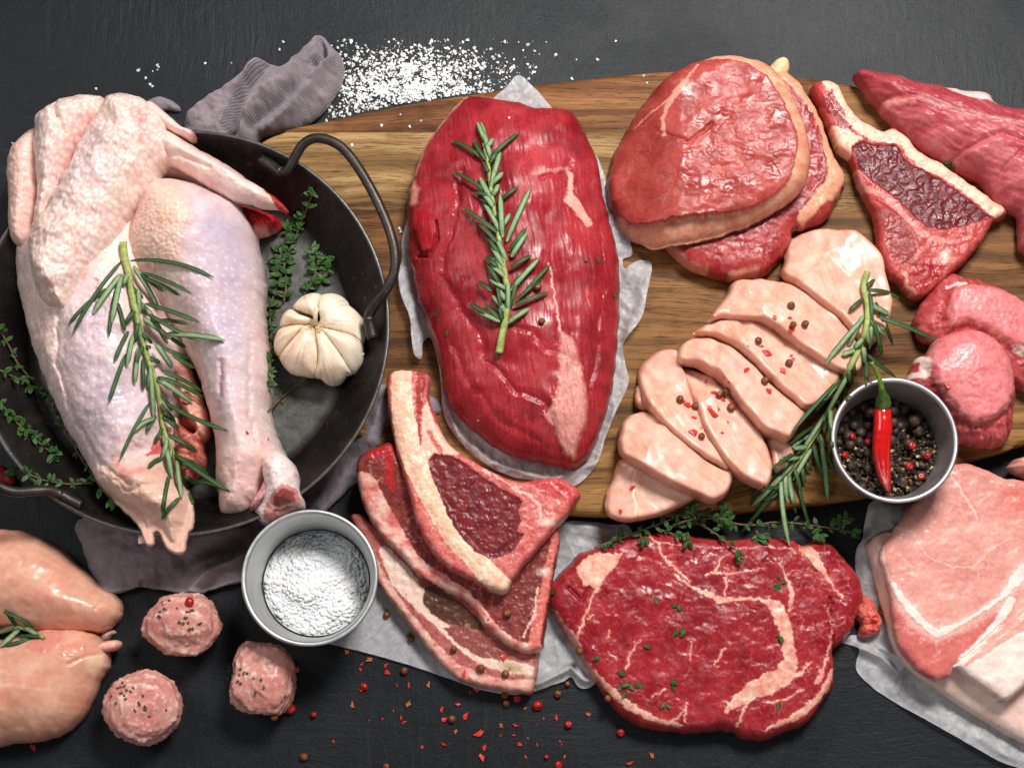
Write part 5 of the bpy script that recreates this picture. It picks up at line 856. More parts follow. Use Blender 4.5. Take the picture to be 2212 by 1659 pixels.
def wing_h(X, Y, d):
    x, y = warp(X, Y, 7, 26, 15)
    f1, f2, i = worley(x / 12, y / 8, 15, 0.8)
    q = (X * 0.80 + Y * 0.60); w_ = (-X * 0.60 + Y * 0.80)
    sp, net = folli(X, Y, 71, 2.1)
    h = 1.2 * sp * (0.3 + 0.7 * sm(-0.4, 0.2, fbm(X / 50, Y / 50, 2, 5))) + 0.4 * net + 11 * fbm(X / 46, Y / 46, 3, 4) + 7 * (ridge(q / 42 + 0.4 * pn(X / 60, Y / 60, 2), w_ / 120, 2, 61) - 0.7) + 0.4 * fbm(X / 8, Y / 8, 2, 6)
    h = h  - 12 * stroke(x, y, T('A', [(360, 690), (390, 780), (430, 840)]), 4, 8) - 9 * stroke(x, y, T('A', [(240, 700), (250, 800), (230, 960), (260, 1200), (200, 1400)]), 4, 9)
    h = h + 12 * stroke(x, y, T('A', [(700, 640), (820, 800), (860, 1000), (760, 1250), (600, 1480)]), 40, 30) - 8 * stroke(x, y, T('A', [(920, 740), (900, 900), (920, 1040)]), 4, 8)
    return h + 20 * stroke(x, y, T('D', [(250, 60), (360, 200), (400, 300)]), 50, 34)
def wing_c(X, Y, d):
    x, y = warp(X, Y, 6, 20, 9); C = skin(X, Y, 13, 0.6 * bump(X, Y, *T('A', [(560, 1060)])[0], 60, 110, 0.4) + 0.3 * bump(X, Y, *T('A', [(300, 900)])[0], 30, 80)); C = mix(C, lin(224, 150, 142), 0.6 * stroke(x, y, T('A', [(560, 740), (470, 900), (400, 1040)]), 20, 14)); C = mix(C, lin(206, 110, 108), 0.7 * bump(X, Y, *T('A', [(780, 1060)])[0], 7)); C = mix(C, lin(214, 126, 124), 0.55 * stroke(x, y, T('A', [(860, 740), (900, 800)]), 14, 8)); C = mix(C, lin(214, 134, 130), 0.5 * stroke(x, y, T('A', [(920, 640), (920, 760), (930, 900)]), 14, 10))
    sp, net = folli(X, Y, 71, 2.1); C = mix(C, lin(218, 158, 148), 0.5 * (1 - net)); C = mix(C, lin(244, 230, 214), 0.6 * sp)
    C = mix(C, lin(236, 200, 176), 0.6 * sm(640, 680, Y) ); C = mix(C, lin(228, 196, 140), 0.8 * stroke(x, y, T('A', [(310, 1280, 5), (280, 1340, 7), (240, 1390, 8), (210, 1460, 4)]), 5, 2))
    return vary(C, X, Y, 12, 0.05, 6)
field('wing_upper', upper_o, M_SKIN, chick, z0=FL + 96, H=112, edge=34, R=56, dome=0.4, blur=20, hmod=lambda X, Y, d: wing_h(X, Y, d) * 0.8 - 14 * stroke(*warp(X, Y, 7, 26, 3), T('A', [(350, 660), (380, 760), (400, 840), (340, 900)]), 4, 10), col=wing_c, rag=4, zref=FL + 150, under=90, pitch=2.1)
wing_ob = field('wing', wing_o, M_SKIN, chick, z0=FL + 114, H=122, edge=34, R=74, dome=0.45, blur=24, hmod=wing_h, col=wing_c, rag=5, zref=FL + 165, under=100, skirt=((4, 0.5), (-6, 0.2), (-18, 0.0)), pitch=2.1)
tip_o = T('A', [(900, 930), (940, 780), (1000, 770), (1130, 850), (1250, 922), (1380, 992), (1480, 1062), (1560, 1112), (1680, 1182), (1740, 1240), (1752, 1266), (1690, 1250), (1600, 1252), (1520, 1222), (1430, 1212), (1380, 1190), (1280, 1132), (1170, 1062), (1060, 1002), (1000, 990), (950, 1000)])
def tip_c(X, Y, d):
    x, y = warp(X, Y, 4, 14, 5); C = skin(X, Y, 23); C = mix(C, lin(212, 130, 126), 0.6 * stroke(x, y, T('A', [(1120, 860), (1240, 930), (1400, 1010), (1500, 1090)]), 8, 8)); C = mix(C, lin(176, 34, 42), 0.95 * stroke(x, y, T('A', [(1590, 1120, 4), (1660, 1180, 12), (1720, 1240, 22), (1750, 1270, 16)]), 10, 4)); return vary(C, X, Y, 10, 0.05, 3)
field('wing_tip', tip_o, M_SKIN, wing_ob, z0=FL + 118, H=64, edge=18, R=36, dome=0.3, pitch=2, rag=3, col=tip_c, hmod=lambda X, Y, d: 10 * stroke(X, Y, T('A', [(1000, 870), (1200, 960), (1450, 1090)]), 16, 14) - 10 * stroke(X, Y, T('A', [(960, 960), (1100, 960), (1300, 1050)]), 3, 8) + 1.5 * fbm(X / 9, Y / 9, 2, 3) - 20 * sm(540, 640, X), zref=FL + 160, under=20)
alula_o = T('A', [(880, 650), (930, 625), (1000, 675), (1060, 728), (1120, 780), (1188, 808), (1198, 826), (1160, 840), (1100, 822), (1020, 790), (940, 750), (890, 740)])
field('wing_thumb', alula_o, M_SKIN, wing_ob, z0=FL + 140, H=46, edge=14, R=20, dome=0.2, pitch=1.8, rag=2, col=lambda X, Y, d: mix(vary(skin(X, Y, 33), X, Y, 9, 0.06, 3), lin(178, 40, 44), 0.9 * np.maximum(stroke(X, Y, T('A', [(1180, 800), (1198, 826)]), 6, 5), 0.6 * stroke(X, Y, T('A', [(930, 630), (1060, 730)]), 3, 4))), hmod=lambda X, Y, d: 1.6 * fbm(X / 9, Y / 9, 2, 3), zref=FL + 160, under=40)
hole_o = T('A', [(930, 1100), (950, 1020), (1000, 990), (1080, 1010), (1200, 1080), (1300, 1150), (1400, 1200), (1440, 1250), (1300, 1200), (1100, 1130)])
field('inner_wing', hole_o, M_CHOP, wing_ob, z0=FL + 50, H=60, edge=20, R=20, pitch=2.2, col=lambda X, Y, d: mix(lin(206, 160, 152), lin(224, 180, 170), 0.5 + fbm(X / 16, Y / 16, 3, 3)), under=50)
stub_o = T('A', [(1430, 1250), (1500, 1258), (1600, 1285), (1680, 1315), (1715, 1340), (1718, 1380), (1690, 1410), (1600, 1442), (1550, 1440), (1500, 1380), (1470, 1300)])
field('neck_stub', stub_o, M_CHOP, chick, z0=FL + 10, H=62, edge=20, R=30, dome=0.2, pitch=1.8, rag=3, col=lambda X, Y, d: vary(mix(mix(lin(190, 36, 40), lin(222, 150, 140), sm(1385, 1425, Y / K * 1.0)), lin(120, 14, 24), 0.8 * stroke(X, Y, T('A', [(1690, 1330), (1705, 1370), (1660, 1410)]), 10, 5)), X, Y, 8, 0.12, 3), hmod=lambda X, Y, d: 3 * fbm(X / 10, Y / 10, 3, 3), zref=FL + 50)
# ================================================================ small things, placed on what lies under them
DG = [None]
def refresh(): bpy.context.view_layer.update(); DG[0] = bpy.context.evaluated_depsgraph_get()
def hit(x, y):
    """point of the scene surface met at a layout position"""
    a = WA(x, y, 0.0); o = Vector(CAMP * S); d = (Vector(a) - o).normalized()
    ok, loc, nor, *_ = scene.ray_cast(DG[0], o + d * 0.3, d)
    return (loc, nor) if ok else (Vector(a), Vector((0, 0, 1)))
def hz(x, y): return hit(x, y)[0].z / S
rng = np.random.default_rng(7); random.seed(7)
def ico(sub=2):
    bm = bmesh.new(); bmesh.ops.create_icosphere(bm, subdivisions=sub, radius=1.0); V = np.array([v.co[:] for v in bm.verts]); F = [[v.index for v in f.verts] for f in bm.faces]; bm.free(); return V, F
def n3(V, s, seed):
    return (pn(V[:, 0] * s + 3.1 * V[:, 2] * s, V[:, 1] * s - 1.7 * V[:, 2] * s, seed) + pn(V[:, 1] * s + 9.3, V[:, 2] * s + 4.1, seed + 3) + pn(V[:, 2] * s - 2.2, V[:, 0] * s + 7.7, seed + 5)) / 3

# ---------------- garlic bulb
refresh()
M_GARLIC = mat_flesh('garlic_skin', rough=0.45, var=0.14, vscale=120, bumps=((500, 0.12),), sss=0.25, srad=(1, 0.8, 0.6), sscale=0.006)
gx, gy, gz = 690, 735, FL
garlic = thing('garlic_bulb', W(gx, gy, gz), 'whole white garlic bulb in the pan beside the chicken leg', 'garlic')
gc = W(gx, gy, gz + 60)
JG = lambda L: [(571.4 + 0.14057 * x, 612.2 + 0.14057 * y) for x, y in L]
def dome_g(X, Y): return FL + 6 + 92 * np.sqrt(np.clip(1 - ((X - 690) / 116) ** 2 - ((Y - 733) / 116) ** 2, 0.02, 1)) - 14 * bump(X, Y, 683, 708, 26, 20)
def clove_c(k, warmth):
    def f(X, Y, d):
        th = np.arctan2(Y - 708, X - 684); r = np.hypot(X - 684, Y - 708)
        C = mix(lin(240, 226, 204), lin(222, 194, 166), np.clip(warmth + 0.6 * fbm(th * 5 + k, r / 90, 3, k), 0, 1)); C = mix(C, lin(190, 150, 124), 0.45 * sm(0.15, 0.5, fbm(th * 16 + k, r / 120, 3, k + 4))); C = mix(C, lin(196, 152, 96), 0.6 * (1 - sm(0, 5, d)) * sm(0.0, 0.4, fbm(X / 16, Y / 16, 2, k)))
        return mix(C, lin(206, 176, 120), 0.5 * (1 - sm(8, 26, r)))
    return f
cl = [([(870, 180), (800, 140), (700, 135), (580, 190), (500, 270), (455, 350), (450, 400), (600, 470), (740, 520), (790, 600), (840, 420), (860, 280)], 0.35), ([(880, 180), (980, 135), (1080, 130), (1180, 170), (1270, 260), (1300, 330), (1400, 410), (1500, 520), (1550, 650), (1540, 800), (1495, 910), (1350, 830), (1150, 790), (930, 740), (820, 680), (880, 600), (850, 450), (850, 300)], 0.05),
      ([(440, 425), (360, 420), (290, 480), (250, 560), (240, 680), (265, 712), (450, 680), (640, 680), (790, 650), (740, 590), (560, 520)], 0.35), ([(265, 712), (200, 750), (150, 850), (135, 950), (160, 1050), (240, 1115), (400, 960), (560, 800), (640, 700), (450, 690)], 0.6), ([(240, 1115), (250, 1200), (330, 1310), (450, 1390), (600, 1420), (780, 1440), (835, 1250), (840, 1080), (810, 850), (780, 700), (640, 700), (550, 810), (400, 960)], 0.6),
      ([(780, 1440), (860, 1460), (950, 1530), (1050, 1545), (1170, 1500), (1260, 1400), (1330, 1360), (1200, 1150), (1050, 950), (900, 760), (800, 700), (815, 850), (842, 1080), (838, 1250)], 0.5), ([(1330, 1360), (1450, 1270), (1510, 1150), (1520, 1000), (1495, 910), (1350, 830), (1150, 790), (930, 740), (820, 690), (900, 770), (1050, 950), (1200, 1150)], 0.25)]
for k, (pts_, wm) in enumerate(cl):
    field('clove', JG(pts_), M_GARLIC, garlic, z0=dome_g, H=26, edge=1.5, R=24, dome=0.5, blur=8, pitch=1.8, col=clove_c(k * 3 + 1, wm), zref=FL + 60, under=26, skirt=((0.4, 0.4), (-5, 0.0)), step=3, hmod=lambda X, Y, d: 0.5 * fbm(np.arctan2(Y - 708, X - 684) * 14, np.hypot(X - 684, Y - 708) / 90, 2, 3))
pth = np.array([(680, 698, gz + 100), (681, 690, gz + 112), (682, 678, gz + 120), (684, 664, gz + 122)]); v, f = tube(WA(pth[:, 0], pth[:, 1], pth[:, 2]), np.array([6, 5, 4.5, 5]) * S, 8); obj('stem', v, f, M_GARLIC, garlic, np.broadcast_to(lin(226, 208, 168), (len(v), 3)))
for k in range(9):
    a = rng.uniform(0, 6.28); r = rng.uniform(2, 15); x0, y0 = 684 + r * math.cos(a), 708 + 0.7 * r * math.sin(a); a2 = a + rng.uniform(-1, 1); L = rng.uniform(6, 14); wd = rng.uniform(2, 4)
    q = [(x0 - wd * math.sin(a2), y0 + wd * math.cos(a2), gz + 108 + rng.uniform(0, 6)), (x0 + wd * math.sin(a2), y0 - wd * math.cos(a2), gz + 106), (x0 + L * math.cos(a2), y0 + L * math.sin(a2), gz + 110 + rng.uniform(-4, 10)), (x0 + L * 0.5 * math.cos(a2) - wd * math.sin(a2), y0 + L * 0.5 * math.sin(a2) + wd, gz + 114)]
    obj('papery_shred', [tuple(W(*p)) for p in q], [(0, 1, 2, 3)], M_GARLIC, garlic, np.broadcast_to(lin(216, 190, 146), (4, 3)))

# ---------------- metal cups
def mat_steel():
    m, nt, p = nmat('brushed_steel'); L = nt.links; tc = nd(nt, 'ShaderNodeTexCoord'); co = tc.outputs['Object']
    n1 = noise(nt, mapping(nt, co, (1, 1, 14)), 160, 4, 0.6); n2 = noise(nt, co, 60, 3)
    c = ramp(nt, n1.outputs[0], [(0.3, lin(176, 176, 176)), (0.7, lin(212, 212, 212))]); L.new(c.outputs[0], p.inputs['Base Color']); setp(p, Metallic=1.0)
    r = ramp(nt, n2.outputs[0], [(0.3, (0.42,) * 3), (0.7, (0.58,) * 3)]); L.new(r.outputs[0], p.inputs['Roughness']); bumpn(nt, p, [(n1.outputs[0], 0.08)], 0.0003); return m
M_STEEL = mat_steel()
def cup(x, y, zb, hgt, rr, rb, label):
    c = W(x, y, zb + hgt); cx, cy = c.x / S, c.y / S; f_ = 1 - (zb + hgt) / CAMP[2]; rr *= f_; rb *= f_; t = thing('metal_cup', Vector((c.x, c.y, zb * S)), label, 'cup', 'small steel sauce cups')
    V, F = lathe([(0.5, zb), (rb - 6, zb), (rb, zb + 4), (rr - 5, zb + hgt - 6), (rr - 4.5, zb + hgt - 5)], cx, cy); obj('outer_wall', V, F, M_STEEL, t)
    V, F = lathe([(rr - 5, zb + hgt - 5), (rr, zb + hgt - 4), (rr + 1.5, zb + hgt - 1), (rr, zb + hgt + 1.5), (rr - 4, zb + hgt + 2), (rr - 8, zb + hgt - 1), (rr - 9, zb + hgt - 6)], cx, cy); obj('rim', V, F, M_STEEL, t)
    V, F = lathe([(rr - 9, zb + hgt - 6), (rr - 18, zb + hgt - 50), (rb + 2, zb + 22), (rb - 8, zb + 8), (rb - 20, zb + 5), (0.5, zb + 5)], cx, cy); obj('inner_wall', V, F, M_STEEL, t)
    return cx, cy
scx, scy = cup(669, 1247, 1, 178, 143, 112, 'steel cup filled with white salt, beside the pan')
pcx, pcy = cup(1933, 950, BZ + 1, 150, 135, 108, 'steel cup of peppercorns with a red chili standing in it')
M_SALT = mat_simple('salt', lin(248, 248, 248), rough=0.3, var=0.02, sss=0.0, spec=0.5)
M_SALTM = mat_simple('salt_bed', lin(244, 245, 247), rough=0.7, var=0.03, vscale=600, bump=(900, 0.8), sss=0.2)
def shards(n, posf, smin, smax, seed):
    """many small angular crystals in one mesh"""
    g = np.random.default_rng(seed); base = np.array([(1, 0, 0), (-1, 0, 0), (0, 1, 0), (0, -1, 0), (0.6, 0.6, 0.8), (-0.5, -0.6, 0.8), (0.5, -0.6, -0.7), (-0.6, 0.5, -0.7)]); 
    fc = np.array([(0, 2, 4), (2, 1, 4), (1, 5, 4), (5, 0, 4), (0, 5, 3), (5, 1, 3), (0, 6, 2), (6, 7, 2), (7, 1, 2), (0, 3, 6), (3, 7, 6), (3, 1, 7)])
    Vs, Fs = [], []
    for i in range(n):
        x, y, z = posf(g); s = smin + (smax - smin) * g.random() ** 2.2; b = base * (0.7 + 0.6 * g.random((8, 1))) * s * np.array([1, 0.6 + 0.5 * g.random(), 0.5 + 0.4 * g.random()])
        a = g.random() * 6.28; e = (g.random() - 0.5) * 1.4; ca, sa, ce, se = math.cos(a), math.sin(a), math.cos(e), math.sin(e)
        b = b @ np.array([[ca, sa, 0], [-sa, ca, 0], [0, 0, 1]]) @ np.array([[1, 0, 0], [0, ce, se], [0, -se, ce]])
        p = b + np.array([x, y, z + s * 0.5]); Vs.append(p); Fs.append(fc + 8 * i)
    return np.concatenate(Vs) * S, np.concatenate(Fs)
# salt in the cup
sz = 1 + 60
a = np.linspace(0, 2 * math.pi, 60, endpoint=False); Vm = [(scx, scy, sz + 14)]; Fm = []
rr_ = [12, 30, 50, 70, 88, 100, 109]
for r in rr_: Vm += [(scx + r * math.cos(t), scy + r * math.sin(t), sz + 12 - 12 * (r / 112) ** 2 + 6 * float(pn(r * math.cos(t) / 40, r * math.sin(t) / 40, 3))) for t in a]
Fm += [(0, 1 + j, 1 + (j + 1) % 60) for j in range(60)] + [(1 + i * 60 + j, 1 + (i + 1) * 60 + j, 1 + (i + 1) * 60 + (j + 1) % 60, 1 + i * 60 + (j + 1) % 60) for i in range(len(rr_) - 1) for j in range(60)]
salt = thing('salt_heap', Vector((scx * S, scy * S, 30 * S)), 'heap of coarse white salt inside the steel cup', 'salt'); salt['kind'] = 'stuff'
obj('salt_bed', np.array(Vm) * S, Fm, M_SALTM, salt)
def insalt(g):
    r = 104 * math.sqrt(g.random()); t = g.random() * 6.28; x, y = r * math.cos(t), r * math.sin(t); return scx + x, scy + y, sz + 10 - 12 * (r / 112) ** 2 + 6 * float(pn(x / 40, y / 40, 3)) + 1
def pebbles(n, posf, smin, smax, seed):
    g = np.random.default_rng(seed); B, Fb = ico(1); Fb = np.array(Fb); Vs, Fs = [], []
    for i in range(n):
        x, y, z = posf(g); s_ = smin + (smax - smin) * g.random() ** 2; q = B * (0.8 + 0.4 * g.random((len(B), 1))) * s_ * np.array([0.8 + 0.5 * g.random(), 0.7 + 0.4 * g.random(), 0.7]); t = g.random() * 6.28
        q = q @ np.array([[math.cos(t), math.sin(t), 0], [-math.sin(t), math.cos(t), 0], [0, 0, 1]]); Vs.append(q + np.array([x, y, z])); Fs.append(Fb + len(B) * i)
    return np.concatenate(Vs) * S, np.concatenate(Fs)
V, F = pebbles(2400, insalt, 2.0, 6.5, 3); tag(obj('salt_crystals', V, F, M_SALT, salt), kind='stuff')
# spilled salt on the table
def spill(g):
    while True:
        x = g.normal(890, 105); y = g.normal(192, 45)
        if g.random() > 0.35 + 1.3 * float(sm(-0.25, 0.35, fbm(np.array(x / 36), np.array(y / 26), 3, 5))): continue
        lim = np.interp(x, [600, 725, 850, 1000, 1060, 1180], [300, 258, 228, 205, 200, 160])
        if y < lim and y > 85 and x > 700 and x < 1160: break
    p = WA(x, y, 0) / S; return p[0], p[1], 0.3 + g.random() * 5 * math.exp(-((x - 880) / 90) ** 2 - ((y - 205) / 30) ** 2)
V, F = shards(4200, spill, 0.6, 4.6, 5); o = obj('spilled_salt', V, F, M_SALT, None, smooth=False); tag(o, 'white coarse salt spilled on the table behind the board', 'salt', kind='stuff')
gm = []
for k in range(4):
    V, F = shards(1, lambda g: (0, 0, 0), 4.0, 4.2, 20 + k); me = bpy.data.meshes.new('salt_grain'); me.from_pydata(V.tolist(), [], F.tolist()); me.materials.append(M_SALT); gm.append(me)
grains = [(300, 153), (330, 155), (340, 142), (340, 152), (343, 146), (325, 183), (330, 188), (443, 138), (500, 137), (604, 108), (612, 92), (208, 193), (27, 310), (315, 170), (1235, 172), (1330, 90), (1290, 130), (1390, 165), (1398, 180), (1100, 255), (865, 248), (825, 272), (910, 262), (885, 275), (760, 315), (1180, 92), (1130, 110), (1165, 118), (866, 502), (863, 495), (784, 765), (1245, 130), (1140, 98), (1090, 92), (1010, 88), (940, 90), (840, 92), (790, 100), (740, 100), (735, 120), (730, 105), (1110, 130), (1140, 140), (1200, 120), (1150, 160), (720, 250), (705, 262), (712, 240)]
refresh(); H_ = [hit(*g) for g in grains]
for (x, y), (loc, nor) in zip(grains, H_):
    o = link('salt_grain', random.choice(gm), None, None, loc); s = random.uniform(0.5, 1.3); o.scale = (s,) * 3; o.rotation_euler = (0, 0, random.uniform(0, 6.28))
    if y > 240: tag(o, 'single white salt grain lying loose on the wooden board or pan', 'salt grain', 'loose salt grains on the board')
    else: tag(o, 'single white salt grain lying loose on the dark table', 'salt grain', 'loose salt grains on the table')

# ---------------- peppercorns
M_PEP = mat_simple('black_peppercorn', lin(62, 44, 32), rough=0.55, var=0.6, vscale=700, bump=(900, 1.0))
M_PEPR = mat_simple('red_peppercorn', lin(168, 26, 24), rough=0.3, var=0.25, vscale=400, bump=(500, 0.3), sss=0.1)
M_PEPB = mat_simple('brown_peppercorn', lin(118, 62, 26), rough=0.4, var=0.45, vscale=500, bump=(600, 0.6))
M_PEPC = mat_attr('cracked_pepper', rough=0.55, bump=(1200, 0.5))
def corn_mesh(name, mat, wrinkle, seed, hole=False):
    V, F = ico(3); r = 1 + wrinkle * (ridge(np.arctan2(V[:, 1], V[:, 0]) * 1.6 + seed, V[:, 2] * 2.2, 2, seed) - 0.75) + 0.08 * n3(V, 1.2, seed)
    if hole: r = r - 0.5 * np.exp(-((V[:, 0]) ** 2 + V[:, 1] ** 2) / 0.12) * (V[:, 2] > 0)
    me = bpy.data.meshes.new(name); P = V * r[:, None] * S; me.from_pydata(P.tolist(), [], F); me.polygons.foreach_set('use_smooth', np.ones(len(me.polygons), bool)); me.materials.append(mat); return me
MB_ = [corn_mesh('peppercorn', M_PEP, 0.45, k) for k in range(4)]; MR_ = [corn_mesh('red_peppercorn', M_PEPR, 0.12, 10 + k, True) for k in range(3)]; MN_ = [corn_mesh('peppercorn', M_PEPB, 0.35, 20 + k, k > 0) for k in range(3)]
def corn(name, pool, loc, r, label, group):
    o = link(name, random.choice(pool), None, None, loc); o.scale = (r, r, r * random.uniform(0.85, 1)); o.rotation_euler = (random.uniform(-0.7, 0.7), random.uniform(-0.7, 0.7), random.uniform(0, 6.28)); return tag(o, label, 'peppercorn', group)
# pile inside the cup
pz = BZ + 1 + 44; placed = []
def pile(x, y, r, zt):
    for (X, Y, Z, Rr) in placed:
        d = math.hypot(x - X, y - Y)
        if d < (r + Rr) * 0.98: zt = max(zt, Z + math.sqrt(max(0, (r + Rr) ** 2 * 0.96 - d * d)))
    return zt
spots = []
for ring_r, nn in ((98, 26), (78, 21), (58, 15), (36, 9), (14, 4)):
    for k in range(nn): t = 2 * math.pi * (k + random.random() * 0.5) / nn; spots.append((ring_r * math.cos(t) + random.uniform(-4, 4), ring_r * math.sin(t) + random.uniform(-4, 4)))
for k in range(34): t = random.uniform(0, 6.28); q = 92 * math.sqrt(random.random()); spots.append((q * math.cos(t), q * math.sin(t)))
for x, y in spots:
    if math.hypot(x, y) > 104: continue
    front = y < -10 + 0.2 * x
    if front and random.random() < 0.4: continue
    r = random.uniform(9.5, 12.5); z = pile(x, y, r, pz + r * 0.6)
    if z > pz + 34: continue
    placed.append((x, y, z, r)); corn('peppercorn', MB_, Vector(((pcx + x) * S, (pcy + y) * S, z * S)), r, 'wrinkled black peppercorn among many inside the steel cup', 'black peppercorns in the cup')
for (tx, ty) in T('F', [(1105, 1105), (1060, 1220), (1465, 1165), (1470, 1215), (1460, 1285), (1565, 1225), (1535, 1345), (1205, 1135)]):
    p = W(tx, ty, pz + 40); x, y = p.x / S - pcx, p.y / S - pcy; r = random.uniform(7.2, 9.2); z = pile(x, y, r, pz + r); placed.append((x, y, z, r)); corn('red_peppercorn', MR_, Vector((p.x, p.y, z * S)), r, 'glossy red peppercorn lying among the black ones inside the steel cup', 'red peppercorns in the cup')
bedV = [(pcx, pcy, pz + 8)] + [(pcx + 106 * math.cos(t), pcy + 106 * math.sin(t), pz + 4) for t in a]; M_BED = mat_simple('ground_pepper', lin(40, 32, 26), rough=0.8, var=0.7, vscale=500, bump=(700, 1.0))
gp = thing('ground_pepper', Vector((pcx * S, pcy * S, pz * S)), 'cracked black pepper bits filling the steel cup between peppercorns', 'pepper'); gp['kind'] = 'stuff'
obj('pepper_bed', np.array(bedV) * S, [(0, 1 + j, 1 + (j + 1) % 60) for j in range(60)], M_BED, gp)
def inpep(g):
    while True:
        r = 103 * math.sqrt(g.random()); t = g.random() * 6.28; x, y = r * math.cos(t), r * math.sin(t)
        if y < 6 + 0.25 * x + g.normal(0, 16): return pcx + x, pcy + y, pz + 10 + g.random() * 16
V, F = shards(900, inpep, 2.0, 6.5, 9); pal = np.array([lin(60, 46, 34), lin(38, 30, 24), lin(128, 98, 62), lin(196, 166, 116), lin(84, 58, 36)]); ci = np.random.default_rng(2).choice(5, len(V) // 8, p=[0.3, 0.34, 0.16, 0.1, 0.1]); tag(obj('pepper_bits', V, F, M_PEPC, gp, np.repeat(pal[ci], 8, 0), smooth=False), kind='stuff')

# ---------------- chili
M_CHILI = mat_attr('chili_skin', rough=0.18, spec=0.6, bump=(120, 0.12), var=0.05, coat=0.4)
cp = T('F', [(1290, 905), (1288, 960), (1290, 1040), (1284, 1120), (1280, 1200), (1288, 1290), (1302, 1370), (1318, 1430), (1328, 1456)])
zz = [175, 178, 178, 174, 168, 160, 152, 146, 142]; rr = [15.5, 18.5, 19, 19, 18.5, 16.5, 12.5, 7, 1.5]
P = smooth_open([(p[0], p[1], BZ + z - 60 + 0, r) for p, z, r in zip(cp, zz, rr)], 3); chili = thing('chili_pepper', W(*cp[4], BZ + 100), 'slender red chili with green cap lying in the pepper cup', 'chili')
v, f = tube(WA(P[:, 0], P[:, 1], P[:, 2]), P[:, 3] * S * (1 + 0.05 * pn(P[:, 1] / 14, P[:, 0] / 14, 3)), 20); obj('pod', v, f, M_CHILI, chili, np.broadcast_to(lin(206, 16, 16), (len(v), 3)))
cs = T('F', [(1218, 650), (1240, 690), (1262, 735), (1278, 790), (1285, 840), (1290, 880), (1292, 912)]); cr = [5, 4.5, 5, 6, 8.5, 15, 17]; cz = [190, 186, 182, 176, 162, 140, 126]
P = smooth_open([(p[0], p[1], BZ + z, r) for p, z, r in zip(cs, cz, cr)], 3); v, f = tube(WA(P[:, 0], P[:, 1], P[:, 2]), P[:, 3] * S, 14); cc = mix(lin(58, 84, 24), lin(104, 136, 44), 0.5 + 0.8 * fbm(v[:, 0] / S / 12, v[:, 1] / S / 9, 3, 3)); obj('green_cap', v, f, M_CHILI, chili, cc)

# ---------------- meatballs
balls = [((398, 1349), (82, 70, 66), 'meatball with a red peppercorn on top, next to the napkin edge'), ((312, 1530), (79, 78, 68), 'meatball nearest the bottom edge, beside the ragged chicken breast'), ((568, 1467), (76, 81, 68), 'angular meatball below the salt cup, red peppercorns at its side')]
ball_objs = []
for bi, ((x, y), (rx, ry, rz_), lab) in enumerate(balls):
    V, F = ico(5); r = 0.95 + 0.24 * n3(V, 1.1, bi * 7 + 3) + 0.05 * n3(V, 3.4, bi * 7 + 1) + 0.04 * n3(V, 8, bi + 5) + 0.03 * n3(V, 17, bi + 15)
    if bi == 2: V4 = V @ np.array([[0.98, 0.2, 0], [-0.2, 0.98, 0], [0, 0, 1]]); p4 = (np.abs(V4) ** 4).sum(1) ** 0.25; r = r / (0.3 + 0.7 * p4) * 0.90
    w1 = n3(V, 5.5, bi * 5 + 40) + 0.5 * n3(V, 13, bi + 90); w2 = n3(V, 15, bi * 5 + 41)
    fatm = np.clip(sm(0.22, 0.30, w1) * 0.85 + sm(0.18, 0.26, w2) * 0.5, 0, 0.85)
    P = V * r[:, None] * np.array([rx, ry, rz_]) * (1 + 0.045 * fatm)[:, None]; c = W(x, y, rz_ * 0.8)
    zz_ = P[:, 2] + rz_ * 0.9; zz_ = np.where(zz_ < 4, 4 - 3 * (1 - np.exp((zz_ - 4) / 8)), zz_); Q = np.stack([P[:, 0] + c.x / S, P[:, 1] + c.y / S, zz_], 1)
    C = mix(lin(196, 124, 114), lin(214, 154, 142), 0.5 + 1.2 * n3(V, 2, bi + 60)); C = mix(C, lin(232, 198, 182), fatm); C = mix(C, lin(180, 90, 86), 0.4 * sm(0.1, 0.35, n3(V, 3, bi + 80)))
    ball_objs.append(tag(obj('meatball', Q * S, F, M_MINCE, None, C), lab, 'meatball', 'three raw meatballs'))

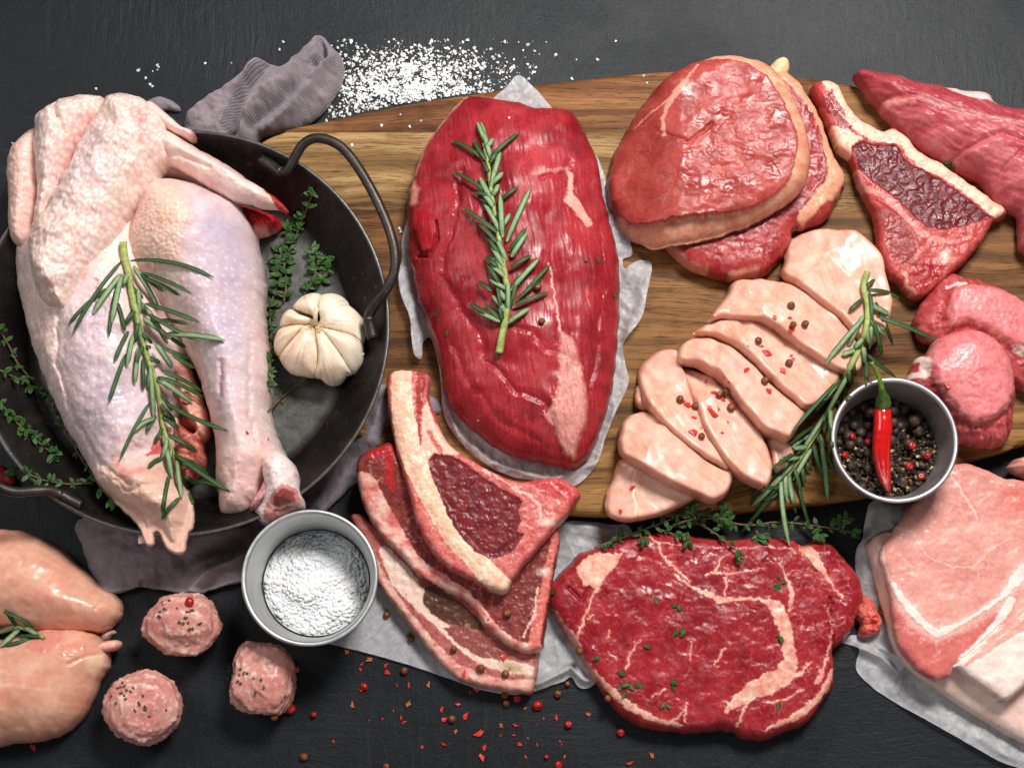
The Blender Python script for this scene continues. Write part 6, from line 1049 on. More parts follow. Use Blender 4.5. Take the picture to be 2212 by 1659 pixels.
# ---------------- sprigs
M_LEAF = mat_attr('rosemary_leaf', rough=0.5, spec=0.35, bump=(900, 0.25), var=0.12)
M_STEM = mat_attr('herb_stem', rough=0.6, bump=(900, 0.4), var=0.12)
GD, GM, GL, GS = lin(32, 56, 26), lin(56, 88, 42), lin(136, 158, 116), lin(136, 146, 78)
def npath(p0, p1, bend, n=11):
    a0 = np.array(p0[:2], float); a1 = np.array(p1[:2], float); t = np.linspace(0, 1, n); L = np.hypot(*(a1 - a0)); nv = np.array([-(a1 - a0)[1], (a1 - a0)[0]]) / (L + 1e-6); mid = (a0 + a1) / 2 + nv * bend * L
    return ((1 - t) ** 2)[:, None] * a0 + (2 * t * (1 - t))[:, None] * mid + (t * t)[:, None] * a1
def needle(parent, p0, p1, bend=0.0, wid=8.5, light=0.5, lift=10, z0=None, zt=None, name='needle', zmin=None):
    a0 = np.array(p0[:2], float); a1 = np.array(p1[:2], float); n = 11; t = np.linspace(0, 1, n); L = np.hypot(*(a1 - a0))
    nv = np.array([-(a1 - a0)[1], (a1 - a0)[0]]) / (L + 1e-6); mid = (a0 + a1) / 2 + nv * bend * L
    P = ((1 - t) ** 2)[:, None] * a0 + (2 * t * (1 - t))[:, None] * mid + (t * t)[:, None] * a1
    ZZ = (z0 if z0 is not None else 0) * (1 - t) + (zt if zt is not None else 0) * t + lift * np.sin(math.pi * t) ** 0.8
    if zmin is not None: ZZ = np.maximum(ZZ, np.convolve(np.pad(zmin, 1, mode='edge'), [0.25, 0.5, 0.25], 'valid') + 5)
    w = wid * 0.5 * np.clip(np.minimum(np.sqrt(t * 7 + 0.12), 1) * np.minimum(1, np.sqrt((1.0 - t) * 5 + 0.03)), 0, 1)
    dP = np.gradient(P, axis=0); dP /= np.linalg.norm(dP, axis=1)[:, None] + 1e-9; nn = np.stack([-dP[:, 1], dP[:, 0]], 1)
    prof = [(-1, 0.0), (-0.82, 0.42), (-0.35, 0.30), (0, 0.5 if light > 0.5 else 0.12), (0.35, 0.30), (0.82, 0.42), (1, 0.0), (0.5, -0.4), (-0.5, -0.4)]; m = len(prof)
    V = []; C = []; 
    core = GL * 0.95 if light > 0.5 else GM; rimc = GM * 1.1 if light > 0.5 else GD
    for i in range(n):
        for (u, h) in prof:
            q = P[i] + nn[i] * u * w[i]; V.append(WA(q[0], q[1], ZZ[i] + h * w[i])); k = abs(u)
            C.append(core * (0.9 + 0.2 * random.random()) if k < 0.6 and h > 0 else rimc * (0.85 + 0.3 * random.random()))
    F = [(i * m + j, i * m + (j + 1) % m, (i + 1) * m + (j + 1) % m, (i + 1) * m + j) for i in range(n - 1) for j in range(m)] + [tuple(range(m)), tuple(range((n - 1) * m, n * m))[::-1]]
    return obj(name, V, F, M_LEAF, parent, np.array(C))
def rosemary(stem, needles, label, rs=(7.0, 4.0), off=9, group='rosemary sprigs', grow=True):
    refresh(); SP = smooth_open(stem, 5); zs = np.array([hz(x, y) for x, y in SP[:, :2]])
    k = np.ones(9) / 9; zsm = np.convolve(np.pad(zs, 4, mode='edge'), k, 'valid'); zs = np.maximum(zsm, gmax(zs)) + off
    needles = [(n[0], n[1], n[2] if len(n) > 2 else random.uniform(-0.06, 0.06), n[3] if len(n) > 3 else random.random()) for n in needles]
    extra = []
    for i in range(12, len(SP) - 2, 5):
        tx, ty = SP[min(i + 3, len(SP) - 1)] - SP[max(i - 3, 0)]; b0 = math.atan2(ty, tx) + (0 if grow else math.pi); a_ = b0 + random.choice((-1, 1)) * random.uniform(0.35, 0.95); L_ = random.uniform(30, 58)
        extra.append(((SP[i, 0], SP[i, 1]), (SP[i, 0] + L_ * math.cos(a_), SP[i, 1] + L_ * math.sin(a_)), random.uniform(-0.1, 0.1), random.random() * 0.9))
    needles = needles + extra
    tips = [(np.array([hz(*q) for q in npath(n[0], n[1], n[2])]), n) for n in needles]
    th = thing('rosemary_sprig', W(SP[0, 0], SP[0, 1], zs[0] - off), label, 'rosemary', group)
    v, f = tube(WA(SP[:, 0], SP[:, 1], zs), np.linspace(rs[0], rs[1], len(SP)) * S, 8); obj('stem', v, f, M_STEM, th, mix(GS, lin(166, 176, 96), 0.5 + fbm(v[:, 0] / S / 10, v[:, 1] / S / 10, 2, 3)))
    for zt, nd_ in tips:
        b, tip = nd_[0], nd_[1]; bend = nd_[2] if len(nd_) > 2 else random.uniform(-0.06, 0.06); li = nd_[3] if len(nd_) > 3 else random.random()
        j = np.argmin(np.hypot(SP[:, 0] - b[0], SP[:, 1] - b[1])); L = math.hypot(tip[0] - b[0], tip[1] - b[1]); z0 = zs[j] + random.uniform(-2, 3); zm = zt; zt = max(zt[-1] + 7, z0 - 0.55 * L)
        needle(th, b, tip, bend, random.uniform(8.0, 10.0) * (1.35 if li > 0.5 else 1.0), li, 6 + L * 0.06, z0, zt, zmin=zm)
    return th
def gmax(z): return np.array([z[max(0, i - 2):i + 3].mean() for i in range(len(z))])
def TN(tile, L): return [tuple(T(tile, [n[0], n[1]])) + tuple(n[2:]) for n in L]
R1 = TN('D', [((690, 185), (415, 428), 0.12, 0.3), ((748, 30), (442, 488), 0.08, 0.2), ((745, 110), (572, 350), 0.05, 0.9), ((750, 110), (685, 420), 0.03, 0.9), ((715, 200), (672, 492), 0.05, 0.2), ((720, 280), (770, 465), -0.05, 0.1), ((800, 28), (1315, 132), -0.16, 0.3), ((820, 60), (980, 335), -0.05, 0.9), ((870, 100), (1175, 230), -0.08, 0.2), ((880, 130), (1108, 243), -0.05, 0.3), ((850, 200), (860, 360), 0, 0.9), ((808, 210), (895, 600), 0.03, 1.0), ((890, 290), (1225, 405), -0.04, 0.3), ((940, 400), (1165, 420), -0.12, 0.2), ((900, 320), (1032, 542), -0.04, 0.8), ((880, 380), (1050, 512), -0.05, 0.8), ((1010, 480), (1385, 518), -0.07, 0.6), ((960, 540), (1060, 690), -0.03, 0.9), ((1050, 500), (1145, 560), 0.05, 0.2), ((820, 480), (780, 675), 0.02, 0.9), ((790, 460), (705, 645), 0.05, 0.2), ((775, 600), (670, 902), 0.03, 0.2), ((850, 560), (830, 785), 0.02, 0.9), ((880, 620), (882, 826), -0.02, 0.2), ((922, 660), (945, 1025), -0.02, 1.0), ((1000, 560), (1180, 630), 0.05, 0.3), ((1060, 600), (1198, 687), 0.06, 0.2), ((990, 700), (1245, 833), -0.07, 0.2), ((970, 740), (1258, 872), -0.08, 0.3), ((960, 750), (1185, 905), -0.05, 0.9), ((920, 900), (735, 1257), 0.05, 0.3), ((945, 1000), (820, 1080), 0.2, 0.6), ((1020, 900), (1402, 1072), 0.07, 0.3), ((1000, 930), (1080, 1025), -0.08, 0.4), ((1000, 1090), (1060, 1365), -0.02, 1.0), ((1030, 1100), (1215, 1205), -0.1, 0.3), ((1000, 1240), (910, 1300), 0.2, 0.2), ((1060, 1200), (1412, 1443), 0.04, 0.2), ((1130, 1240), (1278, 1335), -0.06, 0.2), ((1040, 1340), (1000, 1592), 0.04, 0.2), ((1085, 1240), (1120, 1490), 0.02, 0.9), ((1140, 1395), (1412, 1450), -0.22, 0.4), ((1112, 1480), (992, 1622), 0.12, 0.3), ((1150, 1420), (1195, 1542), 0.03, 0.4), ((1140, 1350), (1215, 1410), -0.05, 0.3), ((860, 100), (1010, 220), 0.02, 0.2), ((930, 560), (880, 560), 0.1, 0.2), ((905, 350), (1215, 520), 0.03, 0.2), ((820, 330), (770, 420), 0.05, 0.2), ((1010, 1000), (1100, 1060), -0.1, 0.3), ((960, 980), (900, 1080), 0.1, 0.4)])
rosemary(T('D', [(757, -85), (765, 0), (790, 100), (815, 250), (850, 400), (900, 600), (950, 750), (985, 900), (1005, 1060), (1060, 1200), (1110, 1330), (1150, 1420)]), R1, 'rosemary sprig lying on the raw chicken in the pan', (8, 3.5), 12)
R2 = TN('B', [((925, 900), (860, 752), 0.0, 0.8), ((945, 980), (884, 752), 0.0, 0.8), ((890, 975), (700, 866), 0.12, 0.3), ((935, 980), (1122, 815), -0.08, 0.4), ((930, 1010), (992, 905), 0.06, 0.5), ((955, 1100), (1002, 930), 0.0, 0.9), ((940, 1170), (975, 985), 0.02, 0.9), ((925, 1190), (708, 1056), 0.1, 0.3), ((950, 1205), (832, 1185), 0.06, 0.2), ((945, 1225), (875, 1090), 0.0, 0.9), ((970, 1265), (875, 1225), 0.08, 0.3), ((1000, 1235), (1112, 1150), -0.06, 0.3), ((1015, 1460), (1000, 1190), 0.0, 0.8), ((1005, 1440), (898, 1243), 0.05, 0.9), ((1000, 1445), (764, 1278), 0.06, 0.3), ((1040, 1485), (1187, 1158), -0.02, 0.9), ((985, 1490), (860, 1370), 0.02, 0.2), ((1055, 1545), (1165, 1400), -0.05, 0.3), ((1070, 1580), (1168, 1430), -0.04, 0.9), ((1040, 1600), (975, 1460), 0.02, 0.9), ((980, 1600), (908, 1580), 0.05, 0.2), ((1060, 1650), (1195, 1572), -0.06, 0.3)]) + TN('E', [((985, 62), (905, 2), 0.03, 0.3), ((1015, 105), (965, -40), 0.0, 0.9), ((1000, 175), (912, 40), 0.04, 0.3), ((950, 212), (865, 150), -0.04, 0.3), ((1065, 212), (1240, 15), -0.03, 0.9), ((1140, 240), (1312, 48), -0.03, 0.3), ((1055, 335), (1108, 105), 0.04, 0.3), ((1050, 335), (1050, 140), 0.0, 0.9), ((1080, 305), (1302, 222), -0.05, 0.3), ((1005, 335), (978, 160), 0.03, 0.2), ((1000, 412), (802, 287), 0.05, 0.3), ((1000, 402), (858, 338), 0.02, 0.8), ((1000, 390), (905, 295), 0.03, 0.2), ((1015, 400), (990, 275), 0.0, 0.3), ((1042, 412), (1182, 320), -0.04, 0.9), ((1100, 272), (1262, 128), -0.03, 0.2)])
rosemary([(1078, 763), (1085, 722), (1092, 690), (1097, 640), (1090, 590), (1082, 540), (1072, 480), (1062, 420), (1055, 360), (1045, 310)], R2, 'rosemary sprig lying on the large red roast', (8, 3.5), 10)
R3 = TN('F', [((1175, 190), (1242, 140), 0.05, 0.2), ((1190, 212), (1388, 256), -0.18, 0.3), ((1170, 262), (1078, 342), 0.08, 0.4), ((1205, 215), (1215, 425), -0.1, 0.4), ((1245, 280), (1352, 552), -0.04, 0.2), ((1250, 370), (1622, 520), -0.05, 0.4), ((1235, 405), (1285, 617), -0.03, 0.2), ((1172, 362), (1080, 548), 0.02, 0.7), ((1160, 392), (938, 660), 0.03, 0.9), ((1218, 425), (1205, 570), -0.02, 0.8), ((1150, 540), (990, 855), -0.02, 1.0), ((1168, 552), (1185, 680), 0, 0.8), ((1192, 602), (1372, 746), 0.02, 0.5), ((1192, 650), (1190, 790), 0.02, 0.2), ((1045, 735), (875, 955), 0.02, 0.9), ((1042, 742), (728, 1082), 0.03, 0.2), ((1095, 700), (925, 1010), 0.02, 0.9), ((1000, 850), (868, 962), 0.03, 0.3), ((1095, 858), (985, 895), -0.2, 0.2), ((1000, 882), (772, 1232), 0.02, 1.0), ((862, 1042), (708, 1160), 0.03, 0.3), ((800, 1112), (735, 1176), 0.03, 0.8), ((782, 1182), (606, 1306), 0.02, 0.3), ((772, 1232), (472, 1547), -0.02, 1.0), ((742, 1242), (480, 1482), 0.03, 0.4), ((852, 1182), (738, 1377), 0.03, 0.9), ((880, 1092), (1000, 1335), 0.0, 0.1), ((905, 1092), (950, 1502), -0.03, 0.9), ((862, 1152), (932, 1377), 0.05, 0.4), ((952, 992), (985, 1245), -0.03, 0.2), ((822, 1262), (852, 1322), 0.03, 0.4), ((702, 1292), (755, 1578), 0.03, 0.8), ((692, 1322), (700, 1500), 0.05, 0.9), ((662, 1352), (715, 1775), 0.06, 0.8), ((765, 1372), (862, 1730), 0.04, 0.3), ((602, 1472), (425, 1690), -0.02, 0.2), ((642, 1452), (550, 1497), -0.15, 0.3), ((790, 1280), (810, 1400), 0.02, 0.1), ((640, 1430), (560, 1540), 0.05, 0.5)])
rosemary(T('F', [(1195, 95), (1172, 190), (1195, 300), (1190, 420), (1160, 530), (1110, 640), (1000, 850), (900, 1050), (780, 1240), (700, 1350), (640, 1440)]), R3, 'long rosemary sprig between the chicken slices and the pepper cup', (7, 4), 12)
R4 = TN('G', [((215, 815), (20, 702), 0.16, 0.3), ((115, 790), (-20, 828), 0.05, 0.9), ((125, 800), (-5, 915), 0.0, 0.8), ((205, 850), (20, 905), -0.08, 0.2), ((255, 850), (100, 850), 0.06, 0.5), ((235, 845), (140, 790), 0.05, 0.9)])
rosemary(T('G', [(270, 858), (215, 832), (160, 808), (90, 790), (20, 800)]), R4, 'small rosemary tip tucked between the two chicken breasts', (4, 3), 10)

# ---------------- thyme
M_THY = mat_attr('thyme_leaf', rough=0.45, spec=0.35, bump=(900, 0.2), var=0.15)
def leaf_mesh(seed):
    n = 7; t = np.linspace(0, 1, n); w = 0.30 * np.sin(math.pi * np.clip(t * 0.92 + 0.06, 0, 1)) ** 0.8; V = []; C = []
    for i in range(n):
        for u, h in ((-1, 0.05), (-0.5, 0.10), (0, 0.04), (0.5, 0.10), (1, 0.05), (0, -0.05)):
            V.append((t[i], u * w[i], h * (0.5 + w[i]) + 0.10 * math.sin(t[i] * 3 + seed) )); C.append((GM if abs(u) == 0.5 else GD if h > 0 else GL) * (0.8 + 0.4 * ((seed * 7 + i) % 3) / 2))
    F = [(i * 6 + j, (i + 1) * 6 + j, (i + 1) * 6 + (j + 1) % 6, i * 6 + (j + 1) % 6) for i in range(n - 1) for j in range(6)]
    me = bpy.data.meshes.new('leaf'); me.from_pydata(V, [], F); me.polygons.foreach_set('use_smooth', np.ones(len(me.polygons), bool)); c = np.ones((len(V), 4), np.float32); c[:, :3] = np.array(C) * np.array([1.25, 1.25, 1.0])
    at = me.color_attributes.new('Col', 'FLOAT_COLOR', 'POINT'); at.data.foreach_set('color', c.ravel()); me.materials.append(M_THY); return me
LM = [leaf_mesh(k) for k in range(4)]
def thyme(stem, label, size=17, gap=26, clusters=4, rs=2.2, lift=10, brown=True, branches=(), group='thyme sprigs', zmin=None):
    refresh(); th = None; data = []
    for pts in (stem,) + tuple(branches):
        SP = smooth_open(pts, 4); z = np.array([hz(x, y) for x, y in SP]); z = np.maximum(gmax(z), np.convolve(np.pad(z, 6, mode='edge'), np.ones(13) / 13, 'valid')) + lift
        if zmin: z = np.maximum(z, zmin)
        data.append((SP, z))
    SP, z = data[0]; th = thing('thyme_sprig', W(SP[0, 0], SP[0, 1], z[0] - lift), label, 'thyme', group)
    for bi, (SP, z) in enumerate(data):
        v, f = tube(WA(SP[:, 0], SP[:, 1], z), np.linspace(rs, rs * 0.6, len(SP)) * S, 6); obj('stem', v, f, M_STEM, th, np.broadcast_to(lin(104, 78, 56) if brown else lin(116, 120, 66), (len(v), 3)))
        step = int(gap / 4); pos = list(range(step // 2, len(SP), step)); pos.append(len(SP) - 1)
        for k, i in enumerate(pos):
            tx, ty = SP[min(i + 1, len(SP) - 1)] - SP[max(i - 1, 0)]; base = math.atan2(-ty, tx)
            for c in range(clusters + random.choice((0, 0, 1, 2)) + (3 if i == len(SP) - 1 else 0)):
                a = base + (random.choice((-1, 1)) * random.uniform(0.2, 1.9)) + (0 if k % 2 else 0.2); s = 1.3 * size * random.uniform(0.4, 1.2)
                o = link('leaf', random.choice(LM), None, th, W(SP[i, 0] + random.uniform(-5, 5), SP[i, 1] + random.uniform(-5, 5), z[i] + random.uniform(-3, 6))); o.scale = (s * S, s * S * random.uniform(0.8, 1.15), s * S); o.rotation_euler = (random.uniform(-0.5, 0.5), random.uniform(-0.7, 0.25), a)
    return th
D_ = lambda L: T('D', L); A_ = lambda L: T('A', L)
thyme(D_([(1650, 830), (1655, 660), (1665, 500), (1660, 360), (1680, 250), (1740, 90)]) + A_([(1780, 1540), (1820, 1450), (1860, 1350), (1895, 1260), (1920, 1200)]), 'tall thyme sprig in the pan between chicken leg and garlic', 17, 24, 4, 2.4, 8, True, (D_([(1745, 280), (1760, 170), (1750, 80), (1740, 20)]), A_([(1700, 1650), (1730, 1560), (1760, 1480), (1750, 1420)]), D_([(1870, 240), (1930, 130), (1950, 40)]), A_([(1930, 1650), (1930, 1560)]), D_([(1960, 180), (2010, 80), (2020, 20)])))
thyme(D_([(1640, 962), (1720, 880), (1800, 810), (1890, 742)]), 'bare brown thyme stem below the garlic bulb', 12, 80, 2, 2.4, 6)
thyme(D_([(-20, 420), (60, 560), (110, 660), (200, 760), (300, 840), (350, 940), (400, 1050), (480, 1210), (590, 1380), (690, 1500)]), 'longest thyme sprig along the left side of the chicken', 15, 30, 3, 2.4, 7)
thyme(D_([(0, 700), (60, 730), (150, 770), (250, 840), (310, 860)]), 'short leafy thyme sprig against the left pan wall', 15, 22, 3, 2.2, 7)
thyme(D_([(-10, 890), (60, 970), (120, 1040), (200, 1110), (270, 1170), (330, 1220)]), 'bushy thyme sprig below the short one near the pan rim', 16, 22, 4, 2.2, 7)
thyme(D_([(560, 1392), (430, 1400), (320, 1385), (250, 1370), (170, 1335), (100, 1310)]), 'thyme sprig lying by the lower left pan handle', 16, 24, 4, 2.2, 7)
HI = lambda L: T('I', L)
thyme(T('H', [(1580, 305), (1690, 265), (1800, 225), (1900, 185), (2000, 150), (2090, 110)]) + HI([(0, 100), (120, 95), (230, 110), (330, 140)]), 'thyme sprig whose bare stem tip rests on the marbled steak', 14, 24, 2, 2.4, 14, True, (T('H', [(1970, 190), (2060, 220), (2140, 260)]), HI([(0, 165), (100, 140), (190, 175), (270, 225), (330, 280), (400, 330), (400, 390)]), T('H', [(1720, 250), (1660, 300)]), T('H', [(1860, 210), (1870, 260)])), zmin=62)
thyme(HI([(0, 175), (100, 135), (260, 125), (400, 160), (520, 165), (600, 150), (700, 150), (800, 160), (900, 175), (1010, 190), (1110, 215)]), 'long thyme sprig crossing under the rosemary at the board front edge', 14, 24, 3, 2.4, 14, True, (HI([(140, 130), (110, 80), (115, 50)]), HI([(270, 200), (290, 130), (320, 80)]), HI([(510, 200), (530, 240)]), HI([(900, 170), (890, 230)]), HI([(1010, 190), (1050, 140)])), zmin=58)

# ---------------- loose leaves, flakes and corns
def loose(name, me_pool, pts, label, cat, group, size, tiltr=0.4, up=1.5, labf=None):
    refresh(); hs = [hit(*p[:2]) for p in pts]
    for p, (loc, nor) in zip(pts, hs):
        o = link(name, random.choice(me_pool), None, None, loc + nor * up * S); s = size * random.uniform(0.7, 1.25) * (p[2] if len(p) > 2 else 1); o.scale = (s * S,) * 3
        q = nor.to_track_quat('Z', 'Y'); o.rotation_euler = (q @ Matrix.Rotation(random.uniform(0, 6.28), 3, 'Z').to_quaternion()).to_euler(); tag(o, labf(p) if labf else label, cat, group)
herb = T('I', [(650, 500), (630, 530), (665, 525), (640, 570), (630, 845), (655, 850), (30, 815), (45, 850), (25, 660), (655, 1255), (5, 1140)]) + T('H', [(1955, 608), (2090, 660), (2105, 830), (1880, 905), (1615, 975), (1770, 1090), (1760, 1150), (1800, 1170), (1830, 1140), (1740, 1160), (1780, 1190), (1820, 1180), (2045, 1130), (2060, 1145), (1805, 1250), (2010, 1260), (2025, 1270), (1315, 590)])
loose('thyme_leaf', LM, herb, 'loose green thyme leaf fallen on the marbled steak', 'leaf', 'loose thyme leaves on the marbled steak', 15)
loose('thyme_leaf', LM, T('E', [(1605, 45), (1540, 35), (1695, 255), (675, 490), (730, 930), (615, 330)]), 'loose green leaf bit on the large red roast', 'leaf', 'loose leaf bits on the roast', 12)
loose('thyme_leaf', LM, T('C', [(1690, 1010), (1710, 1020), (1700, 1000), (1725, 1015)]), 'loose thyme leaf between the bone-in chop and the tenderloin', 'leaf', 'loose thyme leaves by the tenderloin', 16)
loose('thyme_leaf', LM, T('C', [(735, 1400), (755, 1395)]), 'loose thyme leaf by the fat of the lower round steak', 'leaf', 'loose thyme leaves by the round steaks', 13)
M_HERB = mat_simple('dried_herb', lin(62, 66, 34), rough=0.8, var=0.4, vscale=600)
def flake_mesh(name, mat, seed, thick=0.10):
    g = np.random.default_rng(seed); n = 6; a = np.sort(g.random(n) * 6.28); r = 0.5 + 0.6 * g.random(n); P = np.stack([r * np.cos(a), r * np.sin(a) * 0.75], 1); zt = 0.35 * (g.random(n) - 0.3)
    V = [(x, y, max(0, z) + thick) for (x, y), z in zip(P, zt)] + [(0, 0, thick + 0.1)] + [(x, y, max(0, z)) for (x, y), z in zip(P, zt)]; F = [(j, (j + 1) % n, n) for j in range(n)] + [((j + 1) % n, j, n + 1 + j, n + 1 + (j + 1) % n) for j in range(n)]
    me = bpy.data.meshes.new(name); me.from_pydata(V, [], F); me.materials.append(mat); return me
HM = [flake_mesh('herb_flake', M_HERB, k) for k in range(5)]
where = ['by the napkin', 'nearest the bottom edge', 'below the salt cup']
for bi, L in enumerate((T('G', [(950, 635), (1000, 660), (1010, 685), (985, 700), (1040, 630), (1085, 680), (990, 735), (975, 725), (1150, 700), (1180, 690), (1145, 740), (1100, 765), (1125, 770), (1155, 765), (1230, 770), (1165, 805), (1185, 800), (1130, 735), (1020, 690), (1000, 640)]), T('G', [(755, 1135), (765, 1155), (740, 1165), (690, 1150), (780, 1180), (820, 1165), (800, 1190), (685, 1225), (765, 1215), (770, 1230), (715, 1262), (850, 1255), (860, 1270), (895, 1280), (890, 1300), (830, 1300), (1020, 1300), (920, 1340), (870, 1050), (880, 1218), (725, 1170), (745, 1205)]), T('G', [(1410, 1040), (1415, 1060), (1480, 1055), (1500, 1075), (1470, 1090), (1520, 1080), (1465, 1130), (1480, 1140), (1440, 1080), (1555, 1112), (1605, 1115), (1625, 1165), (1570, 1200), (1400, 1115), (1450, 1020), (1750, 1215)]))):
    loose('herb_flake', HM, L, 'dried green herb flake on the meatball ' + where[bi], 'herb flake', 'herb flakes on the meatball ' + where[bi], 5.5)
M_FLK = mat_simple('red_pepper_flake', lin(206, 44, 38), rough=0.35, var=0.35, vscale=300, sss=0.1); M_FLO = mat_simple('orange_pepper_flake', lin(170, 88, 52), rough=0.4, var=0.3, vscale=300)
FM = [flake_mesh('pepper_flake', M_FLK, 40 + k, 0.14) for k in range(6)] + [flake_mesh('pepper_flake', M_FLO, 60 + k, 0.14) for k in range(2)]
fl_table = T('H', [(60, 945, .8), (200, 990, 1.3), (155, 1025), (140, 1055, .6), (300, 1025, 1.1), (305, 1075, .9), (170, 1140, 1.3), (185, 1165, 1.2), (150, 1175), (365, 1152, .7), (448, 1148, 1.1), (562, 1148, 1.1), (95, 1272, 1.1), (350, 1305), (435, 1268), (283, 1357, .7), (400, 1350, 1.1), (408, 1370), (200, 1368, .6), (645, 1300, .9), (740, 1275, 1.2), (660, 1355, 1.1), (790, 1335, 1.3), (728, 1430), (865, 1448, 1.4), (1005, 1395, 1.2), (1090, 1405, 1.2), (998, 1460, .7), (1085, 1450), (1170, 1475, .5), (1120, 1515, .8), (1235, 1515, .9), (650, 1520), (520, 1525, .8), (692, 1508, .5), (905, 1528, .9), (890, 1595, 1.2), (1160, 1588, .7), (1390, 1583), (1365, 1500, .7), (1383, 1513, .5), (1268, 1357, .6), (1155, 1292, .6), (1335, 1350, 1.3), (1540, 1328), (1222, 1390, .4), (850, 1180, 1.2), (820, 1190), (1205, 1285, .8)]) + T('G', [(208, 1535, 1.2), (2055, 1495, .8), (2130, 945, .9), (700, 90, .3)]) + T('H', [(1935, 1583, 1.2), (1800, 1640, 1.3)])
loose('pepper_flake', FM, fl_table, '', 'pepper flake', 'red pepper flakes on the table', 7.6, labf=lambda p: 'small red pepper flake scattered on the dark table')
fl_chop = T('H', [(515, 538, .9), (640, 440, .8), (570, 775, 1.3), (765, 830, .8), (598, 903, .8), (430, 592, .6), (785, 1080, 1.2), (820, 1112, 1), (1015, 980, 1.4), (1000, 940, .7), (885, 1065), (930, 748, .6), (1285, 738, .5), (1055, 1050, 1)])
loose('pepper_flake', FM[:6], fl_chop, 'small red pepper flake scattered on the stacked bone chops', 'pepper flake', 'red pepper flakes on the chops', 6.0)
fl_str = T('F', [(715, 372, 1.3), (620, 380, .9), (725, 455, 1.3), (540, 560, 1), (565, 595, 1.4), (460, 553, .6), (600, 605, .5), (725, 615, .8), (730, 635, .8), (670, 710, 1.2), (450, 705, 1.2), (310, 740, .8), (345, 775, .9), (205, 770, .6), (590, 825, 1.2), (600, 755, 1.4), (300, 805, .8), (310, 870, 1.4), (235, 940, 1.6), (250, 965, 1.6), (285, 940, .8), (130, 985, 1), (115, 1085, 1.4), (130, 1100, 1), (340, 1020, .8), (170, 1055, .6), (365, 915, 1.3), (95, 915, 1.3), (65, 890, .9), (300, 1080, .8), (215, 930, 1), (190, 1070, .6), (770, 590, .5), (250, 835, 1.1)]) + T('E', [(1820, 1422, .9), (1745, 1572, 1), (2150, 910, 1)])
loose('pepper_flake', FM[:6], fl_str, 'small red pepper flake stuck to the sliced chicken breast', 'pepper flake', 'red pepper flakes on the sliced chicken', 8.2)
loose('pepper_flake', FM[:6], T('F', [(1680, 795, 1.4)]), 'red pepper flake on the thick round medallion', 'pepper flake', None, 8)
loose('pepper_flake', FM[:6], T('D', [(1515, 1083, 1.1), (1645, 1125, .8), (1230, 580, .7)]), 'tiny red flake stuck to the chicken leg', 'pepper flake', 'red flakes on the chicken leg', 5.5)
def corns(pool, pts, label, group, r, name='peppercorn'):
    refresh(); hs = [hit(*p[:2]) for p in pts]
    for k, (p, (loc, nor)) in enumerate(zip(pts, hs)): corn(name, pool, loc + nor * r * 0.75 * S, r * random.uniform(0.9, 1.1) * (p[2] if len(p) > 2 else 1), label if isinstance(label, str) else label[k], group)
corns(MN_, T('F', [(720, 312), (730, 425), (805, 420), (518, 525), (708, 662), (558, 772), (338, 818), (275, 860), (350, 935), (130, 927), (35, 885), (170, 1112), (660, 128)]), ['topmost of three peppercorns on the chicken slice with the wide highlight', 'lower left of three peppercorns on the chicken slice with the wide highlight', 'lower right of three peppercorns on the chicken slice with the wide highlight', 'peppercorn alone near the upper end of the third chicken slice', 'peppercorn halfway down the third chicken slice', 'peppercorn on the middle chicken slice beside a large red flake', 'upper right peppercorn of the cluster on the long narrow chicken slice', 'upper left peppercorn of the cluster on the long narrow chicken slice', 'lowest peppercorn of the cluster on the long narrow chicken slice', 'right one of the peppercorn pair left of the long narrow chicken slice', 'left one of the peppercorn pair left of the long narrow chicken slice', 'peppercorn alone below the peppercorn pair on the chicken slices', 'dark peppercorn behind the fan, against the broad chicken end piece'], 'peppercorns on the sliced chicken', 7.6)
corns(MR_, T('E', [(1925, 570)]), 'large red peppercorn on the board at the left end of the chicken fan', None, 10, 'red_peppercorn')
corns(MN_, T('E', [(1225, 188), (1250, 405, .8), (870, 1003, .5)]) + T('B', [(1528, 815, .7)]), ['brown peppercorn on the roast touching the rosemary needles', 'orange brown peppercorn on the roast below the rosemary', 'tiny peppercorn near the lower left edge of the roast', 'peppercorn at the upper right edge of the roast'], 'peppercorns on the roast', 8.5)
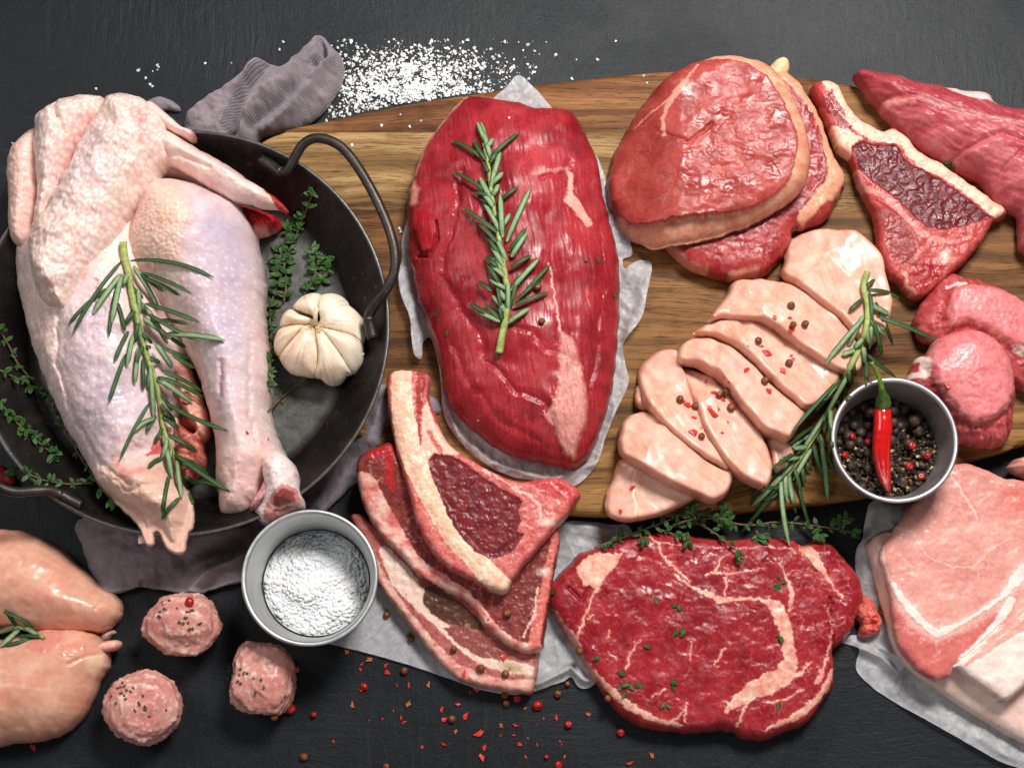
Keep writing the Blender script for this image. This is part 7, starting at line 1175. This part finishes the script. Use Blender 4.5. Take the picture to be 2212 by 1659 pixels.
corns(MN_, T('H', [(305, 715), (455, 865), (412, 1060), (1030, 1212), (1040, 1262), (1355, 1205), (705, 1357), (1415, 1140, .8), (300, 1650), (1675, 1220)]) + T('G', [(1870, 1590)]), ['brown peppercorn on the paper nearest the salt cup', 'brown peppercorn on the paper beside the lowest chop fat rim', 'brown peppercorn on the table just below the paper edge, left', 'upper of two touching brown peppercorns below the chop tip', 'lower of two touching brown peppercorns below the chop tip', 'brown peppercorn below the folded paper corner', 'brown peppercorn in the middle of the red flakes on the table', 'small brown peppercorn half under the folded paper corner', 'brown peppercorn cut off by the bottom edge of the photo', 'brown peppercorn against the lower left rim of the marbled steak', 'brown peppercorn alone on the open table right of the meatballs'], 'brown peppercorns on the table', 7.6)
corns(MN_, T('H', [(880, 1048), (1035, 1078), (1045, 712), (718, 925, .8)]), ['left one of two dark peppercorns on the lowest chop tip', 'right one of two dark peppercorns on the lowest chop tip', 'dark peppercorn on the middle chop', 'brown peppercorn on the white fat line of the lowest chop'], 'peppercorns on the chops', 8)
corns(MR_, T('H', [(1230, 1275, 1.15), (1105, 1232, 1.1), (1420, 1390), (1742, 1440, 1.1), (1360, 1640), (1285, 1588, .6), (165, 1160, .9)]) + T('G', [(1820, 1050), (1930, 1330, .7)]), ['large red peppercorn on the table below the folded paper corner', 'red peppercorn beside the two touching brown ones below the chop', 'red peppercorn on the table between paper corner and marbled steak', 'red peppercorn on the table just below the marbled steak', 'red peppercorn on the table at the bottom edge of the photo', 'tiny red peppercorn on the table near the bottom edge', 'red peppercorn on the table left of the paper tip flakes', 'red peppercorn against the right side of the angular meatball', 'small red peppercorn on the table right of the angular meatball'], 'red peppercorns on the table', 8.4, 'red_peppercorn')
corns(MR_, T('G', [(1790, 1293)]), 'red peppercorn at the foot of the angular meatball', None, 10.5, 'red_peppercorn')
corns(MN_, T('G', [(1685, 1330)]), 'brown peppercorn under the foot of the angular meatball', None, 7)
corns(MR_, T('G', [(1160, 660)]), 'red peppercorn sitting on the meatball by the napkin', None, 10, 'red_peppercorn')
corns(MN_, T('H', [(1500, 930)]), 'brown peppercorn on the left rim of the marbled steak', None, 9)
corns(MN_, T('I', [(1275, 700)]), 'dark wet peppercorn between the marbled steak and the pork slices', None, 8.5)
corns(MN_, T('I', [(880, 275)]), 'brown peppercorn at the far edge of the marbled steak', None, 6.5)
